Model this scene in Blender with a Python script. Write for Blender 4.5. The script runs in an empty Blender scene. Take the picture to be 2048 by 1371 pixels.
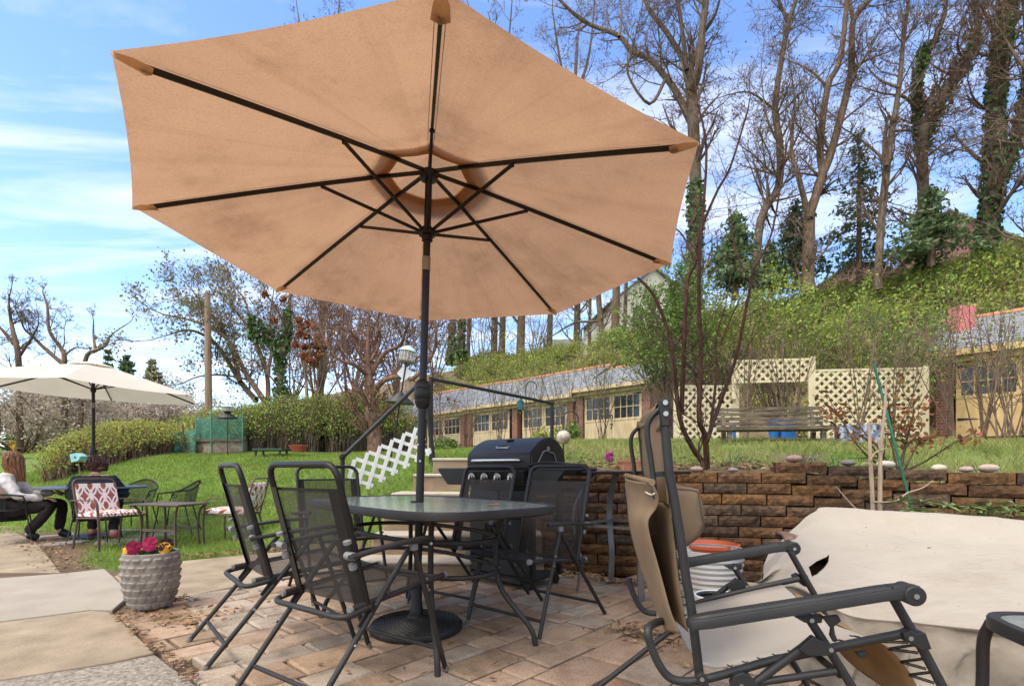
import bpy, bmesh, math, random
import numpy as np
from mathutils import Vector, Matrix, noise
S = bpy.context.scene
C = S.collection
F, Y0, H = 1038.0, 938.0, 0.885      # focal length in photo pixels, horizon row, eye height in metres
V = Vector
def P(px, py, d):
    return V(((px-1024)*d/F, d, H-(py-Y0)*d/F))
def G(px, py, z=0.0):
    return P(px, py, (H-z)*F/(py-Y0))
def rng_(s): return random.Random(s)

# ------------------------------------------------------------------ mesh builder
def fillet(pts, r, n=5, closed=False):
    pts = [V(p) for p in pts]; out = []; N = len(pts)
    for i, p in enumerate(pts):
        if not closed and i in (0, N-1): out.append(p); continue
        a = pts[i-1]; b = pts[(i+1) % N]
        da = a-p; db = b-p
        ra = min(r, da.length*0.48); rb = min(r, db.length*0.48)
        A = p+da.normalized()*ra; B = p+db.normalized()*rb
        for k in range(n+1):
            t = k/n
            out.append(A*(1-t)**2+p*2*t*(1-t)+B*t*t)
    return out
def spline(pts, n=6):
    pts = [V(p) for p in pts]
    if len(pts) < 3: return pts
    out = []
    for i in range(len(pts)-1):
        p0 = pts[max(i-1, 0)]; p1 = pts[i]; p2 = pts[i+1]; p3 = pts[min(i+2, len(pts)-1)]
        for k in range(n):
            t = k/n
            out.append(0.5*((2*p1)+(p2-p0)*t+(2*p0-5*p1+4*p2-p3)*t*t+(3*p1-p0-3*p2+p3)*t**3))
    out.append(pts[-1]); return out

class MB:
    def __init__(s): s.v = []; s.f = []; s.mi = []; s.col = []; s.cm = 0; s.cc = None
    def mat(s, i): s.cm = i; return s
    def color(s, c): s.cc = c; return s
    def _f(s, f):
        s.f.append(f); s.mi.append(s.cm); s.col.append(s.cc)
    def quad(s, *ps):
        n = len(s.v); s.v += [tuple(p) for p in ps]; s._f(tuple(range(n, n+len(ps)))); return s
    def box(s, c, size, M=None):
        hx, hy, hz = size[0]/2, size[1]/2, size[2]/2; n = len(s.v)
        for x, y, z in ((-1,-1,-1),(1,-1,-1),(1,1,-1),(-1,1,-1),(-1,-1,1),(1,-1,1),(1,1,1),(-1,1,1)):
            p = V((x*hx, y*hy, z*hz))
            if M is not None: p = M @ p
            s.v.append(tuple(p+V(c)))
        for f in ((0,3,2,1),(4,5,6,7),(0,1,5,4),(1,2,6,5),(2,3,7,6),(3,0,4,7)):
            s._f(tuple(n+i for i in f))
        return s
    def beam(s, a, b, w, h, up=(0,0,1), ext=0.0):
        a = V(a); b = V(b); d = (b-a); L = d.length
        if L < 1e-6: return s
        d /= L; up = V(up); x = d.cross(up)
        if x.length < 1e-4: x = d.cross(V((1,0,0)))
        x.normalize(); z = x.cross(d)
        M = Matrix((x, d, z)).transposed()
        return s.box((a+b)/2, (w, L+2*ext, h), M)
    def tube(s, pts, r, n=8, closed=False, caps=True, flat=None):
        pts = [V(p) for p in pts]; N = len(pts)
        if not hasattr(r, '__len__'): r = [r]*N
        base = len(s.v); u = None
        for i, p in enumerate(pts):
            if closed: t = pts[(i+1) % N]-pts[i-1]
            else: t = pts[min(i+1, N-1)]-pts[max(i-1, 0)]
            if t.length < 1e-9: t = V((0,0,1))
            t.normalize()
            if u is None:
                u = t.cross(V((0,0,1)))
                if u.length < 0.05: u = t.cross(V((0,1,0)))
            u = u-t*u.dot(t)
            if u.length < 1e-6: u = t.orthogonal()
            u.normalize(); w = t.cross(u)
            for k in range(n):
                a = 2*math.pi*k/n
                s.v.append(tuple(p+(u*math.cos(a)+w*math.sin(a))*r[i]))
        M = N if closed else N-1
        for i in range(M):
            A = base+i*n; B = base+((i+1) % N)*n
            for k in range(n):
                k2 = (k+1) % n
                s._f((A+k, A+k2, B+k2, B+k))
        if caps and not closed and n > 3:
            s._f(tuple(base+k for k in reversed(range(n))))
            s._f(tuple(base+(N-1)*n+k for k in range(n)))
        return s
    def lathe(s, prof, c=(0,0,0), n=24, M=None, fn=None, close=True):
        base = len(s.v); c = V(c)
        for i, (r, z) in enumerate(prof):
            for k in range(n):
                a = 2*math.pi*k/n
                rr = fn(r, z, a) if fn else r
                p = V((rr*math.cos(a), rr*math.sin(a), z))
                if M is not None: p = M @ p
                s.v.append(tuple(p+c))
        for i in range(len(prof)-1):
            A = base+i*n; B = A+n
            for k in range(n):
                k2 = (k+1) % n; s._f((A+k, A+k2, B+k2, B+k))
        if close:
            if prof[0][0] > 1e-5: s._f(tuple(base+k for k in reversed(range(n))))
            if prof[-1][0] > 1e-5: s._f(tuple(base+(len(prof)-1)*n+k for k in range(n)))
        return s
    def prism(s, poly, off):
        """polygon (list of 3-D points) extruded by the vector off"""
        n = len(poly); b = len(s.v); off = V(off)
        s.v += [tuple(V(p)) for p in poly]+[tuple(V(p)+off) for p in poly]
        s._f(tuple(b+i for i in reversed(range(n)))); s._f(tuple(b+n+i for i in range(n)))
        for i in range(n):
            j = (i+1) % n; s._f((b+i, b+j, b+n+j, b+n+i))
        return s
    def grid(s, rows, wrap=False):
        b = len(s.v); R = len(rows); K = len(rows[0])
        for r in rows: s.v += [tuple(p) for p in r]
        for i in range(R-1):
            for k in range(K if wrap else K-1):
                k2 = (k+1) % K
                s._f((b+i*K+k, b+i*K+k2, b+(i+1)*K+k2, b+(i+1)*K+k))
        return s
    def build(s, name, mats, parent=None, smooth=True, angle=40, bevel=0.0, solid=0.0, sub=0, fixn=True):
        me = bpy.data.meshes.new(name)
        me.from_pydata(s.v, [], s.f)
        if not isinstance(mats, (list, tuple)): mats = [mats]
        for m in mats: me.materials.append(m)
        me.polygons.foreach_set('material_index', s.mi)
        if any(c is not None for c in s.col):
            at = me.color_attributes.new('Col', 'FLOAT_COLOR', 'CORNER')
            arr = []
            for f, c in zip(s.f, s.col):
                c = c or (1,1,1)
                arr += [c[0], c[1], c[2], 1.0]*len(f)
            at.data.foreach_set('color', arr)
        if fixn:
            bm = bmesh.new(); bm.from_mesh(me); bmesh.ops.recalc_face_normals(bm, faces=bm.faces); bm.to_mesh(me); bm.free()
        me.polygons.foreach_set('use_smooth', [smooth]*len(me.polygons))
        if smooth: me.set_sharp_from_angle(angle=math.radians(angle))
        o = bpy.data.objects.new(name, me); C.objects.link(o)
        if solid:
            m = o.modifiers.new('solid', 'SOLIDIFY'); m.thickness = solid; m.offset = 0
        if bevel:
            m = o.modifiers.new('bevel', 'BEVEL'); m.width = bevel; m.segments = 2; m.limit_method = 'ANGLE'; m.angle_limit = math.radians(35)
        if sub:
            m = o.modifiers.new('sub', 'SUBSURF'); m.levels = sub; m.render_levels = sub
        if parent is not None: attach(o, parent)
        return o
def attach(o, parent):
    o.parent = parent
    if parent.parent is not None:
        o.matrix_parent_inverse = (parent.parent.matrix_basis @ parent.matrix_parent_inverse @ parent.matrix_basis).inverted()
    else:
        o.matrix_parent_inverse = parent.matrix_basis.inverted()
def tag(o, label=None, cat=None, group=None, kind=None):
    if label: o['label'] = label
    if cat: o['category'] = cat
    if group: o['group'] = group
    if kind: o['kind'] = kind
    return o
def thing(name, label, cat, loc=(0,0,0), group=None, rz=0.0):
    o = bpy.data.objects.new(name, None); C.objects.link(o)
    o.empty_display_size = 0.1
    o.location = loc; o.rotation_euler = (0,0,rz)
    o.matrix_basis = Matrix.Translation(V(loc)) @ Matrix.Rotation(rz, 4, 'Z')
    return tag(o, label, cat, group)
def kids(o): return [c for c in bpy.data.objects if c.parent == o]
def dup(root, loc, rz=0.0, label=None, group=None, scale=1.0):
    r = root.copy(); C.objects.link(r)
    r.matrix_basis = Matrix.Translation(V(loc)) @ Matrix.Rotation(rz, 4, 'Z') @ Matrix.Diagonal((scale, scale, scale, 1)) if not isinstance(scale, tuple) else Matrix.Translation(V(loc)) @ Matrix.Rotation(rz, 4, 'Z') @ Matrix.Diagonal((*scale, 1))
    if label: r['label'] = label
    if group: r['group'] = group
    for ch in kids(root):
        c = ch.copy(); C.objects.link(c); c.parent = r
        for g in kids(ch):
            d = g.copy(); C.objects.link(d); d.parent = c
    return r
def np_mesh(name, verts, faces, mat, parent=None, smooth=False, cols=None):
    """verts Nx3, faces MxK, one K for all"""
    verts = np.asarray(verts, np.float32); faces = np.asarray(faces, np.int32)
    me = bpy.data.meshes.new(name); M, K = faces.shape
    me.vertices.add(len(verts)); me.vertices.foreach_set('co', verts.ravel())
    me.loops.add(M*K); me.loops.foreach_set('vertex_index', faces.ravel())
    me.polygons.add(M); me.polygons.foreach_set('loop_start', np.arange(0, M*K, K, dtype=np.int32))
    me.polygons.foreach_set('use_smooth', np.full(M, smooth))
    me.update(calc_edges=True); me.validate()
    for m in (mat if isinstance(mat, (list, tuple)) else [mat]): me.materials.append(m)
    if cols is not None:
        at = me.color_attributes.new('Col', 'FLOAT_COLOR', 'POINT')
        at.data.foreach_set('color', np.asarray(cols, np.float32).ravel())
    o = bpy.data.objects.new(name, me); C.objects.link(o)
    if parent is not None: attach(o, parent)
    return o
def leaf_arrays(cent, size, rs, elong=1.8, up=0.0, jitter=0.6):
    """one folded rhombus leaf per centre: returns verts, quads"""
    N = len(cent)
    d = rs.normal(size=(N,3)); d[:,2] += up; d /= np.linalg.norm(d, axis=1)[:,None]
    q = rs.normal(size=(N,3)); w = np.cross(d, q); w /= np.linalg.norm(w, axis=1)[:,None]+1e-9
    sz = size*(1+jitter*rs.uniform(-1,1,size=N))
    L = (d.T*sz*elong/2).T; W = (w.T*sz/2).T
    v = np.empty((N,4,3)); v[:,0] = cent-L; v[:,1] = cent+W; v[:,2] = cent+L; v[:,3] = cent-W
    f = np.arange(4*N).reshape(N,4)
    return v.reshape(-1,3), f

# ------------------------------------------------------------------ materials
def _nodes(name):
    m = bpy.data.materials.new(name); m.use_nodes = True
    nt = m.node_tree; nt.nodes.clear()
    out = nt.nodes.new('ShaderNodeOutputMaterial')
    return m, nt, out
def N_(nt, t, **kw):
    n = nt.nodes.new(t)
    for k, v in kw.items():
        if k.startswith('_'): setattr(n, k[1:], v)
        else: n.inputs[k.replace('__', ' ')].default_value = v
    return n
def noise_node(nt, scale, detail=4, rough=0.55, coord='Object', stretch=None):
    tc = nt.nodes.new('ShaderNodeTexCoord')
    n = N_(nt, 'ShaderNodeTexNoise', Scale=scale, Detail=detail, Roughness=rough)
    if stretch:
        mp = nt.nodes.new('ShaderNodeMapping'); mp.inputs['Scale'].default_value = stretch
        nt.links.new(tc.outputs[coord], mp.inputs[0]); nt.links.new(mp.outputs[0], n.inputs['Vector'])
    else: nt.links.new(tc.outputs[coord], n.inputs['Vector'])
    return n
def ramp(nt, src, stops):
    r = nt.nodes.new('ShaderNodeValToRGB'); el = r.color_ramp.elements
    while len(el) < len(stops): el.new(0.5)
    for e, (p, c) in zip(el, stops):
        e.position = p; e.color = (*c, 1) if len(c) == 3 else c
    nt.links.new(src, r.inputs[0]); return r
def mixc(nt, fac, a, b, blend='MIX'):
    m = nt.nodes.new('ShaderNodeMix'); m.data_type = 'RGBA'; m.blend_type = blend
    for sock, val in ((m.inputs[0], fac), (m.inputs[6], a), (m.inputs[7], b)):
        if hasattr(val, 'links') or hasattr(val, 'is_output'): nt.links.new(val, sock)
        elif isinstance(val, (int, float)): sock.default_value = val
        else: sock.default_value = (*val, 1) if len(val) == 3 else val
    return m.outputs[2]
def sc(c, k): return tuple(min(1, x*k) for x in c)
def mat(name, base, rough=0.7, var=0.18, scale=6, metal=0.0, bump=0.0, bscale=None, spec=0.4, detail=5,
        base2=None, vcol=False, island=0.0, trans=0.0, stretch=None, alpha=None, coat=0.0):
    m, nt, out = _nodes(name); L = nt.links
    p = nt.nodes.new('ShaderNodeBsdfPrincipled')
    p.inputs['Roughness'].default_value = rough; p.inputs['Metallic'].default_value = metal
    p.inputs['Specular IOR Level'].default_value = spec
    if coat: p.inputs['Coat Weight'].default_value = coat
    n = noise_node(nt, scale, detail, stretch=stretch)
    c2 = base2 or sc(base, 1+var)
    r = ramp(nt, n.outputs['Fac'], [(0.3, sc(base, 1-var)), (0.7, c2)])
    col = r.outputs[0]
    if vcol:
        at = nt.nodes.new('ShaderNodeVertexColor'); at.layer_name = 'Col'
        col = mixc(nt, 1.0, at.outputs['Color'], col, 'MULTIPLY')
    if island:
        g = nt.nodes.new('ShaderNodeNewGeometry')
        r2 = ramp(nt, g.outputs['Random Per Island'], [(0, (1-island,)*3), (1, (1+island,)*3)])
        hs = N_(nt, 'ShaderNodeHueSaturation'); L.new(col, hs.inputs['Color'])
        mr = N_(nt, 'ShaderNodeMapRange'); mr.inputs[3].default_value = 0.47; mr.inputs[4].default_value = 0.53
        L.new(g.outputs['Random Per Island'], mr.inputs[0]); L.new(mr.outputs[0], hs.inputs['Hue'])
        mv = N_(nt, 'ShaderNodeMapRange'); mv.inputs[3].default_value = 1-island; mv.inputs[4].default_value = 1+island
        ml = N_(nt, 'ShaderNodeMath', _operation='MULTIPLY'); L.new(g.outputs['Random Per Island'], ml.inputs[0]); ml.inputs[1].default_value = 7.31
        fr = N_(nt, 'ShaderNodeMath', _operation='FRACT'); L.new(ml.outputs[0], fr.inputs[0])
        L.new(fr.outputs[0], mv.inputs[0]); L.new(mv.outputs[0], hs.inputs['Value'])
        nt.nodes.remove(r2); col = hs.outputs[0]
    L.new(col, p.inputs['Base Color'])
    if bump:
        bn = noise_node(nt, bscale or scale*6, 6, 0.65, stretch=stretch)
        b = N_(nt, 'ShaderNodeBump', Strength=bump, Distance=0.01); L.new(bn.outputs['Fac'], b.inputs['Height'])
        L.new(b.outputs[0], p.inputs['Normal'])
    sh = p.outputs[0]
    if trans:
        t = nt.nodes.new('ShaderNodeBsdfTranslucent'); L.new(col, t.inputs[0])
        mx = N_(nt, 'ShaderNodeMixShader', Fac=trans); L.new(sh, mx.inputs[1]); L.new(t.outputs[0], mx.inputs[2]); sh = mx.outputs[0]
    if alpha is not None:
        t = nt.nodes.new('ShaderNodeBsdfTransparent')
        mx = N_(nt, 'ShaderNodeMixShader', Fac=alpha); L.new(t.outputs[0], mx.inputs[1]); L.new(sh, mx.inputs[2]); sh = mx.outputs[0]
    L.new(sh, out.inputs[0])
    return m
# ------------------------------------------------------------------ camera, sky, sun
cam = bpy.data.cameras.new('camera'); camo = bpy.data.objects.new('camera', cam); C.objects.link(camo)
camo.location = (0,0,H); camo.rotation_euler = (math.radians(90),0,0)
cam.sensor_fit = 'HORIZONTAL'; cam.sensor_width = 36.0; cam.lens = 36.0*F/2048
cam.shift_y = (Y0-685.5)/2048; cam.clip_start = 0.05; cam.clip_end = 3000
S.camera = camo
S.view_settings.view_transform = 'Standard'; S.view_settings.look = 'None'; S.view_settings.gamma = 1
S.view_settings.exposure = 1.36
S.render.engine = 'CYCLES'
S.cycles.max_bounces = 8; S.cycles.transparent_max_bounces = 12; S.cycles.caustics_reflective = False; S.cycles.caustics_refractive = False
S.cycles.use_denoising = True
w = bpy.data.worlds.new('World'); S.world = w; w.use_nodes = True
nt = w.node_tree; nt.nodes.clear(); L = nt.links
SUN_EL, SUN_AZ = math.radians(60), math.radians(240)
sky = nt.nodes.new('ShaderNodeTexSky'); sky.sky_type = 'NISHITA'; sky.sun_disc = False
sky.sun_elevation = SUN_EL; sky.sun_rotation = SUN_AZ
sky.air_density = 1.0; sky.dust_density = 0.1; sky.ozone_density = 2.0
tc = nt.nodes.new('ShaderNodeTexCoord')
# thin streaks of cirrus: noise on a plane high above, reached by dividing by the ray's height
sx = nt.nodes.new('ShaderNodeSeparateXYZ'); L.new(tc.outputs['Generated'], sx.inputs[0])
mz = N_(nt, 'ShaderNodeMath', _operation='MAXIMUM'); L.new(sx.outputs[2], mz.inputs[0]); mz.inputs[1].default_value = 0.03
def div(o):
    d = N_(nt, 'ShaderNodeMath', _operation='DIVIDE'); L.new(o, d.inputs[0]); L.new(mz.outputs[0], d.inputs[1]); return d.outputs[0]
cb = nt.nodes.new('ShaderNodeCombineXYZ'); L.new(div(sx.outputs[0]), cb.inputs[0]); L.new(div(sx.outputs[1]), cb.inputs[1])
mp = nt.nodes.new('ShaderNodeMapping'); L.new(cb.outputs[0], mp.inputs[0])
mp.inputs['Rotation'].default_value = (0,0,math.radians(-28)); mp.inputs['Scale'].default_value = (0.38,1.5,1)
cn = N_(nt, 'ShaderNodeTexNoise', Scale=1.15, Detail=7, Roughness=0.58, Distortion=0.7); L.new(mp.outputs[0], cn.inputs['Vector'])
cr = ramp(nt, cn.outputs['Fac'], [(0.44, (0,0,0)), (0.70, (0.85,)*3)])
el = nt.nodes.new('ShaderNodeMapRange'); L.new(sx.outputs[2], el.inputs[0])
el.inputs[1].default_value = 0.0; el.inputs[2].default_value = 0.30; el.inputs[3].default_value = 0.22; el.inputs[4].default_value = 0.0
mxf = N_(nt, 'ShaderNodeMath', _operation='MAXIMUM'); L.new(cr.outputs[0], mxf.inputs[0]); L.new(el.outputs[0], mxf.inputs[1])
# bright cloud veil added overhead behind the camera, out of view, as fill light
vd = nt.nodes.new('ShaderNodeVectorMath'); vd.operation = 'DOT_PRODUCT'; L.new(tc.outputs['Generated'], vd.inputs[0]); vd.inputs[1].default_value = V((-0.25,-0.42,0.87)).normalized()
vm = nt.nodes.new('ShaderNodeMapRange'); L.new(vd.outputs['Value'], vm.inputs[0]); vm.inputs[1].default_value = 0.42; vm.inputs[2].default_value = 0.95; vm.inputs[3].default_value = 0.0; vm.inputs[4].default_value = 0.9
vm.interpolation_type = 'SMOOTHSTEP'
mx2 = N_(nt, 'ShaderNodeMath', _operation='MAXIMUM'); L.new(mxf.outputs[0], mx2.inputs[0]); L.new(vm.outputs[0], mx2.inputs[1])
ccol = mixc(nt, vm.outputs[0], (4.3,4.4,4.75), (13.5,12.6,11.2))
hsv = N_(nt, 'ShaderNodeHueSaturation', Hue=0.508, Saturation=1.1, Value=1.18); L.new(sky.outputs[0], hsv.inputs['Color'])
col = mixc(nt, mx2.outputs[0], hsv.outputs[0], ccol)
bg = nt.nodes.new('ShaderNodeBackground'); L.new(col, bg.inputs[0]); bg.inputs[1].default_value = 0.12
ow = nt.nodes.new('ShaderNodeOutputWorld'); L.new(bg.outputs[0], ow.inputs[0])
sd = bpy.data.lights.new('sun', 'SUN'); sd.energy = 0.85; sd.angle = math.radians(14); sd.color = (1,0.91,0.79)
so = bpy.data.objects.new('sun', sd); C.objects.link(so)
sv = V((math.sin(SUN_AZ)*math.cos(SUN_EL), math.cos(SUN_AZ)*math.cos(SUN_EL), math.sin(SUN_EL)))
so.rotation_euler = sv.to_track_quat('Z', 'Y').to_euler(); so.location = sv*30
# ------------------------------------------------------------------ terrain
WALL = [(-0.25,4.95),(0.5,4.45),(1.3,4.22),(2.36,3.97),(3.29,3.5),(4.4,2.8),(6.2,1.5)]
_wx = np.array([p[0] for p in WALL]); _wy = np.array([p[1] for p in WALL])
def sstep(a, b, x):
    t = np.clip((x-a)/(b-a), 0, 1); return t*t*(3-2*t)
def ground_np(x, y):
    x = np.asarray(x, float); y = np.asarray(y, float)
    yw = np.interp(x, _wx, _wy)
    db = np.maximum(y-yw-0.05, 0)
    db = np.maximum(y-np.maximum(yw, 4.0)-0.05, 0)
    terr = 0.86+0.115*np.minimum(db, 3.5)+0.052*np.clip(db-3.5, 0, 7)-0.1*sstep(2.0, 3.3, x)*(1-sstep(0.3, 2.5, db))
    slope = np.interp(x, [-20,-9,-4,-3,-2,-1.2,-0.6], [0.20,0.30,0.27,0.23,0.36,0.66,0.72])
    ye = np.interp(x, [-40,-20,-14,-9,-6.5,-5,-3.5,-2.6,-2.0,-1.0], [24,16,11.5,8.8,8.5,8.0,6.9,5.7,5.0,4.2])
    raw = np.maximum(slope*(y-ye), 0)
    cap = 1.0+0.035*np.maximum(y-5.5, 0)
    k = 0.12
    lawn = np.minimum(raw, cap)-k*np.exp(-np.abs(raw-cap)/0.25)*np.minimum(raw,1)
    lawn = lawn-0.10*(1-sstep(-4.2, -2.6, x))*sstep(4.0, 5.2, y)*(1-np.clip(raw/0.5, 0, 1))
    t2 = np.where(y > yw+0.12, 1.0, 0.0)
    right = terr*t2
    z = np.where(x > -0.25, right, lawn)
    far = sstep(6, 9, y)
    z = np.where(y > 6, (lawn*(1-sstep(-2.5, 1.5, x))+terr*sstep(-2.5, 1.5, x))*far+z*(1-far), z)
    s = ((x-4.5)+(y-20))*0.7071
    hill = 0.66*np.clip(s-2.2, 0, 12)+0.04*np.clip(s-14.2, 0, 60)
    z = z+hill
    z += 0.02*np.sin(x*1.7+y*0.9)*sstep(5, 8, y)+0.012*np.sin(x*4.1-y*3.3)*sstep(5, 7, y)
    return z
def gz(x, y): return float(ground_np(np.array([x]), np.array([y]))[0])
def T(px, d):
    x = (px-1024)*d/F; return V((x, d, gz(x, d)))
def axis(a): return np.unique(np.round(np.concatenate(a), 4))
xs = axis([-10**np.linspace(2.75, 1.31, 40), np.arange(-20, -6.5, .5), np.arange(-6.5, 5, .09), np.arange(5, 20, .5), 10**np.linspace(1.31, 2.75, 34)])
ys = axis([np.array([-30,-20,-12,-8,-5,-4]), np.arange(-3, 9, .09), np.arange(9, 55, .55), 10**np.linspace(1.745, 2.95, 34)])
XX, YY = np.meshgrid(xs, ys); ZZ = ground_np(XX, YY)
yw = np.interp(XX, _wx, _wy)
flat = (ZZ < 0.005) & (XX > -3.6)
ZZ = np.where(flat & (YY < 8), ZZ-0.02, ZZ)
def vnoise(x, y, s, seed=0):
    o = np.zeros_like(x)
    r = np.random.RandomState(seed)
    for i in range(7):
        a = r.uniform(0, 6.28); k = s*(0.6+r.uniform()*1.2); o += np.sin((x*np.cos(a)+y*np.sin(a))*k+r.uniform(0, 6.28)+1.3*np.sin((x*np.sin(a)-y*np.cos(a))*k*0.7))
    return o/7
soil = np.array([0.17,0.115,0.075]); lawn = np.array([0.13,0.21,0.035]); dry = np.array([0.30,0.23,0.13]); litter = np.array([0.22,0.16,0.105])
gcol = np.zeros((*XX.shape, 4)); gcol[..., 3] = 1
nz = vnoise(XX, YY, 3.0, 1)+0.6*vnoise(XX, YY, 9.0, 2)
YL = np.interp(XX, [-40,-9,-6.5,-5.4,-4.5,-3.65,-3.2,-2.5,-1.3,-0.4], [7.6,7.6,7.9,6.7,5.45,4.85,5.05,5.75,4.75,4.3])
isl = np.maximum(sstep(-0.05, 0.12, YY-YL+0.09*nz)*(XX <= -0.3), (XX > -0.3)*sstep(0.0, 0.12, ZZ))
sd_ = ((XX-4.5)+(YY-20))*0.7071
base = lawn[None,None]*(1-0.25*sstep(0.1,0.6,nz))[..., None]+dry[None,None]*(0.28*sstep(0.1,0.6,nz))[..., None]
terrmask = ((XX > -0.3) & (YY < 13)).astype(float)*0.55
patch = np.clip(terrmask*sstep(-0.35, 0.35, nz+0.35*(1-sstep(0.1, 1.6, YY-yw))), 0, 1)
base = base*(1-patch[..., None])+(soil*0.45+dry*0.6)[None,None]*patch[..., None]
edge = (1-sstep(0.15, 0.8, YY-yw))*(XX > -0.3)*(YY > yw-0.1)
base = base*(1-edge[..., None]*0.8)+soil*edge[..., None]*0.8
hm = sstep(0.5, 3.5, sd_)
base = base*(1-hm[..., None])+litter*hm[..., None]
gcol[..., :3] = soil*(1-isl[..., None])+base*isl[..., None]
R_, K_ = XX.shape
idx = np.arange(R_*K_).reshape(R_, K_)
fc = np.stack([idx[:-1,:-1], idx[:-1,1:], idx[1:,1:], idx[1:,:-1]], -1).reshape(-1, 4)
m_ground = mat('ground', (0.85,)*3, rough=0.95, var=0.3, scale=1.8, bump=0.5, bscale=22, spec=0.15, vcol=True, detail=10)
go = np_mesh('ground', np.stack([XX, YY, ZZ], -1).reshape(-1, 3), fc, m_ground, smooth=True, cols=gcol.reshape(-1, 4))
tag(go, kind='structure')

# ------------------------------------------------------------------ concrete slabs of the path
def slab(name, pts, z, m, d=0.03, bevel=0.006):
    mb = MB(); P3 = [V((p.x, p.y, z)) for p in pts]
    mb.prism(P3, (0,0,-d))
    o = mb.build(name, m, bevel=bevel); tag(o, kind='structure'); return o
m_conc_g = mat('grey concrete', (0.32,0.28,0.225), rough=0.9, var=0.12, scale=3, bump=0.25, bscale=90, spec=0.2, detail=9)
m_conc_t = mat('tan concrete', (0.29,0.225,0.155), rough=0.92, var=0.22, scale=4, bump=0.6, bscale=70, spec=0.15, detail=10, base2=(0.37,0.295,0.21))
m_conc_p = mat('pebble concrete', (0.29,0.25,0.205), rough=0.95, var=0.5, scale=60, bump=0.9, bscale=90, spec=0.2, detail=3)
slab('path', [G(*p) for p in ((-420,1190),(130,1148),(209,1139),(228,1156),(262,1190),(225,1222),(183,1221),(0,1245),(-420,1300))], 0.012, m_conc_g)
slab('path', [G(*p) for p in ((-700,1340),(-420,1303),(0,1247),(183,1223),(225,1226),(309,1308),(224,1327),(0,1362),(-600,1470))], 0.010, m_conc_t)
slab('path', [G(*p) for p in ((-600,1474),(0,1364),(224,1329),(310,1311),(396,1375),(520,1480),(700,1700),(-200,1750))], 0.008, m_conc_p)
slab('path', [G(*p) for p in ((228,1152),(345,1124),(470,1112),(572,1103),(690,1100),(790,1097),(770,1122),(700,1134),(477,1172),(354,1196),(300,1196),(250,1170))], 0.006, m_conc_t)
slab('path', [G(*p, -0.08) for p in ((-500,1188),(121,1145),(100,1117),(71,1083),(37,1067),(52,1052),(20,1040),(-300,1040),(-700,1060))], -0.078, m_conc_t)

# flagstones under the bistro table
rg = rng_(5); mb = MB()
for i in range(5):
    for j in range(4):
        cx = -7.6+i*0.75+rg.uniform(-.1,.1); cy = 7.0+j*0.7+rg.uniform(-.1,.1)
        if gz(cx, cy) > -0.06 or cx > -5.0: continue
        c = rg.choice([(0.34,0.29,0.24),(0.30,0.27,0.24),(0.38,0.31,0.25)])
        mb.color(c)
        n = 6; pts = [V((cx+0.36*math.cos(a+rg.uniform(-.25,.25))*rg.uniform(.85,1.05), cy+0.34*math.sin(a+rg.uniform(-.25,.25)), -0.082)) for a in [k*math.tau/n for k in range(n)]]
        mb.prism(pts, (0,0,-0.04))
m_flag = mat('flagstone', (0.9,)*3, rough=0.9, var=0.2, scale=5, bump=0.4, vcol=True)
tag(mb.build('pavement', m_flag, bevel=0.008), kind='structure')

# ------------------------------------------------------------------ paver patio: every tile has its own colour, lying on a sand bed
A0 = V((-2.444,3.168,0)); U = V((0.742,-0.670,0)); W_ = V((0.670,0.742,0))
rg = rng_(11); mb = MB()
pal = [(0.40,0.285,0.195),(0.44,0.32,0.23),(0.40,0.33,0.255),(0.37,0.30,0.23),(0.35,0.235,0.15),(0.42,0.30,0.21),(0.38,0.27,0.18),(0.41,0.335,0.26)]
u = -0.14; row = 0
while u < 5.2:
    wd = rg.choice([0.16,0.2,0.235]); v = -rg.uniform(0, 0.25); first = True
    while v < 6.6:
        ln = rg.choice([0.17,0.22,0.26,0.32,0.36]); v0 = max(v, 0.0); v1 = v+ln; v += ln
        if v1-v0 < 0.08: continue
        c = A0+U*(u+wd/2)+W_*((v0+v1)/2)
        ywc = float(np.interp(c.x, _wx, _wy))
        if c.y > ywc-0.05 or c.y > 4.75 or (c.x < -0.1 and c.y > 4.32+0.3*(-1.0-c.x)*0) or c.y < 0.2: continue
        if u < 0.0 and (v0+v1)/2 < 0.38: continue
        g = 0.006; z = 0.014+rg.uniform(-0.003, 0.003)
        col = sc(rg.choice(pal), rg.uniform(1.0, 1.3)); mb.color(col)
        top = []; bot = []
        j = lambda: rg.uniform(-0.004, 0.004)
        tx, ty = rg.uniform(-.004,.004), rg.uniform(-.004,.004)
        cs = []
        for a, b in ((u+g, v0+g), (u+wd-g, v0+g), (u+wd-g, v1-g), (u+g, v1-g)):
            cs.append((a+j(), b+j()))
        rim = []
        n0 = len(mb.v)
        ins = 0.012
        ca = sum(q[0] for q in cs)/4; cbb = sum(q[1] for q in cs)/4
        for (a, b) in cs:
            p = A0+U*a+W_*b; mb.v.append((p.x, p.y, -0.02))
        for (a, b) in cs:
            p = A0+U*a+W_*b; mb.v.append((p.x, p.y, z-0.007))
        for (a, b) in cs:
            a2 = a+(ins if a < ca else -ins); b2 = b+(ins if b < cbb else -ins)
            p = A0+U*a2+W_*b2; mb.v.append((p.x, p.y, z+tx*(1 if a < ca else -1)+ty*(1 if b < cbb else -1)))
        for k in range(4):
            k2 = (k+1) % 4
            mb._f((n0+k, n0+k2, n0+4+k2, n0+4+k)); mb._f((n0+4+k, n0+4+k2, n0+8+k2, n0+8+k))
        mb._f((n0+8, n0+9, n0+10, n0+11))
    u += wd
m, nt, out = _nodes('paver'); L = nt.links
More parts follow.
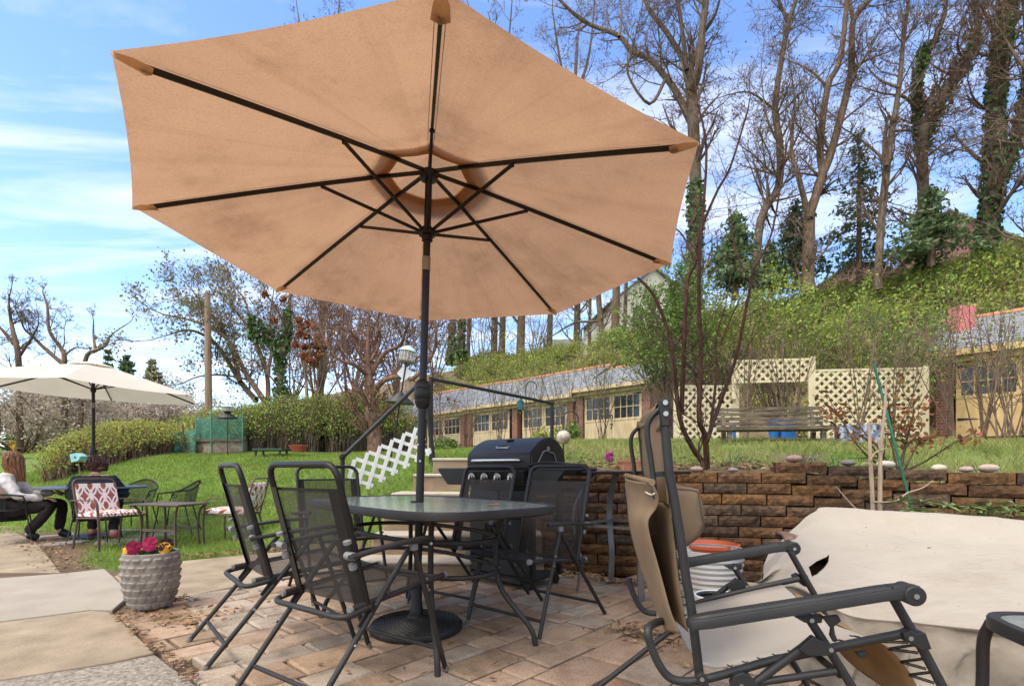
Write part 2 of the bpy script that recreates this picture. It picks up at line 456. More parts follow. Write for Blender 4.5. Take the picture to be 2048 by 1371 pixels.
p = N_(nt, 'ShaderNodeBsdfPrincipled', Roughness=0.88); p.inputs['Specular IOR Level'].default_value = 0.2
at = nt.nodes.new('ShaderNodeVertexColor'); at.layer_name = 'Col'
n1 = noise_node(nt, 7, 8, 0.65); r1 = ramp(nt, n1.outputs['Fac'], [(0.3, (0.62,0.60,0.58)), (0.55, (1,1,1)), (0.75, (1.0,0.97,0.93))])
n2 = noise_node(nt, 0.9, 4); r2 = ramp(nt, n2.outputs['Fac'], [(0.35, (0.70,0.66,0.62)), (0.62, (1.0,1.0,1.0))])
n3 = noise_node(nt, 160, 3); r3 = ramp(nt, n3.outputs['Fac'], [(0.34, (0.58,)*3), (0.6, (1.04,)*3)])
c = mixc(nt, 1, at.outputs[0], r1.outputs[0], 'MULTIPLY'); c = mixc(nt, 1, c, r2.outputs[0], 'MULTIPLY'); c = mixc(nt, 0.8, c, r3.outputs[0], 'MULTIPLY')
L.new(c, p.inputs['Base Color'])
nb = noise_node(nt, 45, 8, 0.7); b = N_(nt, 'ShaderNodeBump', Strength=0.55, Distance=0.006); L.new(nb.outputs['Fac'], b.inputs['Height']); L.new(b.outputs[0], p.inputs['Normal'])
L.new(p.outputs[0], out.inputs[0])
tag(mb.build('patio_floor', m, smooth=False), kind='structure')

# leaf litter along the patio's edges
rs = np.random.RandomState(4); cs = []
def strip(a, b, n, wd, z=0.018):
    a = np.array(a[:2]); b = np.array(b[:2]); t = rs.uniform(size=n)
    q = a+(b-a)*t[:,None]+rs.normal(size=(n,2))*wd
    cs.append(np.column_stack([q, np.full(n, z)+rs.uniform(0, .012, n)]))
strip(G(225,1228), G(394,1369), 190, 0.018); strip(G(270,1222), G(390,1262), 130, 0.05); strip(G(300,1215), G(372,1200), 130, 0.04)
strip(G(1190,1162), G(1330,1180), 330, 0.05, 0.02); strip(G(1250,1262), G(1330,1288), 220, 0.07); strip(G(960,1130), G(1190,1158), 380, 0.07)
strip(G(300,1122), G(572,1100), 420, 0.06, 0.01); strip(G(560,1100), G(760,1092), 260, 0.08, 0.01); strip(G(70,1084), G(150,1142), 420, 0.10, 0.005); strip(G(380,1240), G(430,1225), 60, 0.1)
strip(G(900,1110), G(1000,1150), 220, 0.12); strip(G(500,1250), G(1250,1330), 60, 0.6)
q = np.concatenate(cs); v, f = leaf_arrays(q, 0.022, rs, 1.7); v[:,2] = np.maximum(v[:,2]*0.4+0.012, 0.012)+0.0
v[:,2] += np.repeat(rs.uniform(0, .012, len(q)), 4)
m_dead = mat('dead leaf', (0.20,0.115,0.06), rough=0.9, var=0.35, scale=12, island=0.45, base2=(0.32,0.2,0.11))
o = np_mesh('leaf_litter', v, f, m_dead); tag(o, 'brown dead leaves scattered along the edges of the patio', 'leaves', kind='stuff')

# ------------------------------------------------------------------ retaining wall of split-face blocks
def wall_z(x): return -0.085*float(sstep(2.0, 3.3, np.array(x)))
pts = [V((x, y, 0)) for x, y in WALL]; path = spline(pts, 16)
cum = [0.0]
for a, b in zip(path, path[1:]): cum.append(cum[-1]+(b-a).length)
def at_len(s):
    s = max(0, min(s, cum[-1]-1e-4))
    i = max(k for k in range(len(cum)) if cum[k] <= s); i = min(i, len(path)-2)
    t = (s-cum[i])/(cum[i+1]-cum[i]); p = path[i].lerp(path[i+1], t); d = (path[i+1]-path[i]).normalized()
    return p, d
rg = rng_(21); mb = MB(); CH = 0.0865
pal = [(0.185,0.116,0.068),(0.21,0.13,0.07),(0.15,0.108,0.078),(0.235,0.14,0.07),(0.16,0.122,0.092),(0.19,0.118,0.068)]
for k in range(11):
    s = -(0.17 if k % 2 else 0.0)
    while s < cum[-1]:
        ln = 0.325*rg.uniform(0.97, 1.03) if k < 10 else 0.36
        s0 = max(s, 0)+0.005; s1 = min(s+ln, cum[-1])-0.005; s += ln
        if s1-s0 < 0.05: continue
        pm, dm = at_len((s0+s1)/2)
        if k == 10 and (pm.x < 2.02 or pm.x > 4.6): continue
        zz = wall_z(pm.x); z0 = k*CH+zz+0.003; z1 = (k+1)*CH+zz-0.005
        mb.color(sc(rg.choice(pal), rg.uniform(0.8, 1.2)))
        nx, nz_ = 7, 3; rows = []; back = 0.0025*k
        for iz in range(nz_+1):
            r = []
            for ix in range(nx+1):
                p, d = at_len(s0+(s1-s0)*ix/nx); nrm = V((d.y, -d.x, 0))
                edge = ix in (0, nx) or iz in (0, nz_)
                b_ = (rg.uniform(-0.001, 0.002) if edge else rg.uniform(0.004, 0.017))
                r.append(p+nrm*(b_-back)+V((0, 0, z0+(z1-z0)*iz/nz_)))
            rows.append(r)
        mb.grid(rows)
        # top, ends
        pa, da = at_len(s0); pb, db = at_len(s1); na = V((-da.y, da.x, 0)); nb_ = V((-db.y, db.x, 0))
        a1 = rows[-1][0]; b1 = rows[-1][-1]; a0 = rows[0][0]; b0 = rows[0][-1]
        dp = 0.22
        mb.color(sc((0.27,0.19,0.14), rg.uniform(.85, 1.1)))
        mb.quad(*rows[-1], b1+nb_*dp, a1+na*dp)
        mb.color((0.11,0.075,0.055)); mb.quad(a0, a1, a1+na*0.1, a0+na*0.1); mb.quad(b0, b0+nb_*0.1, b1+nb_*0.1, b1); mb.quad(*rows[0], b0+nb_*0.1, a0+na*0.1)
m, nt, out = _nodes('split block'); L = nt.links
p = N_(nt, 'ShaderNodeBsdfPrincipled', Roughness=1.0); p.inputs['Specular IOR Level'].default_value = 0.06
at = nt.nodes.new('ShaderNodeVertexColor'); at.layer_name = 'Col'
n1 = noise_node(nt, 26, 10, 0.78); r1 = ramp(nt, n1.outputs['Fac'], [(0.36, (0.30,0.28,0.27)), (0.5, (0.82,0.78,0.75)), (0.63, (1.35,1.15,0.98))])
n2 = noise_node(nt, 3, 5); r2 = ramp(nt, n2.outputs['Fac'], [(0.38, (0.62,0.64,0.7)), (0.6, (1.05,1.0,0.95))])
c = mixc(nt, 1, at.outputs[0], r1.outputs[0], 'MULTIPLY'); c = mixc(nt, 1, c, r2.outputs[0], 'MULTIPLY')
L.new(c, p.inputs['Base Color'])
nb = noise_node(nt, 60, 8, 0.75); b = N_(nt, 'ShaderNodeBump', Strength=1.0, Distance=0.02); L.new(nb.outputs['Fac'], b.inputs['Height']); L.new(b.outputs[0], p.inputs['Normal'])
L.new(p.outputs[0], out.inputs[0])
o = mb.build('retaining_wall', m, smooth=False, fixn=False); tag(o, 'low retaining wall of rough brown split-face blocks behind the patio', 'wall')

# ------------------------------------------------------------------ concrete steps between lawn and wall
root = thing('garden_steps', 'worn concrete garden steps climbing between the lawn and the grill', 'steps', (-0.6,4.8,0))
m_step = mat('step concrete', (0.30,0.225,0.15), rough=0.93, var=0.28, scale=5, bump=0.5, bscale=60, spec=0.15, detail=9)
m_tread = mat('step tread', (0.44,0.385,0.31), rough=0.92, var=0.14, scale=5, bump=0.4, bscale=60, spec=0.15, detail=9)
edges = [(4.06,0.17,-1.22),(4.36,0.34,-1.18),(4.62,0.50,-1.15),(4.88,0.665,-1.13),(5.18,0.84,-0.98),(5.5,1.005,-0.84)]
for i, (d, z, xl) in enumerate(edges):
    d2 = edges[i+1][0]+0.1 if i < 5 else 6.6
    z0 = (edges[i-1][1]-0.01 if i else -0.05)
    mb = MB()
    mb.mat(0); mb.box(((xl+0.25)/2, (d+d2)/2, (z0+z-0.03)/2), (0.25-xl, d2-d, z-0.03-z0))
    mb.mat(1); mb.box(((xl+0.25)/2, (d+d2)/2-0.01, z-0.015), (0.25-xl+0.01, d2-d+0.02, 0.03))
    mb.build('step', [m_step, m_tread], root, bevel=0.012)
    mb = MB()
# ------------------------------------------------------------------ materials for the furniture
m_blk = mat('black powder coat', (0.013,0.011,0.010), rough=0.45, var=0.25, scale=14, spec=0.35, bump=0.05, bscale=300)
m_gun = mat('charcoal powder coat', (0.024,0.021,0.019), rough=0.5, var=0.2, scale=14, spec=0.32, bump=0.05, bscale=300)
m_brz = mat('bronze powder coat', (0.010,0.006,0.005), rough=0.42, var=0.3, scale=20, spec=0.35)
m_clip = mat('grey plastic', (0.20,0.19,0.18), rough=0.5, var=0.1)
m_bolt = mat('zinc bolt', (0.42,0.42,0.41), rough=0.4, metal=1.0, var=0.1)
m_tip = mat('dusty rubber', (0.16,0.14,0.12), rough=0.85)

# sling textile: a real weave of holes is too fine to model, so it lets part of the light through
def textile(name, base, a):
    m, nt, out = _nodes(name); L = nt.links
    p = N_(nt, 'ShaderNodeBsdfPrincipled', Roughness=0.75); p.inputs['Specular IOR Level'].default_value = 0.3
    n = noise_node(nt, 9, 5); r = ramp(nt, n.outputs['Fac'], [(0.3, sc(base, 0.75)), (0.7, sc(base, 1.3))]); L.new(r.outputs[0], p.inputs['Base Color'])
    t = nt.nodes.new('ShaderNodeBsdfTransparent'); mx = N_(nt, 'ShaderNodeMixShader', Fac=a)
    L.new(t.outputs[0], mx.inputs[1]); L.new(p.outputs[0], mx.inputs[2]); L.new(mx.outputs[0], out.inputs[0]); return m
m_sling = textile('sling textile', (0.040,0.034,0.030), 0.64)

# ------------------------------------------------------------------ big tan umbrella
cH = V((-0.4532, 2.8295, H+1.6355)); UR, URISE = 1.43, 0.380
ROT = Matrix.Rotation(-0.03952, 3, 'X') @ Matrix.Rotation(0.01548, 3, 'Y')
um = thing('patio_umbrella', 'large octagonal tan patio umbrella standing through the glass dining table', 'umbrella', (-0.522,2.835,0))
def cu(r, th, sag=0.0, dz=0.0):
    """point of the canopy at radius fraction r and angle th (clockwise from away)"""
    return cH+ROT @ V((UR*r*math.sin(th), UR*r*math.cos(th), -URISE*(r**1.08)+dz-sag))
m, nt, out = _nodes('tan canvas'); L = nt.links
n1 = noise_node(nt, 2.2, 8, 0.62); r1 = ramp(nt, n1.outputs['Fac'], [(0.33, (0.37,0.215,0.122)), (0.5, (0.435,0.254,0.147)), (0.7, (0.46,0.27,0.156))])
n2 = noise_node(nt, 120, 4, 0.7); r2 = ramp(nt, n2.outputs['Fac'], [(0.3, (0.80,)*3), (0.55, (1,1,1))])
n3 = noise_node(nt, 1.3, 9, 0.75); r3 = ramp(nt, n3.outputs['Fac'], [(0.5, (1.0,1.0,1.0)), (0.72, (0.66,0.63,0.60))])
c = mixc(nt, 1, r1.outputs[0], r2.outputs[0], 'MULTIPLY'); c = mixc(nt, 1, c, r3.outputs[0], 'MULTIPLY')
mp = nt.nodes.new('ShaderNodeMapping'); mp.vector_type = 'POINT'; mp.inputs['Location'].default_value = (0.4532, -2.8295, 0)
tcx = nt.nodes.new('ShaderNodeTexCoord'); L.new(tcx.outputs['Object'], mp.inputs[0])
gr = nt.nodes.new('ShaderNodeSeparateXYZ'); L.new(mp.outputs[0], gr.inputs[0])
at2 = N_(nt, 'ShaderNodeMath', _operation='ARCTAN2'); L.new(gr.outputs[0], at2.inputs[0]); L.new(gr.outputs[1], at2.inputs[1])
ln = N_(nt, 'ShaderNodeVectorMath', _operation='LENGTH'); L.new(mp.outputs[0], ln.inputs[0])
cbp = nt.nodes.new('ShaderNodeCombineXYZ'); L.new(at2.outputs[0], cbp.inputs[0]); L.new(ln.outputs['Value'], cbp.inputs[1])
mp2 = nt.nodes.new('ShaderNodeMapping'); L.new(cbp.outputs[0], mp2.inputs[0]); mp2.inputs['Scale'].default_value = (5.0, 0.7, 1)
ns = N_(nt, 'ShaderNodeTexNoise', Scale=1.6, Detail=9, Roughness=0.7); L.new(mp2.outputs[0], ns.inputs['Vector'])
rs_ = ramp(nt, ns.outputs['Fac'], [(0.48, (0.95,0.95,0.95)), (0.74, (0.80,0.78,0.76))]); c = mixc(nt, 1, c, rs_.outputs[0], 'MULTIPLY')
d = N_(nt, 'ShaderNodeBsdfDiffuse'); t = N_(nt, 'ShaderNodeBsdfTranslucent'); L.new(c, d.inputs[0]); L.new(c, t.inputs[0])
mx = N_(nt, 'ShaderNodeMixShader', Fac=0.58); L.new(d.outputs[0], mx.inputs[1]); L.new(t.outputs[0], mx.inputs[2]); L.new(mx.outputs[0], out.inputs[0])
m_canv = m
rot0 = -0.1901
mb = MB(); NR, NK = 12, 8
for k in range(8):
    t0 = rot0+k*math.pi/4; t1 = t0+math.pi/4; rows = []
    for i in range(NR+1):
        r = 0.15+(1.0-0.15)*i/NR; row = []
        for j in range(NK+1):
            s = j/NK; a = cu(r, t0); b = cu(r, t1); p = a.lerp(b, s)
            e = 4*s*(1-s)
            out_ = (cu(r, (t0+t1)/2)-cH); out_.z = 0
            p = p-ROT @ V((0, 0, 0.020*e*math.sin(math.pi*min(1, r*0.9))))-out_.normalized()*0.016*e*r**3
            row.append(p)
        rows.append(row)
    mb.grid(rows)
canopy = mb.build('canopy', m_canv, um, angle=18)
mb = MB()
for k in range(8):      # wind vent cap above the opening
    t0 = rot0+k*math.pi/4; t1 = t0+math.pi/4
    mb.grid([[cu(r, t0, 0, dz).lerp(cu(r, t1, 0, dz), j/4) for j in range(5)] for r, dz in ((0.0, 0.085),(0.1, 0.065),(0.24, 0.03))])
mb.build('vent_cap', m_canv, um, angle=18)
mb = MB()
for k in range(8):
    t0 = rot0+k*math.pi/4; t1 = t0+math.pi/4
    mb.grid([[cu(r, t0, dz=-0.004).lerp(cu(r, t1, dz=-0.004), j/4) for j in range(5)] for r in (0.146, 0.188)])
m_hem = mat('canvas hem', (0.72,0.50,0.31), rough=0.9, trans=0.85)
mb.build('vent_hem', m_hem, canopy, angle=18)
for k in range(8):      # pockets that hold the rib tips
    th = rot0+k*math.pi/4
    a = cu(0.93, th, 0.012); tip = cu(1.0, th, 0.004)
    sd = V((math.cos(th), -math.sin(th), 0))
    mb = MB(); mb.grid([[cu(0.925, th, 0.026)-sd*0.030, cu(0.92, th, 0.034), cu(0.925, th, 0.026)+sd*0.030], [cu(0.965, th, 0.012)-sd*0.024, cu(0.965, th, 0.03), cu(0.965, th, 0.012)+sd*0.024], [tip-sd*0.004, tip-V((0,0,.012)), tip+sd*0.004]])
    mb.build('tip_pocket', m_hem, canopy)
m_thr = mat('seam stitching', (0.27,0.16,0.085), rough=0.95, trans=0.3)
for k in range(8):      # stitched seam beside every rib
    th = rot0+k*math.pi/4; sd = V((math.cos(th), -math.sin(th), 0)); mb = MB()
    for sg in (-1, 1):
        mb.grid([[cu(r, th, 0.0035+0.004*r)+sd*sg*(0.017*min(1, r*3)+dx) for dx in (-0.0012, 0.0012)] for r in (0.16,0.3,0.45,0.6,0.75,0.9)])
    mb.build('seam', m_thr, canopy)
base_top = V((-0.522, 2.835, 0.10)); hub = cH+V((0, 0, -0.03))
def polepos(z): return base_top.lerp(hub, (z-0.10)/(hub.z-0.10))
zr = 2.175; runner = polepos(zr)
for k in range(8):
    th = rot0+k*math.pi/4; mb = MB()
    pts = [cu(r, th, 0.017) for r in (0.03, 0.2, 0.4, 0.6, 0.8, 0.945)]
    for a, b in zip(pts, pts[1:]): mb.beam(a, b, 0.013, 0.02, ROT @ V((0,0,1)), 0.002)
    rib = mb.build('rib', m_brz, um, bevel=0.002)
    j = cu(0.385, th, 0.032); mb = MB()
    mb.beam(runner+V((0.025*math.sin(th), 0.025*math.cos(th), 0)), j, 0.012, 0.016, (0,0,1))
    mb.tube([j-V((math.cos(th),-math.sin(th),0))*0.012, j+V((math.cos(th),-math.sin(th),0))*0.012], 0.008, 8)
    mb.build('strut', m_brz, um, bevel=0.002)
mb = MB(); mb.lathe([(0.02,-0.035),(0.045,-0.03),(0.05,-0.012),(0.05,0.012),(0.035,0.022),(0.02,0.03)], hub, 24); mb.build('hub', m_brz, um)
mb = MB(); mb.lathe([(0.022,-0.05),(0.03,-0.045),(0.03,-0.02),(0.046,-0.016),(0.046,0.012),(0.03,0.018),(0.026,0.03)], runner, 24)
mb.tube([runner+V((0.03,-0.03,-0.01)), runner+V((0.035,-0.04,-0.03))], 0.009, 8); mb.build('runner', m_brz, um)
mb = MB(); mb.tube([polepos(1.36), polepos(1.97)], 0.0205, 20); mb.tube([polepos(2.04), polepos(2.5)], 0.0195, 20)
mb.build('upper_pole', m_brz, um)
mb = MB(); mb.tube([polepos(1.968), polepos(2.042)], 0.0225, 20)
mb.build('tilt_collar', mat('taupe plastic', (0.23,0.17,0.12), rough=0.5), um, bevel=0.002)
mb = MB(); mb.tube([polepos(0.05), polepos(1.25)], 0.0215, 20); mb.tube([polepos(0.62), polepos(0.79)], 0.0225, 20)
mb.build('lower_pole', m_blk, um)
Mz = Matrix.Identity(3); cc = polepos(1.30); mb = MB()
mb.lathe([(0.021,-0.085),(0.034,-0.075),(0.042,-0.055),(0.0445,-0.035),(0.043,-0.033),(0.0455,-0.03),(0.0455,0.025),(0.043,0.028),(0.044,0.032),(0.040,0.055),(0.030,0.068),(0.021,0.075)], cc, 32)
mb.build('crank_housing', m_blk, um)
mb = MB(); a = polepos(0.93); mb.tube([a+V((0.0,-0.0205,0)), a+V((0,-0.026,0))], 0.006, 10); a = polepos(1.02); mb.tube([a+V((-0.012,-0.018,0)), a+V((-0.013,-0.024,0))], 0.005, 10)
mb.build('pole_screw', m_bolt, um)

# weighted base with moulded wicker rings
bs = thing('umbrella_base', 'round cast umbrella base with moulded wicker rings under the glass table', 'umbrella base', (-0.522,2.835,0))
prof = [(0.0,0.012),(0.245,0.012),(0.25,0.02),(0.25,0.045),(0.243,0.052)]
for i in range(13):
    r = 0.238-i*0.0145; z = 0.055+0.03*(1-r/0.24)**1.2
    prof += [(r, z), (r-0.005, z+0.006), (r-0.010, z+0.001)]
prof += [(0.046,0.086),(0.036,0.10)]
def wick(r, z, a): return r+(0.0035*math.sin(a*34+(round(r/0.0145) % 2)*math.pi) if 0.05 < r < 0.24 else 0)
mb = MB(); mb.lathe(prof, (-0.522,2.835,0), 136, fn=wick); mb.build('base_plate', m_gun, bs, angle=60)
mb = MB(); mb.lathe([(0.036,0.09),(0.036,0.13),(0.031,0.14),(0.030,0.30),(0.026,0.305)], (-0.522,2.835,0), 28); mb.build('pole_sleeve', m_blk, bs)

# ------------------------------------------------------------------ glass dining table
tb = thing('dining_table', 'charcoal metal patio dining table with a pebbled glass top and two oval rails', 'table', (-0.51,2.85,0))
ex = V((0.66,-0.75,0)).normalized(); ey = V((0.75,0.66,0)); ey.normalize(); tc_ = V((-0.51,2.85,0)); ZT = 0.705
def tl(a, b, z): return tc_+ex*a+ey*b+V((0,0,z))
outline = []
HL, HW = 0.77, 0.43
for k in range(72):
    a = k*math.tau/72; c_, s_ = math.cos(a), math.sin(a); n = 4.6
    outline.append((HL*math.copysign(abs(c_)**(2/n), c_), HW*math.copysign(abs(s_)**(2/n), s_)))
mb = MB(); ring = []
for (a, b) in outline:
    q = 1.0
    ring.append([tl(a*0.955, b*0.93, ZT-0.004), tl(a*0.965, b*0.945, ZT+0.004), tl(a*0.995, b*0.992, ZT+0.004), tl(a, b, ZT-0.004), tl(a*0.998, b*0.997, ZT-0.030), tl(a*0.98, b*0.97, ZT-0.036), tl(a*0.96, b*0.94, ZT-0.034)])
rows = [[r[i] for r in ring] for i in range(7)]; rows.append(rows[0])
mb.grid(rows, wrap=True); mb.build('table_rim', m_gun, tb)
m, nt, out = _nodes('pebbled glass'); L = nt.links
tr = N_(nt, 'ShaderNodeBsdfTransparent'); tr.inputs[0].default_value = (0.62,0.72,0.66,1)
gl = N_(nt, 'ShaderNodeBsdfGlossy', Roughness=0.09); gl.inputs[0].default_value = (0.9,1.0,0.95,1)
df = N_(nt, 'ShaderNodeBsdfDiffuse'); df.inputs[0].default_value = (0.72,0.82,0.73,1)
nb = noise_node(nt, 70, 3); b = N_(nt, 'ShaderNodeBump', Strength=0.22, Distance=0.004); L.new(nb.outputs['Fac'], b.inputs['Height'])
L.new(b.outputs[0], gl.inputs['Normal'])
fr = N_(nt, 'ShaderNodeFresnel', IOR=2.5); L.new(b.outputs[0], fr.inputs['Normal'])
m1 = N_(nt, 'ShaderNodeMixShader', Fac=0.5); L.new(tr.outputs[0], m1.inputs[1]); L.new(df.outputs[0], m1.inputs[2])
m2 = N_(nt, 'ShaderNodeMixShader'); L.new(fr.outputs[0], m2.inputs[0]); L.new(m1.outputs[0], m2.inputs[1]); L.new(gl.outputs[0], m2.inputs[2]); L.new(m2.outputs[0], out.inputs[0])
m_glass = m
mb = MB(); inner = [tl(a*0.962, b*0.94, ZT+0.001) for a, b in outline]
hole = [tc_+V((-0.012+0.028*math.cos(k*math.tau/72), -0.015+0.028*math.sin(k*math.tau/72), ZT+0.001)) for k in range(72)]
# start the hole ring at the same direction as the outline
def nearest(ps, d): return max(range(len(ps)), key=lambda i: (ps[i]-tc_).normalized().dot(d))
h2 = []
for p in inner:
    dd = (p-tc_); dd.z = 0; dd.normalize(); h2.append(tc_+V((-0.012,-0.015,ZT+0.001))+dd*0.028)
mb.grid([h2, inner], wrap=True); mb.build('glass_top', m_glass, tb, smooth=False)
mb = MB(); mb.lathe([(0.022,-0.004),(0.034,-0.002),(0.034,0.006),(0.030,0.008),(0.022,0.006)], tc_+V((-0.012,-0.015,ZT)), 28, close=False); mb.build('hole_grommet', m_blk, tb)
FX, FY_ = 0.625, 0.288
for sa in (1, -1):
    for sb in (1, -1):
        foot = V((FX*sa, FY_*sb)); inn = foot*(1-0.22/foot.length); top = foot*(1-0.10/foot.length)
        P_ = lambda q, z: tl(q.x, q.y, z)
        pts = fillet([P_(top, ZT-0.035), P_(inn.lerp(top, .35), ZT-0.05), P_(inn, ZT-0.14), P_(inn, 0.30), P_(inn.lerp(foot, .55), 0.17), P_(inn.lerp(foot, .92), 0.09), P_(foot, 0.0)], 0.12, 6)
        mb = MB(); mb.tube(pts, 0.0135, 12); lg = mb.build('leg', m_gun, tb)
        mb = MB()
        for z in (0.545, 0.385):
            q = inn*(1+0.014/inn.length); mb.tube([P_(inn, z), P_(inn*(1+0.02/inn.length), z)], 0.007, 8)
        mb.build('leg_bolt', m_bolt, lg)
inn = V((FX, FY_)); inn = inn*(1-0.22/inn.length)
for z in (0.545, 0.385):
    A, B = inn.x*1.36-0.02, inn.y*1.47-0.02; pts = []
    for k in range(64):
        a = k*math.tau/64; c_, s_ = math.cos(a), math.sin(a); n = 2.3
        pts.append(tl(A*math.copysign(abs(c_)**(2/n), c_), B*math.copysign(abs(s_)**(2/n), s_), z))
    mb = MB(); mb.tube(pts, 0.012, 10, closed=True); mb.build('oval_rail', m_gun, tb)
o_ = tl(0.50, 0.12, ZT+0.004)
mb = MB(); rg = rng_(3); mb.grid([[o_+V((-0.03,0,0.002)), o_+V((0,-0.018,0.006)), o_+V((0.03,0,0.002))], [o_+V((-0.02,0.03,0.008)), o_+V((0,0.03,0.002)), o_+V((0.02,0.025,0.01))]])
o = mb.build('fallen_leaf', mat('rust leaf', (0.45,0.16,0.07), rough=0.8), smooth=True); tag(o, 'curled rust-coloured leaf lying on the glass table top', 'leaf')

# ------------------------------------------------------------------ folding sling chair (x right, y forward)
def make_chair():
    r = thing('folding_chair', 'black folding sling chair', 'chair', (0,0,0), 'folding sling chairs around the dining table')
    fy, ry, wx, ay, az = 0.300, -0.356, 0.257, 0.116, 0.545
    # back tube with rounded top corners
    bw = 0.222; bx = lambda t: (-0.085-0.145*t)       # y along the back, t 0..1
    bz = lambda t: 0.345+0.545*t
    pts = [V((-bw, bx(0), bz(0))), V((-bw, bx(0.5), bz(0.5)+0.004)), V((-bw, bx(1.0), bz(1.0))), V((bw, bx(1.0), bz(1.0))), V((bw, bx(0.5), bz(0.5)+0.004)), V((bw, bx(0), bz(0)))]
    mb = MB(); mb.tube(fillet(pts, 0.065, 6), 0.0125, 12); mb.build('back_frame', m_blk, r)
    rows = []
    for i in range(9):
        t = 0.02+0.815*i/8; rows.append([V((-bw+2*bw*j/8, bx(t)-0.016*math.sin(math.pi*j/8), bz(t))) for j in range(9)])
    mb = MB(); mb.grid(rows); mb.build('back_sling', m_sling, r)
    m2 = MB()
    for sx in (-1, 1):
        m2.grid([[V((sx*(bw-0.05+0.05*j/2), bx(0.02+0.815*i/6)-0.013-0.008*(2-j)/2, bz(0.02+0.815*i/6))) for j in range(3)] for i in range(7)])
    t = 0.835; m2.grid([[V((-bw+2*bw*j/8, bx(t-dt)-0.016*math.sin(math.pi*j/8)-0.002, bz(t-dt))) for j in range(9)] for dt in (0, 0.022)])
    m2.build('sling_hem', m_blk, r)
    # seat rails and sling
    for sx in (-1, 1):
        mb = MB(); mb.tube([V((sx*0.222, 0.325, 0.405)), V((sx*0.222, -0.16, 0.358))], 0.0125, 12)
        sr = mb.build('seat_rail', m_gun, r)
        mb = MB(); mb.tube([V((sx*0.222, 0.325, 0.405)), V((sx*0.222, 0.338, 0.4065))], 0.0145, 12); mb.build('end_cap', m_clip, sr); mb = MB(); mb.tube([V((sx*0.222,-0.16,0.358)), V((sx*0.222,-0.172,0.3568))], 0.0145, 12); mb.build('end_cap', m_clip, sr)
    mb = MB(); mb.grid([[V((-0.215+0.43*j/8, 0.315-0.42*i/8, 0.410-0.042*i/8-0.022*math.sin(math.pi*j/8)*(0.5+0.5*math.sin(math.pi*i/8)))) for j in range(9)] for i in range(9)])
    mb.build('seat_sling', m_sling, r)
    mb = MB(); mb.tube([V((-0.222, 0.30, 0.40)), V((0.222, 0.30, 0.40))], 0.010, 10); mb.build('seat_bar', m_gun, r)
    mb = MB(); mb.tube(fillet([V((-0.235,-0.10,0.352)), V((-0.235,-0.205,0.335)), V((0.235,-0.205,0.335)), V((0.235,-0.10,0.352))], 0.06, 5), 0.0115, 10); mb.build('rear_loop', m_gun, r)
    for sx in (-1, 1):
        x = sx*wx
        mb = MB(); mb.tube([V((x, fy, 0.012)), V((x, ay+0.005, az))], 0.0112, 12); lg = mb.build('leg', m_gun, r)
        mb = MB(); mb.tube([V((x, fy+0.005, 0.0)), V((x, fy, 0.02))], 0.0125, 12); mb.build('foot_cap', m_tip, lg)
        xi = sx*(wx-0.026)
        mb = MB(); mb.tube([V((xi+sx*0.008, ry, 0.012)), V((xi+sx*0.008, ay-0.015, az))], 0.0112, 12); lg = mb.build('leg', m_gun, r)
        mb = MB(); mb.tube([V((xi+sx*0.008, ry-0.008, 0.0)), V((xi+sx*0.008, ry, 0.02))], 0.0125, 12); mb.build('foot_cap', m_tip, lg)
        # arm rest
        mb = MB(); rows = []
        for t, wd, zz in ((0,0.017,0.0),(0.04,0.021,0.002),(0.5,0.023,0.006),(0.9,0.022,0.002),(0.97,0.018,-0.002),(1,0.010,-0.006)):
            y = -0.19+0.415*t; z = 0.556+0.034*t+zz
            rows.append([V((x-wd, y, z-0.005)), V((x-wd, y, z+0.003)), V((x-wd*0.7, y, z+0.007)), V((x+wd*0.7, y, z+0.007)), V((x+wd, y, z+0.003)), V((x+wd, y, z-0.005)), V((x+wd*0.6, y, z-0.009)), V((x-wd*0.6, y, z-0.009))])
        mb.grid(rows, wrap=True); n = len(mb.v); mb._f(tuple(range(0, 8))); mb._f(tuple(range(n-8, n)))
        mb.build('armrest', m_gun, r)
        # clips and joints
        mb = MB(); mb.tube([V((sx*(bw-0.016), -0.168, 0.555)), V((sx*(bw+0.03), -0.172, 0.556))], 0.016, 10); mb.tube([V((sx*bw, -0.150, 0.505)), V((sx*bw, -0.156, 0.525))], 0.0155, 12); mb.tube([V((sx*bw, -0.176, 0.60)), V((sx*bw, -0.180, 0.612))], 0.0155, 12); mb.build('arm_clip', m_clip, r)
        mb = MB(); mb.box((x, ay, az+0.012), (0.02, 0.032, 0.03)); mb.build('arm_bracket', m_clip, r, bevel=0.004)
        mb = MB()
        for (yy, zz) in ((0.155, 0.42), (0.168, 0.372)):
            mb.tube([V((x+sx*0.008, yy+0.02, zz)), V((x+sx*0.016, yy+0.02, zz))], 0.006, 8)
        mb.tube([V((x+sx*0.0, -0.17, 0.235)), V((x+sx*0.008, -0.17, 0.235))], 0.006, 8)
        mb.build('rivet', m_bolt, r)
        mb = MB(); mb.beam(V((sx*(bw+0.012), -0.085, 0.345)), V((sx*(bw+0.012), -0.13, 0.285)), 0.006, 0.03); mb.tube([V((sx*(bw-0.01), -0.085, 0.352)), V((sx*(bw+0.03), -0.085, 0.352))], 0.014, 10); mb.build('hinge_plate', m_blk, r)
    mb = MB(); mb.tube([V((-wx, fy-0.03, 0.10)), V((wx, fy-0.03, 0.10))], 0.009, 10); mb.build('front_stretcher', m_gun, r)
    mb = MB(); mb.tube([V((-wx+0.02, ry+0.075, 0.088)), V((wx-0.02, ry+0.075, 0.088))], 0.009, 10); mb.build('rear_stretcher', m_gun, r)
    return r
ch = make_chair()
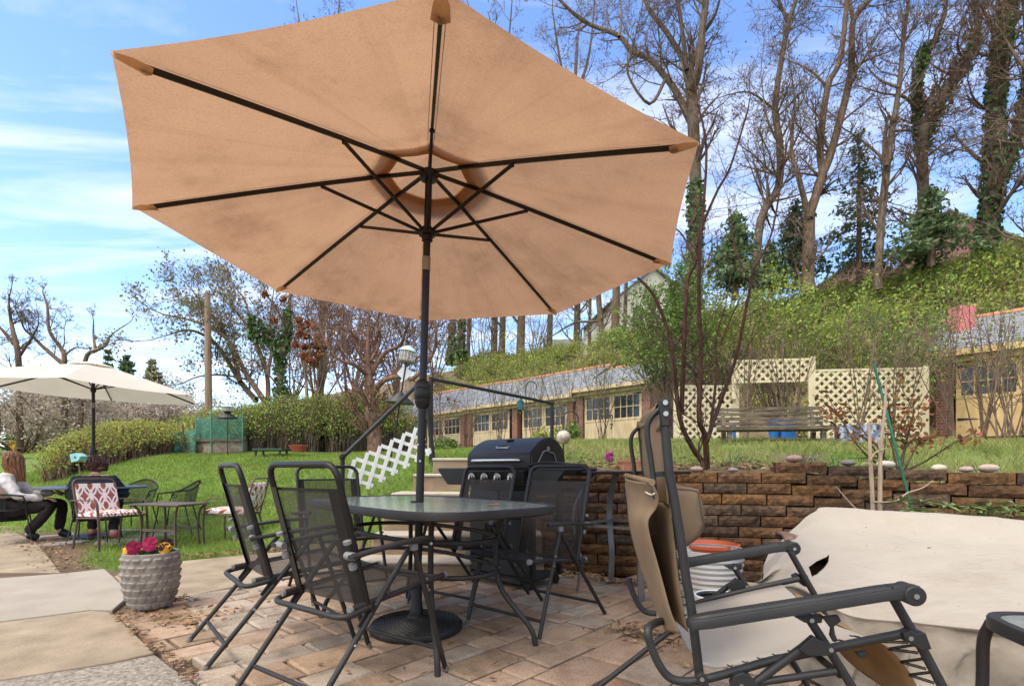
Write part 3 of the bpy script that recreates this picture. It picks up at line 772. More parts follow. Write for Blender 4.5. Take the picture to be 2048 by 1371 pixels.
spots = [  # x, y, facing (degrees), label
 (0.14, 3.00, -131.4, 'black folding sling chair between the glass table and the brown block wall'),
 (-0.674, 2.16, 54.2, 'nearest black folding sling chair, its back turned to us in front of the glass table'),
 (-1.20, 2.665, 39.0, 'black folding sling chair seen edge-on beside the flower pot'),
 (-1.25, 3.72, -53.0, 'black folding sling chair behind the far left corner of the glass table, backed by lawn'),
 (-0.29, 3.46, -126.0, 'black folding sling chair standing right in front of the grill'),
]
for i, (x, y, a, lab) in enumerate(spots):
    rz = math.radians(a-90)
    if i == 0: first = (x, y, rz, lab); continue
    o = dup(ch, (x, y, 0.014), rz, lab)
x, y, rz, lab = first
ch['label'] = lab; ch.location = (x, y, 0.014); ch.rotation_euler = (0,0,rz)
# ------------------------------------------------------------------ reclining lounge chair (its near side plane runs through N0 along f; s points to the far side)
N0 = V((0.385, 1.34, 0)); LF = V((0.988, -0.150, 0)).normalized(); LS = V((0.150, 0.988, 0)).normalized()
def Z(px, py, off=0.0):
    k = (px-1024)/F; o = N0+LS*off
    a = (k*o.y-o.x)/(LF.x-k*LF.y)
    q = o+LF*a
    return V((q.x, q.y, H-(py-Y0)*q.y/F))
lc = thing('lounge_chair', 'folded reclining lounge chair with moulded arms and taupe canvas in front of the cream cover', 'lounge chair', (0.6,1.6,0))
m_frm = mat('lounge frame', (0.024,0.023,0.023), rough=0.48, var=0.25, scale=16, spec=0.35, bump=0.06, bscale=250)
m_plas = mat('moulded plastic', (0.02,0.019,0.019), rough=0.5, var=0.2, scale=10, spec=0.35, bump=0.12, bscale=400)
m_taupe = mat('taupe canvas', (0.235,0.165,0.105), rough=0.92, var=0.13, scale=7, bump=0.25, bscale=420, spec=0.1, trans=0.12)
m_seat = mat('pale lit seat canvas', (0.36,0.325,0.285), rough=0.92, var=0.08, scale=5, bump=0.2, bscale=300, spec=0.1, trans=0.1)  # pale canvas, the light falling on the seat top is put into its colour
m_brn0 = mat('brown piping', (0.10,0.065,0.04), rough=0.9)
m_tanb = mat('tan canvas', (0.36,0.235,0.12), rough=0.92, var=0.2, scale=6, bump=0.2, bscale=300, spec=0.1, trans=0.3)
OFF = 0.62
def tb_(name, pts, r, off=None, rad=0.03, n=12, parent=lc, m=m_frm, caps=True):
    p3 = [Z(p[0], p[1], (p[2] if len(p) > 2 else (off or 0.0))) for p in pts]
    mb = MB(); mb.tube(fillet(p3, rad, 5), r, n); return mb.build(name, m, parent)
# back posts
near_back = [(1327,806),(1331,860),(1338,946),(1348,995),(1362,1080),(1373,1162),(1382,1208),(1393,1300),(1399,1352)]
bk = tb_('back_post', near_back, 0.0118, 0.0)
nb3 = [Z(p[0], p[1], 0.0) for p in near_back]
far_back = [p+LS*OFF for p in nb3]
mb = MB(); mb.tube(fillet(far_back, .03), 0.0108, 12); mb.build('back_post', m_frm, lc)
# flat top brackets
for off in (0.0, OFF):
    mb = MB(); q = LS*off
    a, b, c, d = [Z(*p)+q-LS*0.013 for p in ((1316,799),(1338,799),(1339,853),(1322,853))]
    mb.prism([a, b, c, d], LS*0.026); br = mb.build('top_bracket', m_plas, lc, bevel=0.003)
    mb = MB()
    for p in ((1329,806),(1330,828)):
        mb.tube([Z(*p)+q-LS*0.012, Z(*p)+q-LS*0.017], 0.0065, 14)
    mb.build('bracket_bolt', m_bolt, br)
mb = MB(); mb.tube([nb3[0]+V((0,0,-.012)), far_back[0]+V((0,0,-.012))], 0.010, 12); mb.build('top_bar', m_frm, lc)
# sunshade hoops folded behind
hoop = [(1322,815),(1297,838),(1293,866),(1303,925),(1309,985),(1311,996)]
h3 = [Z(p[0], p[1], 0.015) for p in hoop]
mb = MB(); mb.tube(fillet(h3, .03), 0.0075, 10); mb.build('shade_hoop', m_frm, lc)
h4 = [p+LS*0.56 for p in h3[:-1]]
mb = MB(); mb.tube(fillet(h4, .03), 0.0075, 10); mb.build('shade_hoop', m_frm, lc)
for off in (0.02, 0.60):
    mb = MB(); mb.beam(Z(1309,949,0)+LS*off, Z(1334,947,0)+LS*off, 0.006, 0.014); mb.build('hoop_strap', m_plas, lc)
# back sling: upright canvas between the two back posts
def sling(name, nearpts, farpts, m, sagv=V((0,0,0)), n=10, hem=True, parent=lc, solid=0.003):
    a = spline(nearpts, 5); b = spline(farpts, 5); rows = []
    for p, q in zip(a, b):
        rows.append([p.lerp(q, j/n)+sagv*math.sin(math.pi*j/n) for j in range(n+1)])
    mb = MB(); mb.grid(rows); return mb.build(name, m, parent, solid=solid)
up_n = [Z(1320,806,0.02), Z(1325,850,0.02), Z(1329,920,0.02), Z(1334,970,0.02), Z(1338,1010,0.02)]
up_f = [p+LS*0.575 for p in up_n]
sling('back_sling', up_n, up_f, m_taupe, LF*-0.012)
lo_n = [Z(1340,1008,0.03), Z(1349,1090,0.03), Z(1360,1180,0.03), Z(1376,1262,0.03)]
lo_f = [p+LS*0.56 for p in lo_n]
sling('lower_back_sling', lo_n, lo_f, m_taupe, LF*-0.03)
ba = MB()
for (px, py) in ((1349,1035),(1353,1070),(1357,1100),(1361,1130),(1366,1162),(1369,1190),(1374,1226)):
    for off in (0.0,):
        ba.tube([Z(px+10,py,0.0), Z(px-6,py+3,0.03), Z(px+9,py+7,0.0)], 0.0022, 5)
ba.build('elastic_lacing', m_blk, lc)
band_n = [Z(1314,800,-0.012), Z(1300,812,-0.012), Z(1316,830,-0.012), Z(1321,851,-0.012)]
# rolled canvas collar over the top bar
mb = MB(); rows = []
for k in range(9):
    a = math.pi*(-0.35+1.5*k/8)
    off = LF*(math.cos(a)*0.016)+V((0,0,math.sin(a)*0.016))
    rows.append([Z(1326,812,0)+off+LS*(0.03+0.56*j/10)-V((0,0,0.02*math.sin(math.pi*j/10))) for j in range(11)])
mb.grid(rows); mb.grid([[Z(1318,815,0)+LS*(0.03+0.56*j/10)-V((0,0,0.02*math.sin(math.pi*j/10)))*(1-i/3) -V((0,0,0.055*i/3))+LF*0.006 for j in range(11)] for i in range(4)])
mb.build('canvas_collar', m_taupe, lc, solid=0.002)
# hanging sunshade cloth
cl_n = [Z(1304,967,-0.012), Z(1316,992,-0.012), Z(1312,1015,-0.005), Z(1296,1040,0.0), Z(1300,1075,0.0), Z(1313,1120,0.0), Z(1328,1175,0.0), Z(1342,1225,0.0), Z(1360,1266,0.0)]
cl_f = [Z(1252,953,0.56), Z(1251,972,0.56), Z(1255,1000,0.56), Z(1262,1035,0.55), Z(1272,1080,0.53), Z(1285,1125,0.50), Z(1300,1165,0.46), Z(1316,1205,0.40), Z(1338,1252,0.20)]
sh = sling('sunshade_cloth', cl_n, cl_f, m_taupe, LF*-0.025, n=14)
mb = MB(); mb.tube([Z(1304,966,-0.012)+V((0,0,.003)), Z(1252,952,0.56)+V((0,0,.003))], 0.009, 10); mb.build('cloth_roll', m_taupe, sh)
mb = MB(); mb.tube(spline([Z(1309,986,-0.016), Z(1300,988,-0.018), Z(1282,979,0.2), Z(1254,972,0.555)], 5), 0.0022, 6); mb.build('seam_cord', mat('cream piping', (0.55,0.47,0.36), rough=0.8), sh)
mb = MB(); mb.tube(spline([Z(1258,975,0.55)-LF*.02, Z(1264,1010,0.54)-LF*.02, Z(1276,1072,0.52)-LF*.02, Z(1285,1100,0.5)-LF*.02], 5), 0.002, 6); mb.build('dark_seam', m_blk, sh)
# pale inner lining showing at the cloth's lower end
sling('cloth_lining', [Z(1312,1150,0.2), Z(1330,1205,0.2), Z(1338,1250,0.2)], [Z(1298,1130,0.5), Z(1310,1190,0.45), Z(1316,1247,0.4)], m_seat, LF*-0.01, n=6)
# drooping head pillow in front of the backrest
rows = []
prof = [(1346,988),(1372,986),(1402,988),(1417,992),(1421,1000),(1421,1030),(1416,1056),(1407,1076),(1394,1092),(1380,1102),(1370,1106),(1364,1080),(1354,1030)]
mb = MB(); ctr = Z(1384,1040,0.0)
for off, k in ((0.10,0.70),(0.115,0.96),(0.15,1.05),(0.22,1.02),(0.30,1.05),(0.38,1.02),(0.46,1.05),(0.50,0.96),(0.515,0.70)):
    rows.append([ctr+LS*off+(Z(p[0], p[1], 0.0)-ctr)*k*1.14+LF*0.012*math.sin(off*40+p[1]*.05) for p in prof])
mb.grid(rows, wrap=True); n = len(mb.v); K = len(prof)
mb._f(tuple(range(K))); mb._f(tuple(range(n-K, n)))
pl = mb.build('head_pillow', m_taupe, lc, angle=50)
mb = MB(); mb.tube(spline([rows[1][i] for i in (0,1,2,3,4,5,6,7,8,9,10)], 3), 0.0022, 5); mb.tube(spline([rows[2][3]-LS*.004, ctr+LS*.11+(Z(1385,1040,0)-ctr)*1.1, rows[2][10]-LS*.004], 5), 0.0018, 5); mb.build('pillow_piping', m_brn0, pl)
# seat rail, bent up behind
near_rail = [(1293,1256),(1301,1290),(1316,1326),(1336,1354),(1360,1362),(1396,1361),(1465,1343),(1533,1322),(1631,1302),(1720,1283),(1806,1266)]
nr3 = [Z(p[0], p[1], -0.012) for p in near_rail]
mb = MB(); mb.tube(fillet([Z(1345,1238,0.16), Z(1312,1243,0.06)]+nr3, 0.035, 6), 0.0108, 12); mb.build('seat_rail', m_frm, lc)
fr3 = [p+LS*(OFF+0.01) for p in nr3]
mb = MB(); mb.tube(fillet(fr3, 0.035, 6), 0.0108, 12); mb.build('seat_rail', m_frm, lc)
# legs : front pair and rear pair, near and far
def leg(pts, off, name='leg'):
    p3 = [Z(p[0], p[1], 0.0) for p in pts]; a, b = p3[-2], p3[-1]
    t = (0.01-b.z)/(b.z-a.z); p3.append(b+(b-a)*t)
    mb = MB(); mb.tube([p+LS*off for p in p3], 0.0103, 12); lo = mb.build(name, m_frm, lc)
    mb = MB(); mb.tube([p3[-1]+LS*off+V((0,0,-.01)), p3[-1]+LS*off+V((0,0,.012))], 0.013, 12); mb.build('foot_cap', m_blk, lo)
    return p3
leg([(1604,1222),(1644,1284),(1687,1353)], -0.026)
leg([(1604,1222),(1644,1284),(1687,1353)], OFF+0.02)
leg([(1616,1275),(1592,1288),(1494,1361)], -0.030)
leg([(1616,1275),(1592,1288),(1494,1361)], OFF+0.03)
# plates
def plate(pts, off, th=0.008, name='hinge_plate', bolts=()):
    mb = MB(); mb.prism([Z(p[0], p[1], 0.0)+LS*off for p in pts], LS*th); o = mb.build(name, m_plas, lc, bevel=0.002)
    if bolts:
        mb = MB()
        for p in bolts: mb.tube([Z(p[0], p[1], 0)+LS*(off+0.001), Z(p[0], p[1], 0)+LS*(off-0.005)], 0.0055, 12)
        mb.build('plate_bolt', m_bolt, o)
for off in (-0.046, OFF+0.004):
    plate([(1583,1285),(1612,1260),(1626,1268),(1642,1272),(1652,1282),(1648,1297),(1630,1298),(1600,1298)], off, 0.02, bolts=[(1644,1285)])
    plate([(1577,1224),(1632,1220),(1630,1236),(1612,1237),(1596,1235)], off+0.006, 0.02, bolts=[(1609,1230)])
    plate([(1452,1352),(1460,1336),(1475,1331),(1490,1336),(1515,1364),(1500,1385),(1460,1380)], off, 0.022, bolts=[(1472,1355)])
    plate([(1388,1341),(1398,1335),(1408,1342),(1414,1368),(1394,1372)], off+0.012, 0.02, bolts=[(1398,1346)])
    plate([(1790,1258),(1806,1251),(1816,1258),(1834,1256),(1846,1288),(1826,1291),(1812,1280),(1796,1274)], off+0.012, 0.03, bolts=[(1803,1266)])
plate([(1706,1300),(1728,1298),(1724,1308),(1714,1310)], -0.02, 0.02, name='stop_block')
plate([(1629,1222),(1658,1218),(1664,1230),(1650,1240),(1652,1255),(1658,1268),(1650,1271),(1643,1258),(1645,1244),(1636,1233)], -0.05, 0.012, name='lock_lever')
# armrests: moulded, thicker in the middle, rounded nose
def armrest(off):
    path = [(0.0, (1366,1232)), (0.03, (1372,1231)), (0.12, (1410,1225)), (0.35, (1510,1209)), (0.6, (1640,1189)), (0.8, (1732,1174)), (0.92, (1785,1168)), (0.985, (1806,1172)), (1.0, (1813,1174))]
    hh = [0.008,0.015,0.0165,0.016,0.016,0.016,0.0165,0.016,0.009]; ww = [0.014,0.026,0.029,0.029,0.028,0.027,0.025,0.020,0.011]
    rows = []
    for (t, p), h, w_ in zip(path, hh, ww):
        c_ = Z(p[0], p[1], 0.0)+LS*off
        sec = [(-w_,-h*.8),(-w_,h*.45),(-w_*.93,h*.62),(-w_*.62,h*.62),(-w_*.5,h*.95),(w_*.5,h*.95),(w_*.62,h*.62),(w_*.93,h*.62),(w_,h*.45),(w_,-h*.8),(w_*.8,-h),(-w_*.8,-h)]
        rows.append([c_+LS*x+V((0,0,z)) for x, z in sec])
    mb = MB(); mb.grid(rows, wrap=True); K = 12; n = len(mb.v); mb._f(tuple(range(K))); mb._f(tuple(range(n-K, n)))
    o = mb.build('armrest', m_plas, lc, angle=50)
    c_ = Z(1789,1175,0.0)+LS*off
    mb = MB(); mb.tube([c_-LS*0.030, c_+LS*0.030], 0.023, 24); mb.build('arm_knuckle', m_plas, o, bevel=0.003)
    mb = MB(); mb.tube([c_-LS*0.030, c_-LS*0.033], 0.006, 12); mb.build('knuckle_bolt', m_bolt, o)
    mb = MB()
    for i in range(3):
        p = Z(1752+i*14,1159+i*3,0)+LS*off
        mb.tube(fillet([p-LS*0.018+V((0,0,-.002)), p-LF*0.006, p+LS*0.018+V((0,0,-.002))], 0.01), 0.0012, 5)
    mb.build('grip_groove', m_blk, o)
armrest(-0.055); armrest(OFF+0.035)
# front posts from the arm knuckle down to the foot rest
fp = [(1775,1183),(1815,1253),(1844,1303),(1880,1371),(1925,1455)]
for off in (-0.012, OFF):
    mb = MB(); mb.tube([Z(p[0], p[1], 0)+LS*off for p in fp], 0.0108, 12); mb.build('front_post', m_frm, lc)
mb = MB(); mb.tube([Z(1925,1455,0)-LS*.012, Z(1925,1455,0)+LS*OFF], 0.0108, 12); mb.build('foot_bar', m_frm, lc)
a = Z(1672,1342,0); mb = MB(); mb.tube([a-LS*0.02, a+LS*(OFF+0.02)], 0.009, 10); mb.build('leg_brace', m_frm, lc)
a = Z(1500,1366,0); mb = MB(); mb.tube([Z(1500,1366,-0.03), Z(1672,1341,-0.03)], 0.009, 10); mb.build('side_brace', m_frm, lc)
# seat and leg canvas
sn = [Z(1396,1322,0.04), Z(1425,1334,0.04), Z(1480,1328,0.04), Z(1560,1311,0.04), Z(1640,1293,0.04), Z(1735,1274,0.04)]
sf = [Z(1402,1318,0.0)+LS*0.56, Z(1425,1330,0.0)+LS*0.57, Z(1480,1324,0)+LS*0.57, Z(1560,1308,0)+LS*0.57, Z(1640,1290,0)+LS*0.57, Z(1735,1272,0)+LS*0.57]
sling('seat_sling', sn, sf, m_seat, V((0,0,-0.02)), n=12)
gn = [Z(1738,1276,0.05), Z(1770,1290,0.05), Z(1800,1318,0.06), Z(1828,1360,0.07), Z(1850,1420,0.08)]
gf = [p+LS*0.50 for p in gn]
lg_ = sling('leg_sling', gn, gf, m_tanb, LF*-0.03, n=12)
mb = MB()
for a, b in (((1746,1283),(1816,1285)),((1776,1298),(1830,1290)),((1776,1298),(1836,1306)),((1801,1324),(1846,1318)),((1801,1324),(1852,1338)),((1818,1350),(1860,1345)),((1818,1350),(1868,1366)),((1834,1382),(1878,1378)),((1834,1382),(1884,1400))):
    for dz in (0, 0.004): mb.tube([Z(a[0], a[1], 0.055)+V((0,0,dz)), Z(b[0], b[1], 0.0)+V((0,0,dz))], 0.0018, 5)
mb.build('elastic_cord', m_blk, lg_)
mb = MB()
for k in range(9):
    p = nr3[6].lerp(nr3[9], k/8)
    mb.tube([p+LS*0.05, p+V((0,0,.012)), p+LS*0.05+LF*0.012], 0.0018, 5)
mb.build('elastic_lacing', m_blk, lc)

# ------------------------------------------------------------------ covered furniture under a cream tarpaulin
cols = [ # px,py,depth for: back-bottom, back ridge, shoulder, middle, front edge, skirt bottom
 [P(1500,1208,2.65), P(1536,1118,2.78), P(1528,1135,2.70), P(1520,1160,2.62), P(1505,1188,2.55), P(1492,1232,2.50)],
 [P(1575,1190,3.15), P(1592,1062,3.02), P(1584,1080,2.85), P(1590,1120,2.60), P(1580,1170,2.42), P(1555,1290,2.36)],
 [P(1605,1180,3.30), P(1628,1033,3.12), P(1630,1060,2.92), P(1640,1120,2.55), P(1640,1195,2.15), P(1635,1340,2.08)],
 [P(1650,1180,3.30), P(1650,1021,3.15), P(1660,1060,2.90), P(1680,1140,2.45), P(1700,1232,2.02), P(1700,1400,1.96)],
 [P(1760,1200,3.25), P(1765,1027,3.08), P(1770,1075,2.80), P(1790,1160,2.33), P(1820,1250,1.92), P(1820,1440,1.84)],
 [P(1900,1215,3.10), P(1900,1036,2.92), P(1905,1085,2.65), P(1920,1170,2.22), P(1950,1262,1.82), P(1950,1480,1.72)],
 [P(2060,1230,2.90), P(2055,1050,2.75), P(2060,1100,2.50), P(2070,1185,2.10), P(2090,1283,1.72), P(2090,1530,1.62)],
 [P(2280,1240,2.70), P(2280,1070,2.55), P(2280,1120,2.35), P(2290,1200,2.00), P(2300,1300,1.66), P(2300,1560,1.55)],
 [P(2420,1260,2.60), P(2400,1110,2.50), P(2410,1150,2.30), P(2420,1230,1.98), P(2430,1330,1.64), P(2430,1600,1.52)],
]
for c_ in cols:
    c_[0].z = 0.03; c_[5].z = 0.03
    e_ = (c_[3]-c_[4]).normalized(); o_ = V((c_[4].x-c_[3].x, c_[4].y-c_[3].y, 0)).normalized()
    c_.insert(4, c_[4]+e_*0.05); c_.insert(6, c_[5]+o_*0.004-V((0,0,0.045)))
NS, NT = 13, 14
cs_ = [spline(c_, NT) for c_ in cols]; K = len(cs_[0]); gridp = []
lines = [spline([c_[k] for c_ in cs_], NS) for k in range(K)]
R = len(lines[0]); rg = rng_(8)
arr = np.array([[tuple(p) for p in l] for l in lines])      # K x R x 3
tt = np.linspace(0, 1, K)[:,None]; uu = np.linspace(0, 1, R)[None,:]
for i in range(K):
    for j in range(R):
        x, y, z = arr[i, j]; t = i/(K-1); u = j/(R-1)
        n1 = noise.noise(V((x*2.2, y*2.2+3, z*1.5)))*0.010+noise.noise(V((x*4, y*13, z*3+7)))*0.004
        sk = max(0, min(1, (t-0.76)/0.20)); bend = max(0, 1-abs(t-0.35)/0.35)
        fold = 0.022*sk*math.sin(u*46+1.5*math.sin(u*13))+0.055*sk*noise.noise(V((x*5, z*6, 2)))+0.035*sk*(1-abs(noise.noise(V((x*9, z*9, 5))))*2)**3
        rid = (1-abs(noise.noise(V((x*3.1+y*1.2, y*2.4, 4.0))))*2.2); n1 += 0.006*max(0, rid)**4+0.006*max(0, 1-abs(noise.noise(V((x*1.7-y*3.0, y*1.9+x, 9.0))))*2.5)**4
        left = max(0, 1-u/0.22); fold2 = 0.045*left*math.sin(t*13+u*9)+0.03*left*math.sin(t*27)
        arr[i, j] = (x+fold2*0.3+fold*0.3, y+n1*0.5-fold+fold2, z+n1*(1-sk)*(0.4+0.6*bend)+0.006*math.sin(u*9+t*4)*(1-sk))
        if arr[i, j][2] < 0.025: arr[i, j][2] = 0.025
def inpoly(x, y, poly):
    c = False
    for (x1, y1), (x2, y2) in zip(poly, poly[1:]+poly[:1]):
        if (y1 > y) != (y2 > y) and x < (x2-x1)*(y-y1)/(y2-y1)+x1: c = not c
    return c
# subdivide finely, then leave out the torn patch
fi = 3
ki = np.linspace(0, K-1, (K-1)*fi+1); ji = np.linspace(0, R-1, (R-1)*fi+1)
def interp2(a):
    b = np.empty((len(ki), a.shape[1], 3)); 
    for d in range(3):
        for j in range(a.shape[1]): b[:, j, d] = np.interp(ki, np.arange(K), a[:, j, d])
    c2 = np.empty((len(ki), len(ji), 3))
    for d in range(3):
        for i in range(len(ki)): c2[i, :, d] = np.interp(ji, np.arange(a.shape[1]), b[i, :, d])
    return c2
fine = interp2(arr)
tear = [(1617,1133),(1634,1121),(1652,1113),(1658,1108),(1657,1122),(1650,1133),(1634,1148),(1624,1152)]
mb = MB(); n_ = fine.shape[1]
mb.v = [tuple(p) for p in fine.reshape(-1, 3)]
for i in range(fine.shape[0]-1):
    for j in range(n_-1):
        cx = fine[i:i+2, j:j+2].reshape(-1, 3).mean(0); px = 1024+F*cx[0]/cx[1]; py = Y0-F*(cx[2]-H)/cx[1]
        if i > fine.shape[0]*0.2 and inpoly(px, py, tear): continue
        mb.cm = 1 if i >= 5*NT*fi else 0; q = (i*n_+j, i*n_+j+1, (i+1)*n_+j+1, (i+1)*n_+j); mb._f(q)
m, nt, out = _nodes('cream tarpaulin'); L = nt.links
p = N_(nt, 'ShaderNodeBsdfPrincipled', Roughness=0.7); p.inputs['Specular IOR Level'].default_value = 0.25
n1 = noise_node(nt, 3.2, 9, 0.68); r1 = ramp(nt, n1.outputs['Fac'], [(0.30, (0.31,0.265,0.205)), (0.44, (0.35,0.305,0.245)), (0.66, (0.375,0.33,0.27))])
n2 = noise_node(nt, 38, 2, 0.5); r2 = ramp(nt, n2.outputs['Fac'], [(0.735, (1,1,1)), (0.76, (0.35,0.3,0.25))])
c = mixc(nt, 1, r1.outputs[0], r2.outputs[0], 'MULTIPLY')
n4 = noise_node(nt, 2.1, 10, 0.72); r4 = ramp(nt, n4.outputs['Fac'], [(0.56, (1,1,1)), (0.70, (0.88,0.85,0.80))]); c = mixc(nt, 1, c, r4.outputs[0], 'MULTIPLY')
L.new(c, p.inputs['Base Color'])
nb = noise_node(nt, 11, 7, 0.62, stretch=(0.7,1.8,2.2)); b = N_(nt, 'ShaderNodeBump', Strength=0.38, Distance=0.03); L.new(nb.outputs['Fac'], b.inputs['Height']); L.new(b.outputs[0], p.inputs['Normal'])
L.new(p.outputs[0], out.inputs[0]); m_tarp = m
m_tarp2 = mat('grimy shaded tarpaulin', (0.17,0.14,0.11), rough=0.8, var=0.3, scale=4.5, bump=0.45, bscale=16, base2=(0.33,0.285,0.23), detail=10)  # skirt: grime patches, with the shade of the front put into the darker colour
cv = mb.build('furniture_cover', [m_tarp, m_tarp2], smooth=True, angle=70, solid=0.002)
sidx = 5*NT*fi
sm = MB(); sm.tube([V(fine[sidx, j])+V((0,-.003,.002)) for j in range(int(n_*0.22), n_, 2)], 0.0028, 5); sm.build('seam', mat('seam thread', (0.22,0.18,0.14), rough=0.9), cv)
tag(cv, 'torn cream tarpaulin cover draped over bulky furniture against the block wall', 'furniture cover')
wk = thing('wicker_seat', 'dark brown wicker arm poking out from the cover torn corner', 'wicker seat', (1.6,2.85,0))
mb = MB()
for k in range(14):
    a = P(1554+k*2.4, 1068-2*math.sin(k*.24)+0.4*k, 2.93); mb.tube([a+V((0,-0.10,-0.02)), a+V((0,-.06,0.008)), a+V((0,0.0,0.012)), a+V((0.0,0.03,-0.02))], 0.008, 6)
mb.build('armrest', mat('brown wicker', (0.17,0.10,0.07), rough=0.6, var=0.4, scale=40), wk)
mb = MB(); mb.box((2.25,2.55,0.16), (1.1,0.75,0.3)); mb.box((1.66,2.7,0.2), (0.14,0.5,0.38)); mb.build('seat', mat('dark wicker', (0.13,0.08,0.05), rough=0.7), wk, bevel=0.02)

# ------------------------------------------------------------------ small side table at the right edge
st = thing('side_table', 'small black metal side table with a grey glass top at the bottom right corner', 'side table', (1.53,1.36,0))
c0 = V((1.555, 1.36, 0.45)); mb = MB(); mb2 = MB(); ring = []
for k in range(48):
    a = k*math.tau/48; c_, s_ = math.cos(a), math.sin(a); n = 3.6; ring.append(V((0.205*math.copysign(abs(c_)**(2/n), c_), 0.20*math.copysign(abs(s_)**(2/n), s_), 0)))
Rz = Matrix.Rotation(math.radians(-14), 3, 'Z')
mb.grid([[c0+Rz@(p*k)+V((0,0,z)) for p in ring] for k, z in ((0.86,-0.004),(0.87,0.006),(0.985,0.006),(1,0),(1,-0.03),(0.95,-0.034),(0.86,-0.004))], wrap=True); mb.build('table_rim', m_plas, st)
mb = MB(); mb._f(tuple(range(48))); mb.v = [tuple(c0+Rz@(p*0.868)+V((0,0,0.001))) for p in ring]
mb.build('table_top', mat('grey glass', (0.20,0.21,0.205), rough=0.25, var=0.1, scale=30, spec=0.6, bump=0.15, bscale=90), st, smooth=False)
for sx in (-1, 1):
    for sy in (-1, 1):
        a = c0+Rz@V((sx*0.155, sy*0.15, -0.012)); b = c0+Rz@V((sx*0.20, sy*0.195, -0.44)); mb = MB()
        mb.tube(spline([a, a.lerp(b, .15)+Rz@V((sx*0.014, sy*0.014, 0)), a.lerp(b, .55), b+V((0,0,-.0))], 5), [0.019]*3+[0.016]*13, 10); mb.build('leg', m_plas, st)

# ------------------------------------------------------------------ white pail, ribbed grey bin and red tub behind the lounge chair
pc = P(1437,1190,2.45); pc.z = 0
pa = thing('pail', 'white plastic pail with a black inside next to the lounge chair', 'pail', (pc.x, pc.y, 0.014))
zt = 0.885-(1190-938)*2.45/F
mb = MB(); mb.lathe([(0.078,0.016),(0.102,zt-0.03),(0.108,zt-0.028),(0.110,zt),(0.104,zt+0.004),(0.100,zt)], pc, 36, close=False); mb.lathe([(0.0,0.016),(0.078,0.016)], pc, 36, close=False)
mb.build('pail_body', mat('white plastic', (0.72,0.70,0.66), rough=0.45, var=0.06), pa)
mb = MB(); mb.lathe([(0.0995,zt-0.004),(0.093,zt-0.012),(0.097,zt-0.022),(0.090,zt-0.032),(0.094,zt-0.044),(0.086,zt-0.06),(0.084,zt-0.11),(0.0,zt-0.11)], pc, 36, close=False)
mb.build('nested_pot', m_blk, pa)
bc = P(1420,1150,2.95); bc.z = 0
bn = thing('ribbed_bin', 'pale grey ribbed plastic bin standing against the block wall', 'bin', (bc.x, bc.y, 0.014))
zt = 0.885-(1096-938)*2.95/F; prof = []
for i in range(13):
    z = 0.016+(zt-0.05)*i/13; r = 0.125+0.055*i/13; prof += [(r, z), (r+0.006, z+0.012), (r+0.001, z+0.026)]
prof += [(0.185, zt-0.03), (0.192, zt-0.028), (0.192, zt), (0.180, zt)]
mb = MB(); mb.lathe(prof, bc, 44, close=False); mb.build('bin_body', mat('grey plastic bin', (0.52,0.49,0.45), rough=0.5, var=0.08), bn)
mb = MB(); mb.lathe([(0.0,0.016),(0.125,0.016)], bc, 44, close=False); mb.build('bin_floor', m_clip, bn)
tc2 = P(1418,1088,3.22); tc2.z = 0
tub = thing('red_tub', 'orange-red plastic tub behind the ribbed bin', 'tub', (tc2.x, tc2.y, 0.014)); zt = 0.885-(1086-938)*3.22/F
mb = MB(); mb.lathe([(0.0,0.016),(0.11,0.016),(0.165,zt-0.02),(0.178,zt-0.018),(0.180,zt),(0.168,zt+0.003),(0.162,zt-0.02),(0.11,zt-0.15),(0,zt-0.15)], tc2, 44, close=False)
mb.build('tub_body', mat('orange plastic', (0.55,0.12,0.045), rough=0.45, var=0.1), tub)

# ------------------------------------------------------------------ barrel grill
gx = V((-0.105, 3.85, 0)); ga = math.radians(-38)
gr = thing('gas_grill', 'black gas barbecue grill with closed lid and four knobs at the foot of the wall', 'grill', gx, rz=ga)
Mg = Matrix.Translation(gx) @ Matrix.Rotation(ga, 4, 'Z')
m_gl = mat('black enamel', (0.013,0.011,0.0095), rough=0.4, var=0.3, scale=6, spec=0.32, bump=0.04, bscale=200)
m_gm = mat('matt black steel', (0.018,0.017,0.017), rough=0.5, var=0.25, scale=6)
m_ss = mat('brushed steel', (0.55,0.53,0.50), rough=0.3, metal=1.0, var=0.1)
def gbuild(mb, name, m, parent=gr, **k):
    mb.v = [tuple(Mg @ V(p)) for p in mb.v]; return mb.build(name, m, parent, **k)
def extr(prof, x0, x1):
    mb = MB(); mb.prism([(x0, y, z) for y, z in prof], (x1-x0, 0, 0)); return mb
lidp = [(-0.005,0.885),(-0.012,0.93),(-0.010,0.985),(0.0,1.005),(0.05,1.045),(0.11,1.085),(0.17,1.112),(0.23,1.125),(0.29,1.122),(0.35,1.100),(0.40,1.06),(0.435,1.0),(0.445,0.94),(0.445,0.885)]
lid = gbuild(extr(lidp, -0.30, 0.30), 'lid', m_gl, bevel=0.008, angle=20)
mb = extr([(y*1.0, z) for y, z in [(p[0]+0.008 if p[0] < 0.2 else p[0]-0.008, p[1]-0.008 if p[1] > 0.9 else p[1]) for p in lidp]], 0.302, 0.312); gbuild(mb, 'lid_end', m_gl, lid, bevel=0.003)
mb = MB(); mb.tube(fillet([(-0.22,-0.012,0.945),(-0.22,-0.05,0.95),(0.22,-0.05,0.95),(0.22,-0.012,0.945)], 0.03), 0.012, 12); gbuild(mb, 'handle', m_ss, lid)
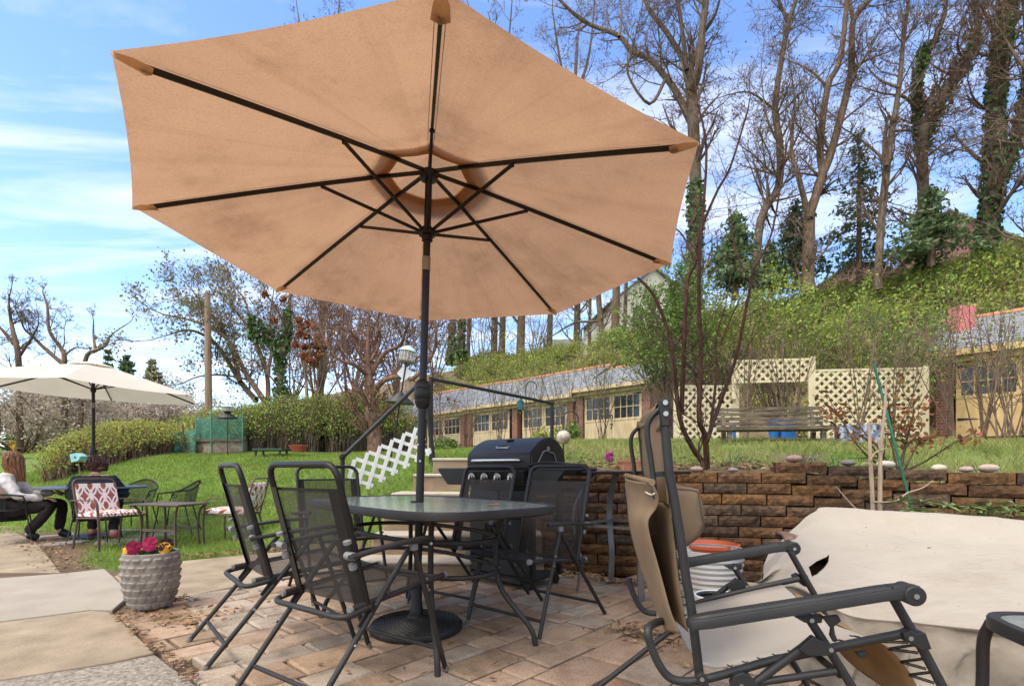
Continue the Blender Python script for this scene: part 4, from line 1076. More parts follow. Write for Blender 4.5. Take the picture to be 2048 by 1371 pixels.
mb = MB(); q = V((0, 0.055, 1.056)); mb.beam((-0.06,0.055,1.0525), (0.06,0.055,1.0525), 0.028, 0.006, (0,-0.55,0.83)); gbuild(mb, 'badge', m_ss, lid, bevel=0.004)
mb = MB(); rg = rng_(2)
for i in range(7): mb.beam((-0.045+i*0.015,0.045,1.050), (-0.043+i*0.015+0.004,0.064,1.064), 0.004, 0.004, (0,-0.55,0.83))
gbuild(mb, 'badge_relief', m_gm, lid)
mb = MB(); mb.box((0.0,0.15,1.108), (0.06,0.03,0.010)); gbuild(mb, 'lid_stop', m_gm, lid, bevel=0.003)
gbuild(extr([(0.0,0.885),(0.445,0.885),(0.40,0.70),(0.04,0.70)], -0.30, 0.30), 'firebox', m_gm, bevel=0.004)
gbuild(extr([(-0.075,0.875),(0.0,0.882),(0.0,0.765),(-0.045,0.765)], -0.28, 0.28), 'control_panel', m_gl, bevel=0.005)
for i in range(4):
    x = -0.195+0.125*i; c_ = V((x, -0.068, 0.826)); nrm = V((0,-0.97,-0.24)).normalized()
    mb = MB(); mb.tube([c_, c_+nrm*0.008], 0.034, 20); mb.tube([c_+nrm*0.008, c_+nrm*0.026], [0.024, 0.021], 18); mb.beam(c_+nrm*0.032+V((0.006,0,0.024)), c_+nrm*0.032-V((0.006,0,0.024)), 0.012, 0.016, nrm); gbuild(mb, 'knob', m_ss, bevel=0.002)
for sx in (-1, 1):
    mb = MB(); x0, x1 = (0.30, 0.60); 
    mb.box((sx*0.455, 0.19, 0.885), (0.31, 0.43, 0.022)); sh_ = gbuild(mb, 'side_shelf', m_gm, bevel=0.008)
    mb = MB(); mb.prism([(sx*0.30,-0.030,0.878),(sx*0.605,-0.030,0.878),(sx*0.50,-0.028,0.765),(sx*0.30,-0.028,0.765)], (0,0.02,0)); gbuild(mb, 'shelf_apron', m_gl, sh_, bevel=0.004)
    mb = MB(); mb.prism([(sx*0.605,-0.02,0.874),(sx*0.605,0.39,0.874),(sx*0.57,0.39,0.84),(sx*0.57,-0.02,0.84)], (-sx*0.01,0,0)); gbuild(mb, 'shelf_end', m_gm, sh_)
for x in (-0.145, 0.145):
    mb = MB(); mb.box((x, 0.02, 0.42), (0.272, 0.02, 0.62)); dr = gbuild(mb, 'cabinet_door', m_gm, bevel=0.006)
    mb = MB(); xs_ = -0.03 if x < 0 else 0.03; mb.tube(fillet([(xs_,0.008,0.66),(xs_,-0.02,0.655),(xs_,-0.02,0.50),(xs_,0.008,0.495)], 0.012), 0.006, 8); gbuild(mb, 'door_handle', m_ss, dr)
mb = MB(); mb.box((-0.29, 0.22, 0.40), (0.016, 0.40, 0.64)); gbuild(mb, 'cabinet_side', m_gm)
for y in (0.05, 0.40):
    mb = MB(); mb.box((0.28, y, 0.40), (0.035, 0.035, 0.62)); gbuild(mb, 'cart_post', m_gm)
mb = MB(); mb.box((0, 0.22, 0.09), (0.58, 0.40, 0.02)); gbuild(mb, 'cabinet_floor', m_gm)
for x in (-0.26, 0.26):
    for y in (0.06, 0.38):
        mb = MB(); mb.tube([(x-0.014,y,0.045),(x+0.014,y,0.045)], 0.034, 18); gbuild(mb, 'caster', m_plas)
# long brush resting on the right shelf and a wire decoration on the lid end
gt = thing('grill_tool', 'long-handled black grill brush lying on the right shelf of the grill', 'grill tool', Mg @ V((0.42,0.1,0.9)))
mb = MB(); mb.tube(spline([(0.29,-0.02,0.915),(0.36,0.03,0.93),(0.44,0.09,0.932),(0.52,0.16,0.92),(0.59,0.22,0.915)], 5), [0.006]+[0.008]*10+[0.011]*10, 8)
mb.v = [tuple(Mg @ V(p)) for p in mb.v]; mb.build('handle', m_plas, gt)
mb = MB(); mb.tube(spline([(0.315,0.07,0.93),(0.318,0.12,1.0),(0.318,0.16,1.02),(0.32,0.22,1.01),(0.318,0.27,1.0),(0.315,0.31,0.94)], 5), 0.005, 8); mb.lathe([(0.0,-0.02),(0.011,-0.012),(0.013,0.0),(0.011,0.012),(0.0,0.02)], (0.32,0.19,1.035), 12)
mb.v = [tuple(Mg @ V(p)) for p in mb.v]; mb.build('side_hook', m_clip, gr)

# ------------------------------------------------------------------ tall bar table with curved legs against the wall
bt = thing('bar_table', 'tall grey metal bar table with bowed legs between the grill and the lounge chair', 'bar table', (0.85,3.45,0))
m_grey = mat('grey powder coat', (0.13,0.132,0.13), rough=0.4, var=0.2, scale=10, spec=0.5)
bc = V((0.815, 3.745, 0.862)); EA = V((0.30,0.33,0)).normalized(); EB = V((0.39,-0.28,0)).normalized()
mb = MB(); mb.prism([bc+EA*a*0.33+EB*b*0.34-V((0,0,.011)) for a, b in ((-1,-1),(1,-1),(1,1),(-1,1))], (0,0,0.022)); mb.build('table_top', m_brz, bt, bevel=0.008)
for sa in (-1, 1):
    for sb in (-1, 1):
        dv = (EA*sa*0.223+EB*sb*0.24); dn = dv.normalized(); mb = MB()
        pts_ = spline([V((bc.x,bc.y,0))+dv*k+V((0,0,z)) for k, z in ((0.62,0.85),(0.86,0.76),(1.06,0.64),(1.10,0.52),(1.02,0.36),(0.94,0.26),(0.95,0.14),(1.0,0.014))], 5)
        for a, b in zip(pts_, pts_[1:]): mb.beam(a, b, 0.044, 0.014, dn+V((0,0,0.15)), 0.003)
        mb.build('leg', m_grey, bt)
rc = [V((bc.x,bc.y,0.49))+EA*sa*0.235+EB*sb*0.25 for sa, sb in ((-1,-1),(1,-1),(1,1),(-1,1))]
for a, b in zip(rc, rc[1:]+rc[:1]):
    mb = MB(); mb.beam(a, b, 0.045, 0.014); mb.build('foot_rail', m_grey, bt)

# ------------------------------------------------------------------ flower pot with pansies
pc = G(288,1222); pc.y += 0.16; pc.x -= 0.1; pc = V((-2.28, 3.28, 0.014))
fp_ = thing('flower_pot', 'round grey pot with a scaly pattern at the corner of the patio', 'flower pot', pc)
m_pot = mat('weathered grey glaze', (0.22,0.185,0.155), rough=0.6, var=0.3, scale=9, bump=0.3, bscale=80, base2=(0.33,0.29,0.25))
prof = [(r*0.79, z*1.04) for r, z in [(0.0,0.0),(0.115,0.0),(0.135,0.012),(0.160,0.05),(0.182,0.11),(0.194,0.18),(0.197,0.25),(0.194,0.31),(0.190,0.335),(0.182,0.34),(0.176,0.33),(0.172,0.28),(0.0,0.27)]]
mb = MB(); mb.lathe(prof, pc, 56, close=False); pot = mb.build('pot_body', m_pot, fp_)
mb = MB()
for row in range(7):      # overlapping scales, one relief wrapped round the pot
    z = 0.035+row*0.046; r = np.interp(z, [p[1] for p in prof[1:9]], [p[0] for p in prof[1:9]]); nsc = 17
    for k in range(nsc):
        a = (k+0.5*(row % 2))*math.tau/nsc; rad = V((math.cos(a), math.sin(a), 0)); tan = V((-math.sin(a), math.cos(a), 0))
        b0 = pc+rad*(r-0.004)+V((0,0,z)); w_, h_ = 0.029, 0.024
        rows = []
        for i in range(6):
            v_ = i/5; rr = []
            for j in range(7):
                u_ = -1+2*j/6; wd = w_*math.sqrt(max(0, 1-(v_-0.55)**2*2.2))
                bulge = max(0, 1-abs(u_)**2.4)*0.024*(0.25+0.75*min(1, v_/0.7))*(1.0 if v_ < 0.75 else 0.15)*(1-0.3*max(0,1-abs(u_)*2)*(v_ > .35))
                rr.append(b0+tan*u_*wd+V((0,0,(v_-0.4)*2*h_))+rad*(bulge-0.002))
            rows.append(rr)
        mb.grid(rows)
mb.build('scale_relief', m_pot, pot)
mb = MB(); mb.lathe([(0.0,0.325),(0.137,0.32)], pc, 30, close=False); mb.build('potting_soil', mat('potting soil', (0.045,0.03,0.02), rough=1, bump=0.6, scale=40), fp_)
rs = np.random.RandomState(6); N = 1300
a = rs.uniform(0, 6.28, N); r = 0.135*np.sqrt(rs.uniform(0, 1, N)); z = 0.33+0.055*rs.uniform(0, 1, N)*(1-0.4*(r/0.135)**2)
v, f = leaf_arrays(np.column_stack([pc.x+r*np.cos(a), pc.y+r*np.sin(a), z]), 0.016, rs, 1.7, up=0.4)
m_lf = mat('pansy leaf', (0.035,0.085,0.018), rough=0.6, island=0.35, var=0.2, trans=0.25)
pz = thing('pansy_plant', 'pansies in bloom filling the grey scaly flower pot', 'pansies', pc+V((0,0,0.31)))
np_mesh('foliage', v, f, m_lf, pz)
m_pet = {}
def petal_mat(n, c): m_pet[n] = mat(n+' petal', c, rough=0.7, var=0.25, scale=60, trans=0.3); return m_pet[n]
mag, dk, yel = petal_mat('magenta', (0.36,0.012,0.075)), petal_mat('dark plum', (0.045,0.008,0.03)), petal_mat('yellow', (0.75,0.38,0.02))
def pansy(c, size, facing, mats_):
    c = V(c); n = V(facing).normalized(); x = n.cross(V((0,0,1))).normalized(); y = x.cross(n); hd = None
    for k, (ang, mm, s) in enumerate(((70,mats_[0],1.0),(110,mats_[0],1.0),(165,mats_[1],0.9),(15,mats_[1],0.9),(270,mats_[2],1.1))):
        a = math.radians(ang); d = x*math.cos(a)+y*math.sin(a); e = n.cross(d); mb = MB(); rows = []
        for i in range(5):
            t = i/4; w_ = size*0.55*s*math.sin(math.pi*(0.12+0.75*t))
            rows.append([c+d*size*0.70*s*t+e*w_*(j-1.5)/1.5+n*(0.004*math.sin(j*2.1+k)+0.003*k*0.3-0.006*t) for j in range(4)])
        mb.grid(rows); o = mb.build('petal', mm, pz)
    mb = MB(); mb.lathe([(0.0,-0.003),(0.005,0.0),(0.0,0.004)], c+n*0.003, 8); mb.build('flower_eye', dk, pz)
    mb = MB(); mb.tube([c-n*0.004, c-n*0.02-V((0,0,0.03)), V((c.x*0.6+pc.x*0.4, c.y*0.6+pc.y*0.4, 0.33))], 0.0015, 4); mb.build('stem', m_lf, pz)
F0 = V((0.42,-0.86,0.3))
pansy((-2.233,3.20,0.428), 0.062, F0, (mag, mag, mag)); pansy((-2.310,3.17,0.405), 0.058, (0.7,-0.7,0.2), (mag, mag, mag)); pansy((-2.327,3.24,0.40), 0.05, (0.1,-0.9,0.3), (dk, dk, yel))
pansy((-2.369,3.20,0.395), 0.05, (0.0,-0.9,0.4), (dk, yel, yel)); pansy((-2.174,3.27,0.415), 0.055, (0.5,-0.8,0.2), (dk, dk, yel)); pansy((-2.157,3.22,0.40), 0.05, (0.7,-0.7,0.3), (yel, dk, yel)); pansy((-2.216,3.32,0.41), 0.05, F0, (dk, dk, dk))
# ------------------------------------------------------------------ local-frame parts: mesh stays in its thing's own axes
def lpart(mb, name, m, root, parent=None, **k):
    o = mb.build(name, m, None, **k); o.parent = parent or root; return o
GE = V((0.7071,-0.7071,0)); GN = V((-0.7071,-0.7071,0)); GQ = V((4.5,20,0)); GROT = math.radians(-45)
def gt_of(px):
    k = (px-1024)/F; return (20*k-4.5)/(0.7071*(1+k))
m_cream = mat('cream paint', (0.52,0.39,0.235), rough=0.75, var=0.22, scale=2.2, bump=0.2, stretch=(2.5,2.5,0.6), detail=9, base2=(0.70,0.55,0.36))
m_ochre = mat('ochre paint', (0.54,0.35,0.145), rough=0.75, var=0.2, scale=2.2, stretch=(2.5,2.5,0.6), detail=9, base2=(0.70,0.50,0.24))
m_pane = mat('dark window pane', (0.02,0.022,0.024), rough=0.12, var=0.5, scale=4, spec=0.7)
m_iron = mat('black iron', (0.012,0.012,0.012), rough=0.5)
def brickmat(name, c1, c2, mortar, sx, sy, scale=1.0, vert=True, msize=0.02, off=0.5, var=0.25, rough=0.9, bump=0.6):
    m, nt, out = _nodes(name); L = nt.links
    tc = nt.nodes.new('ShaderNodeTexCoord'); sp = nt.nodes.new('ShaderNodeSeparateXYZ'); L.new(tc.outputs['Object'], sp.inputs[0])
    cb = nt.nodes.new('ShaderNodeCombineXYZ')
    ad = N_(nt, 'ShaderNodeMath', _operation='ADD'); L.new(sp.outputs[0], ad.inputs[0])
    if vert: L.new(sp.outputs[1], ad.inputs[1])
    else: ad.inputs[1].default_value = 0
    L.new(ad.outputs[0], cb.inputs[0]); L.new(sp.outputs[2 if vert else 1], cb.inputs[1])
    b = nt.nodes.new('ShaderNodeTexBrick'); L.new(cb.outputs[0], b.inputs['Vector'])
    b.offset = off; b.inputs['Scale'].default_value = scale; b.inputs['Brick Width'].default_value = sx; b.inputs['Row Height'].default_value = sy
    b.inputs['Mortar Size'].default_value = msize; b.inputs['Color1'].default_value = (*c1,1); b.inputs['Color2'].default_value = (*c2,1); b.inputs['Mortar'].default_value = (*mortar,1)
    n = noise_node(nt, 2.5, 7, 0.65); r = ramp(nt, n.outputs['Fac'], [(0.3, (1-var,)*3), (0.7, (1+var*0.4,)*3)])
    c = mixc(nt, 1, b.outputs['Color'], r.outputs[0], 'MULTIPLY')
    p = N_(nt, 'ShaderNodeBsdfPrincipled', Roughness=rough); L.new(c, p.inputs['Base Color']); p.inputs['Specular IOR Level'].default_value = 0.3
    bm = N_(nt, 'ShaderNodeBump', Strength=bump, Distance=0.02); bm.invert = True; L.new(b.outputs['Fac'], bm.inputs['Height']); L.new(bm.outputs[0], p.inputs['Normal'])
    L.new(p.outputs[0], out.inputs[0]); return m
m_brick = brickmat('red brick', (0.30,0.12,0.075), (0.22,0.085,0.06), (0.30,0.26,0.22), 0.22, 0.075, msize=0.008)
m_slate = brickmat('slate roof', (0.31,0.32,0.33), (0.19,0.205,0.22), (0.05,0.05,0.055), 0.42, 0.22, vert=False, msize=0.022, var=0.3, rough=0.55, bump=0.9)
m_tile = mat('terracotta ridge', (0.45,0.20,0.11), rough=0.8, var=0.25, scale=6)
def garage(t0, t1, bays, zb, ze, zr, paint, label, num=None, group='detached garages in a row below the bank', dep=5.0):
    p0 = GQ+GE*t0; Lw = t1-t0
    r = thing('garage', label, 'garage', (p0.x, p0.y, 0), group, GROT)
    d = dep; yb = d/2
    mb = MB(); zz = ze-0.12
    # walls as a shell: two gable ends, back, and the front strip over the doors
    mb.prism([(0,0.08,zb-0.6),(0,d,zb-0.6),(0,d,zz),(0,yb,zr-0.10),(0,0.08,zz)], (0.12,0,0))
    mb.prism([(Lw-0.12,0.08,zb-0.6),(Lw-0.12,d,zb-0.6),(Lw-0.12,d,zz),(Lw-0.12,yb,zr-0.10),(Lw-0.12,0.08,zz)], (0.12,0,0))
    mb.box((Lw/2, d-0.06, (zb-0.6+zz)/2), (Lw-0.24, 0.12, zz-zb+0.6))
    lpart(mb, 'wall', m_brick, r, smooth=False)
    bw = Lw/bays
    for i in range(bays+1):
        x = min(max(i*bw, 0.21), Lw-0.21)
        mb = MB(); mb.box((x, 0.10, (zb-0.6+ze-0.3)/2), (0.34, 0.30, ze-0.3-zb+0.6)); lpart(mb, 'brick_pier', m_brick, r, smooth=False)
    mb = MB(); mb.box((Lw/2, 0.02, ze-0.20), (Lw+0.1, 0.34, 0.22)); lpart(mb, 'lintel', paint, r, bevel=0.01)
    mb = MB()
    mb.prism([(-0.12,-0.34,ze-0.10),(-0.12,yb,zr),(-0.12,yb,zr+0.06),(-0.12,-0.34,ze-0.04)], (Lw+0.24,0,0))
    mb.prism([(-0.12,d+0.3,ze-0.10),(-0.12,d+0.3,ze-0.04),(-0.12,yb+0.002,zr+0.06),(-0.12,yb+0.002,zr)], (Lw+0.24,0,0))
    rf = lpart(mb, 'roof', m_slate, r, smooth=False)
    mb = MB(); mb.box((Lw/2, -0.35, ze-0.10), (Lw+0.26, 0.03, 0.15)); lpart(mb, 'fascia', paint, r, rf)
    mb = MB(); mb.tube([(-0.13,yb,zr+0.05),(Lw+0.13,yb,zr+0.05)], 0.085, 10); lpart(mb, 'ridge_tile', m_tile, r, rf)
    for i in range(bays):
        x0 = i*bw+0.42; x1 = (i+1)*bw-0.42
        if i == 0: x0 = 0.42
        w = (x1-x0)/2; top = ze-0.32
        for k in range(2):
            a = x0+k*w+0.012; b = a+w-0.024; mb = MB(); wz0 = zb+(top-zb)*0.56; wz1 = top-0.14; wa = a+0.10; wb = b-0.10
            # door leaf built round its window opening
            mb.box(((a+b)/2, 0.06, (zb+wz0)/2), (b-a, 0.06, wz0-zb)); mb.box(((a+b)/2, 0.06, (wz1+top)/2), (b-a, 0.06, top-wz1))
            mb.box(((a+wa)/2, 0.06, (wz0+wz1)/2), (wa-a, 0.06, wz1-wz0)); mb.box(((b+wb)/2, 0.06, (wz0+wz1)/2), (b-wb, 0.06, wz1-wz0))
            mb.box(((a+b)/2, 0.022, wz0-0.05), (b-a, 0.02, 0.06))
            dr = lpart(mb, 'door', paint, r, smooth=False)
            mb = MB(); mb.box(((wa+wb)/2, 0.075, (wz0+wz1)/2), (wb-wa, 0.01, wz1-wz0)); wn = lpart(mb, 'window', m_pane, r, dr, smooth=False)
            mb = MB()
            for j in range(1, 4): xx = wa+(wb-wa)*j/4; mb.box((xx, 0.052, (wz0+wz1)/2), (0.03, 0.03, wz1-wz0))
            zc = (wz0+wz1)/2; mb.box(((wa+wb)/2, 0.050, zc), (wb-wa, 0.03, 0.035))
            lpart(mb, 'glazing_bars', paint, r, dr, smooth=False)
            mb = MB(); xh = a+0.03 if k == 0 else b-0.03; s_ = 1 if k == 0 else -1
            for zz_ in (top-0.10, zb+0.45): mb.prism([(xh,0.026,zz_-0.035),(xh,0.026,zz_+0.035),(xh+s_*0.42,0.026,zz_)], (0,-0.012,0))
            lpart(mb, 'strap_hinge', m_iron, r, dr)
    if num:
        for i, chs in enumerate(num):
            cu_ = bpy.data.curves.new('door_number', 'FONT'); cu_.body = chs; cu_.size = 0.32; cu_.extrude = 0.006; cu_.align_x = 'CENTER'; cu_.materials.append(m_iron)
            tmp = bpy.data.objects.new('tmp', cu_); C.objects.link(tmp); bpy.context.view_layer.update()
            me_ = bpy.data.meshes.new_from_object(tmp.evaluated_get(bpy.context.evaluated_depsgraph_get())); bpy.data.objects.remove(tmp)
            o = bpy.data.objects.new('door_number', me_); C.objects.link(o); o.parent = r
            o.location = (bw*0.5-0.02, 0.018, zb+(ze-zb)*0.47-0.36*i); o.rotation_euler = (math.radians(90),0,0)
    return r
garage(gt_of(1152), gt_of(1303), 1, 1.62, 4.22, 5.38, m_cream, 'cream double-door garage numbered on its door, at the right end of the far row', ['0','7'])
garage(gt_of(934), gt_of(1149), 2, 1.62, 4.06, 5.55, m_cream, 'cream two-bay garage under a slate roof behind the grill lid')
garage(gt_of(772), gt_of(931), 2, 1.62, 4.02, 5.6, m_cream, 'farthest cream two-bay garage in the row, half hidden by the umbrella pole')
garage(gt_of(1868), gt_of(1868)+6.6, 2, 1.70, 3.90, 5.15, m_ochre, 'ochre garage at the right edge, screened by bare shrubs', group='detached garages in a row below the bank')
# pink painted end gable panel beside the right garage
pk = GQ+GE*(gt_of(1868)+0.75)
o = MB().box((pk.x+0.9, pk.y+1.35, 4.2), (0.42, 0.42, 2.3)).build('chimney_stack', mat('pink render', (0.55,0.17,0.17), rough=0.85, var=0.2, scale=3), bevel=0.01)
tag(o, 'pink rendered chimney stack beside the ochre garage roof', 'chimney')

# ------------------------------------------------------------------ lattice fence panels
m_latt = mat('cream lattice', (0.62,0.53,0.34), rough=0.75, var=0.1, scale=4)
def clip_line(p, d, w, h):
    t0, t1 = -1e9, 1e9
    for a, da, lo, hi in ((p[0], d[0], 0, w), (p[1], d[1], 0, h)):
        if abs(da) < 1e-9:
            if a < lo or a > hi: return None
            continue
        q0, q1 = (lo-a)/da, (hi-a)/da
        if q0 > q1: q0, q1 = q1, q0
        t0 = max(t0, q0); t1 = min(t1, q1)
    return (t0, t1) if t1-t0 > 0.03 else None
def lattice(a, b, z0a, z0b, h, pitch, strip, m, label, cat='fence', name='lattice_fence', group=None, frame=0.05, posts=True, th=0.008):
    a = V(a); b = V(b); w = (V((b.x,b.y,0))-V((a.x,a.y,0))).length; e = (V((b.x,b.y,0))-V((a.x,a.y,0))).normalized(); nrm = V((e.y,-e.x,0))
    r = thing(name, label, cat, (a.x, a.y, z0a), group)
    def pt(u, v, o=0): return V((a.x, a.y, 0))+e*u+V((0,0,z0a+(z0b-z0a)*u/w+v))+nrm*o
    mb = MB(); s = 0.70711
    for fam in (1, -1):
        q = -h if fam > 0 else 0
        lim = w if fam > 0 else w+h
        while q < lim:
            c_ = clip_line((q, 0), (s*fam, s), w, h)
            if c_:
                p0 = (q+s*fam*c_[0], s*c_[0]); p1 = (q+s*fam*c_[1], s*c_[1])
                mb.beam(pt(*p0, 0.004*fam), pt(*p1, 0.004*fam), strip, th, nrm)
            q += pitch
    mb.build('lattice', m, r, smooth=False)
    if frame:
        mb = MB(); f_ = frame
        mb.beam(pt(0,h), pt(w,h), 0.03, f_); mb.beam(pt(0,0.02), pt(w,0.02), 0.03, f_); mb.beam(pt(0.012,f_/2), pt(0.012,h-f_/2), f_, 0.03, nrm); mb.beam(pt(w-0.012,f_/2), pt(w-0.012,h-f_/2), f_, 0.03, nrm); mb.build('frame', m, r, smooth=False)
    if posts:
        for u in (-0.05, w+0.05):
            mb = MB(); mb.beam(pt(u,-0.4,-0.02), pt(u,h+0.06,-0.02), 0.09, 0.09, nrm); mb.build('post', m, r, bevel=0.006)
    return r
gl = 'cream lattice fence panels behind the bench'
lattice(P(1355,870,13.2), P(1470,878,13.0), 1.62, 1.58, 1.38, 0.2, 0.062, m_latt, 'cream lattice panel behind the bare multi-stemmed shrub, left of the bench', group=gl)
lattice(P(1472,760,12.9), P(1622,760,12.6), 3.03, 3.02, 0.54, 0.2, 0.062, m_latt, 'raised strip of cream lattice above the gap behind the bench', group=gl)
lattice(P(1626,870,12.4), P(1848,875,11.9), 1.62, 1.58, 1.62, 0.2, 0.062, m_latt, 'widest cream lattice panel behind the red-leaved rose bush', group=gl)

# ------------------------------------------------------------------ white plastic lattice leaning along the steps
lp = thing('lattice_screen', 'white plastic lattice panel tilted on the lawn beside the garden steps', 'lattice panel', P(760,985,5.1))
m_wht = mat('white plastic lattice', (0.80,0.80,0.76), rough=0.5, var=0.05)
c0 = P(716,986,5.05); ax = (P(862,905,5.45)-c0); Lp = ax.length; ax.normalize(); nn = ax.cross(V((0,0,1))); nn.normalize()
if nn.y > 0: nn = -nn
ay_ = nn.cross(ax); ay_ = ay_ if ay_.z > 0 else -ay_
Wp = 0.30; mb = MB(); pit = 0.142; s = 0.7071
for fam in (1, -1):
    q = -Wp-0.02 if fam > 0 else 0.02
    while q < Lp+Wp:
        c_ = clip_line((q, 0), (s*fam, s), Lp, Wp)
        if c_: mb.beam(c0+ax*(q+s*fam*c_[0])+ay_*(s*c_[0])+nn*0.003*fam, c0+ax*(q+s*fam*c_[1])+ay_*(s*c_[1])+nn*0.003*fam, 0.036, 0.006, nn, 0.008)
        q += pit
mb.build('lattice', m_wht, lp, smooth=False)

# ------------------------------------------------------------------ handrails of the steps
hr = thing('handrail', 'bent black pipe handrail running up the left side of the garden steps', 'handrail', P(686,1000,4.9))
def tube_part(name, pts, r, m, parent, n=10, rad=0.03): 
    mb = MB(); mb.tube(fillet(pts, rad, 4), r, n); return mb.build(name, m, parent)
A = P(685,914,4.95); B = P(848,756,5.75)
tube_part('post', [V((A.x,A.y,0.35)), A], 0.022, m_blk, hr); tube_part('rail', [A+V((0,0,0)), B], 0.022, m_blk, hr)
mb = MB(); mb.lathe([(0,-0.032),(0.026,-0.026),(0.034,0),(0.026,0.026),(0,0.032)], A+V((0,0,0.005)), 14); mb.build('elbow', m_blk, hr)
B2 = P(852,790,5.75); tube_part('post', [B, V((P(869,930,5.75).x, 5.75, 0.9))], 0.024, m_blk, hr)
hr2 = thing('handrail', 'black pipe handrail sloping down to the right above the grill', 'handrail', P(1105,880,6.8))
A = P(862,757,5.9); B = P(1104,806,6.9)
tube_part('rail', [A, B], 0.020, m_blk, hr2); tube_part('post', [B+V((0,0,0.03)), V((B.x,B.y,gz(B.x,B.y)-.05))], 0.024, m_blk, hr2)
tube_part('post', [A+V((0,0,0.02)), V((A.x,A.y,0.95))], 0.024, m_blk, hr2)
mb = MB(); mb.lathe([(0,-0.03),(0.024,-0.024),(0.032,0),(0.024,0.024),(0,0.03)], B, 14); mb.build('elbow', m_blk, hr2)

# ------------------------------------------------------------------ bench, blue tubs and the slate-blue trough
d = 7.5; z0 = gz(*(T(1550, d).xy)); bl0 = P(1440,880,d+0.12); br0 = P(1662,880,d-0.12)
bn = thing('garden_bench', 'weathered wooden slatted bench in the long grass before the lattice', 'bench', ((bl0.x+br0.x)/2, d, z0))
m_old = mat('weathered wood', (0.10,0.075,0.05), rough=0.9, var=0.45, scale=4, stretch=(1,6,6), bump=0.4, bscale=20, base2=(0.20,0.16,0.11))
e = (br0-bl0); e.z = 0; Lb = e.length; e.normalize(); nb_ = V((-e.y, e.x, 0))
def bp(u, v, z): return V((bl0.x, bl0.y, 0))+e*u+nb_*v+V((0,0,z))
zseat = P(1550,856,d).z; zt = P(1550,811,d).z
for k, z in enumerate((0.10, 0.175, 0.25, 0.315)):
    mb = MB(); mb.beam(bp(-0.02, 0.30+z*0.22, zseat+z), bp(Lb+0.02, 0.30+z*0.22, zseat+z+0.012*math.sin(k*5)), 0.025, 0.052); mb.build('back_slat', m_old, bn, bevel=0.004)
for k in range(4):
    mb = MB(); mb.beam(bp(-0.06+0.02*k, -0.08+0.095*k, zseat-0.005*k), bp(Lb+0.03, -0.08+0.095*k, zseat-0.005*k), 0.075, 0.035 if k else 0.055); mb.build('seat_slat', m_old, bn, bevel=0.004)
for u in (0.12, Lb-0.12):
    mb = MB(); mb.beam(bp(u, 0.28, zseat-0.05), bp(u, 0.385, zt+0.02), 0.05, 0.035); mb.build('back_post', m_old, bn)
    mb = MB(); mb.beam(bp(u, -0.05, zseat-0.03), bp(u, -0.05, z0-0.03), 0.06, 0.06, e); mb.build('leg', m_old, bn)
    mb = MB(); mb.beam(bp(u, 0.30, zseat-0.03), bp(u, 0.32, z0-0.03), 0.06, 0.06, e); mb.build('leg', m_old, bn)
mb = MB(); mb.beam(bp(0.1, 0.1, zseat-0.17), bp(Lb-0.1, 0.1, zseat-0.17), 0.03, 0.03); mb.build('stretcher', m_iron, bn)
m_blue = mat('blue plastic', (0.02,0.14,0.42), rough=0.45, var=0.15, scale=5)
def tubpot(px0, px1, py0, py1, d, label, m=m_blue):
    c_ = P((px0+px1)/2, py1, d); r = (px1-px0)/2*d/F; h = (py1-py0)*d/F; zb_ = gz(c_.x, c_.y)-0.02; h = max(h, P(0,py0,d).z-zb_)
    mb = MB(); mb.lathe([(0,0),(r*0.78,0),(r*0.92,h*0.5),(r,h*0.93),(r*1.05,h*0.95),(r*1.05,h),(r*0.94,h),(r*0.85,h*0.6),(0,h*0.55)], (c_.x,c_.y,zb_), 24, close=False)
    return tag(mb.build('plastic_tub', m), label, 'tub')
tubpot(1562,1592,838,884,8.3, 'blue plastic tub under the right half of the bench'); tubpot(1537,1563,842,880,8.5, 'smaller blue plastic tub just left of another under the bench'); tubpot(1465,1472,845,884,8.4, 'thin blue post-like tub at the left end under the bench')
m, nt, out = _nodes('swirled slate blue'); L = nt.links
p = N_(nt, 'ShaderNodeBsdfPrincipled', Roughness=0.6); w_ = N_(nt, 'ShaderNodeTexWave', Scale=3.2, Distortion=9.0, Detail=1.5); w_.inputs['Detail Scale'].default_value = 1.2
tc = nt.nodes.new('ShaderNodeTexCoord'); L.new(tc.outputs['Object'], w_.inputs[0]); r = ramp(nt, w_.outputs['Fac'], [(0.2, (0.10,0.13,0.19)), (0.6, (0.17,0.20,0.27)), (0.95, (0.33,0.37,0.43))]); L.new(r.outputs[0], p.inputs['Base Color']); L.new(p.outputs[0], out.inputs[0])
a = P(1677,890,7.2); b = P(1762,892,7.0); zb_ = gz(a.x, a.y); h = P(0,848,7.1).z-zb_
tr_ = thing('planter_trough', 'slate-blue trough with a swirled pattern right of the bench', 'planter', ((a.x+b.x)/2, 7.1, zb_))
e2 = (b-a); e2.z = 0; w_ = e2.length; e2.normalize(); n2 = V((-e2.y, e2.x, 0)); q = V((a.x, a.y, zb_))
mb = MB()
for u0, u1, v0, v1 in ((0,w_,0,0.03),(0,w_,0.35,0.38),(0,0.03,0.03,0.35),(w_-0.03,w_,0.03,0.35)):
    mb.prism([q+e2*u0+n2*v0, q+e2*u1+n2*v0, q+e2*u1+n2*v1, q+e2*u0+n2*v1], (0,0,h))
mb.build('trough_box', m, tr_, smooth=False)
mb = MB(); mb.prism([q+e2*.03+n2*.03+V((0,0,h-.08)), q+e2*(w_-.03)+n2*.03+V((0,0,h-.08)), q+e2*(w_-.03)+n2*.35+V((0,0,h-.08)), q+e2*.03+n2*.35+V((0,0,h-.08))], (0,0,.02)); mb.build('potting_soil', mat('trough soil', (0.06,0.04,0.03), rough=1), tr_)

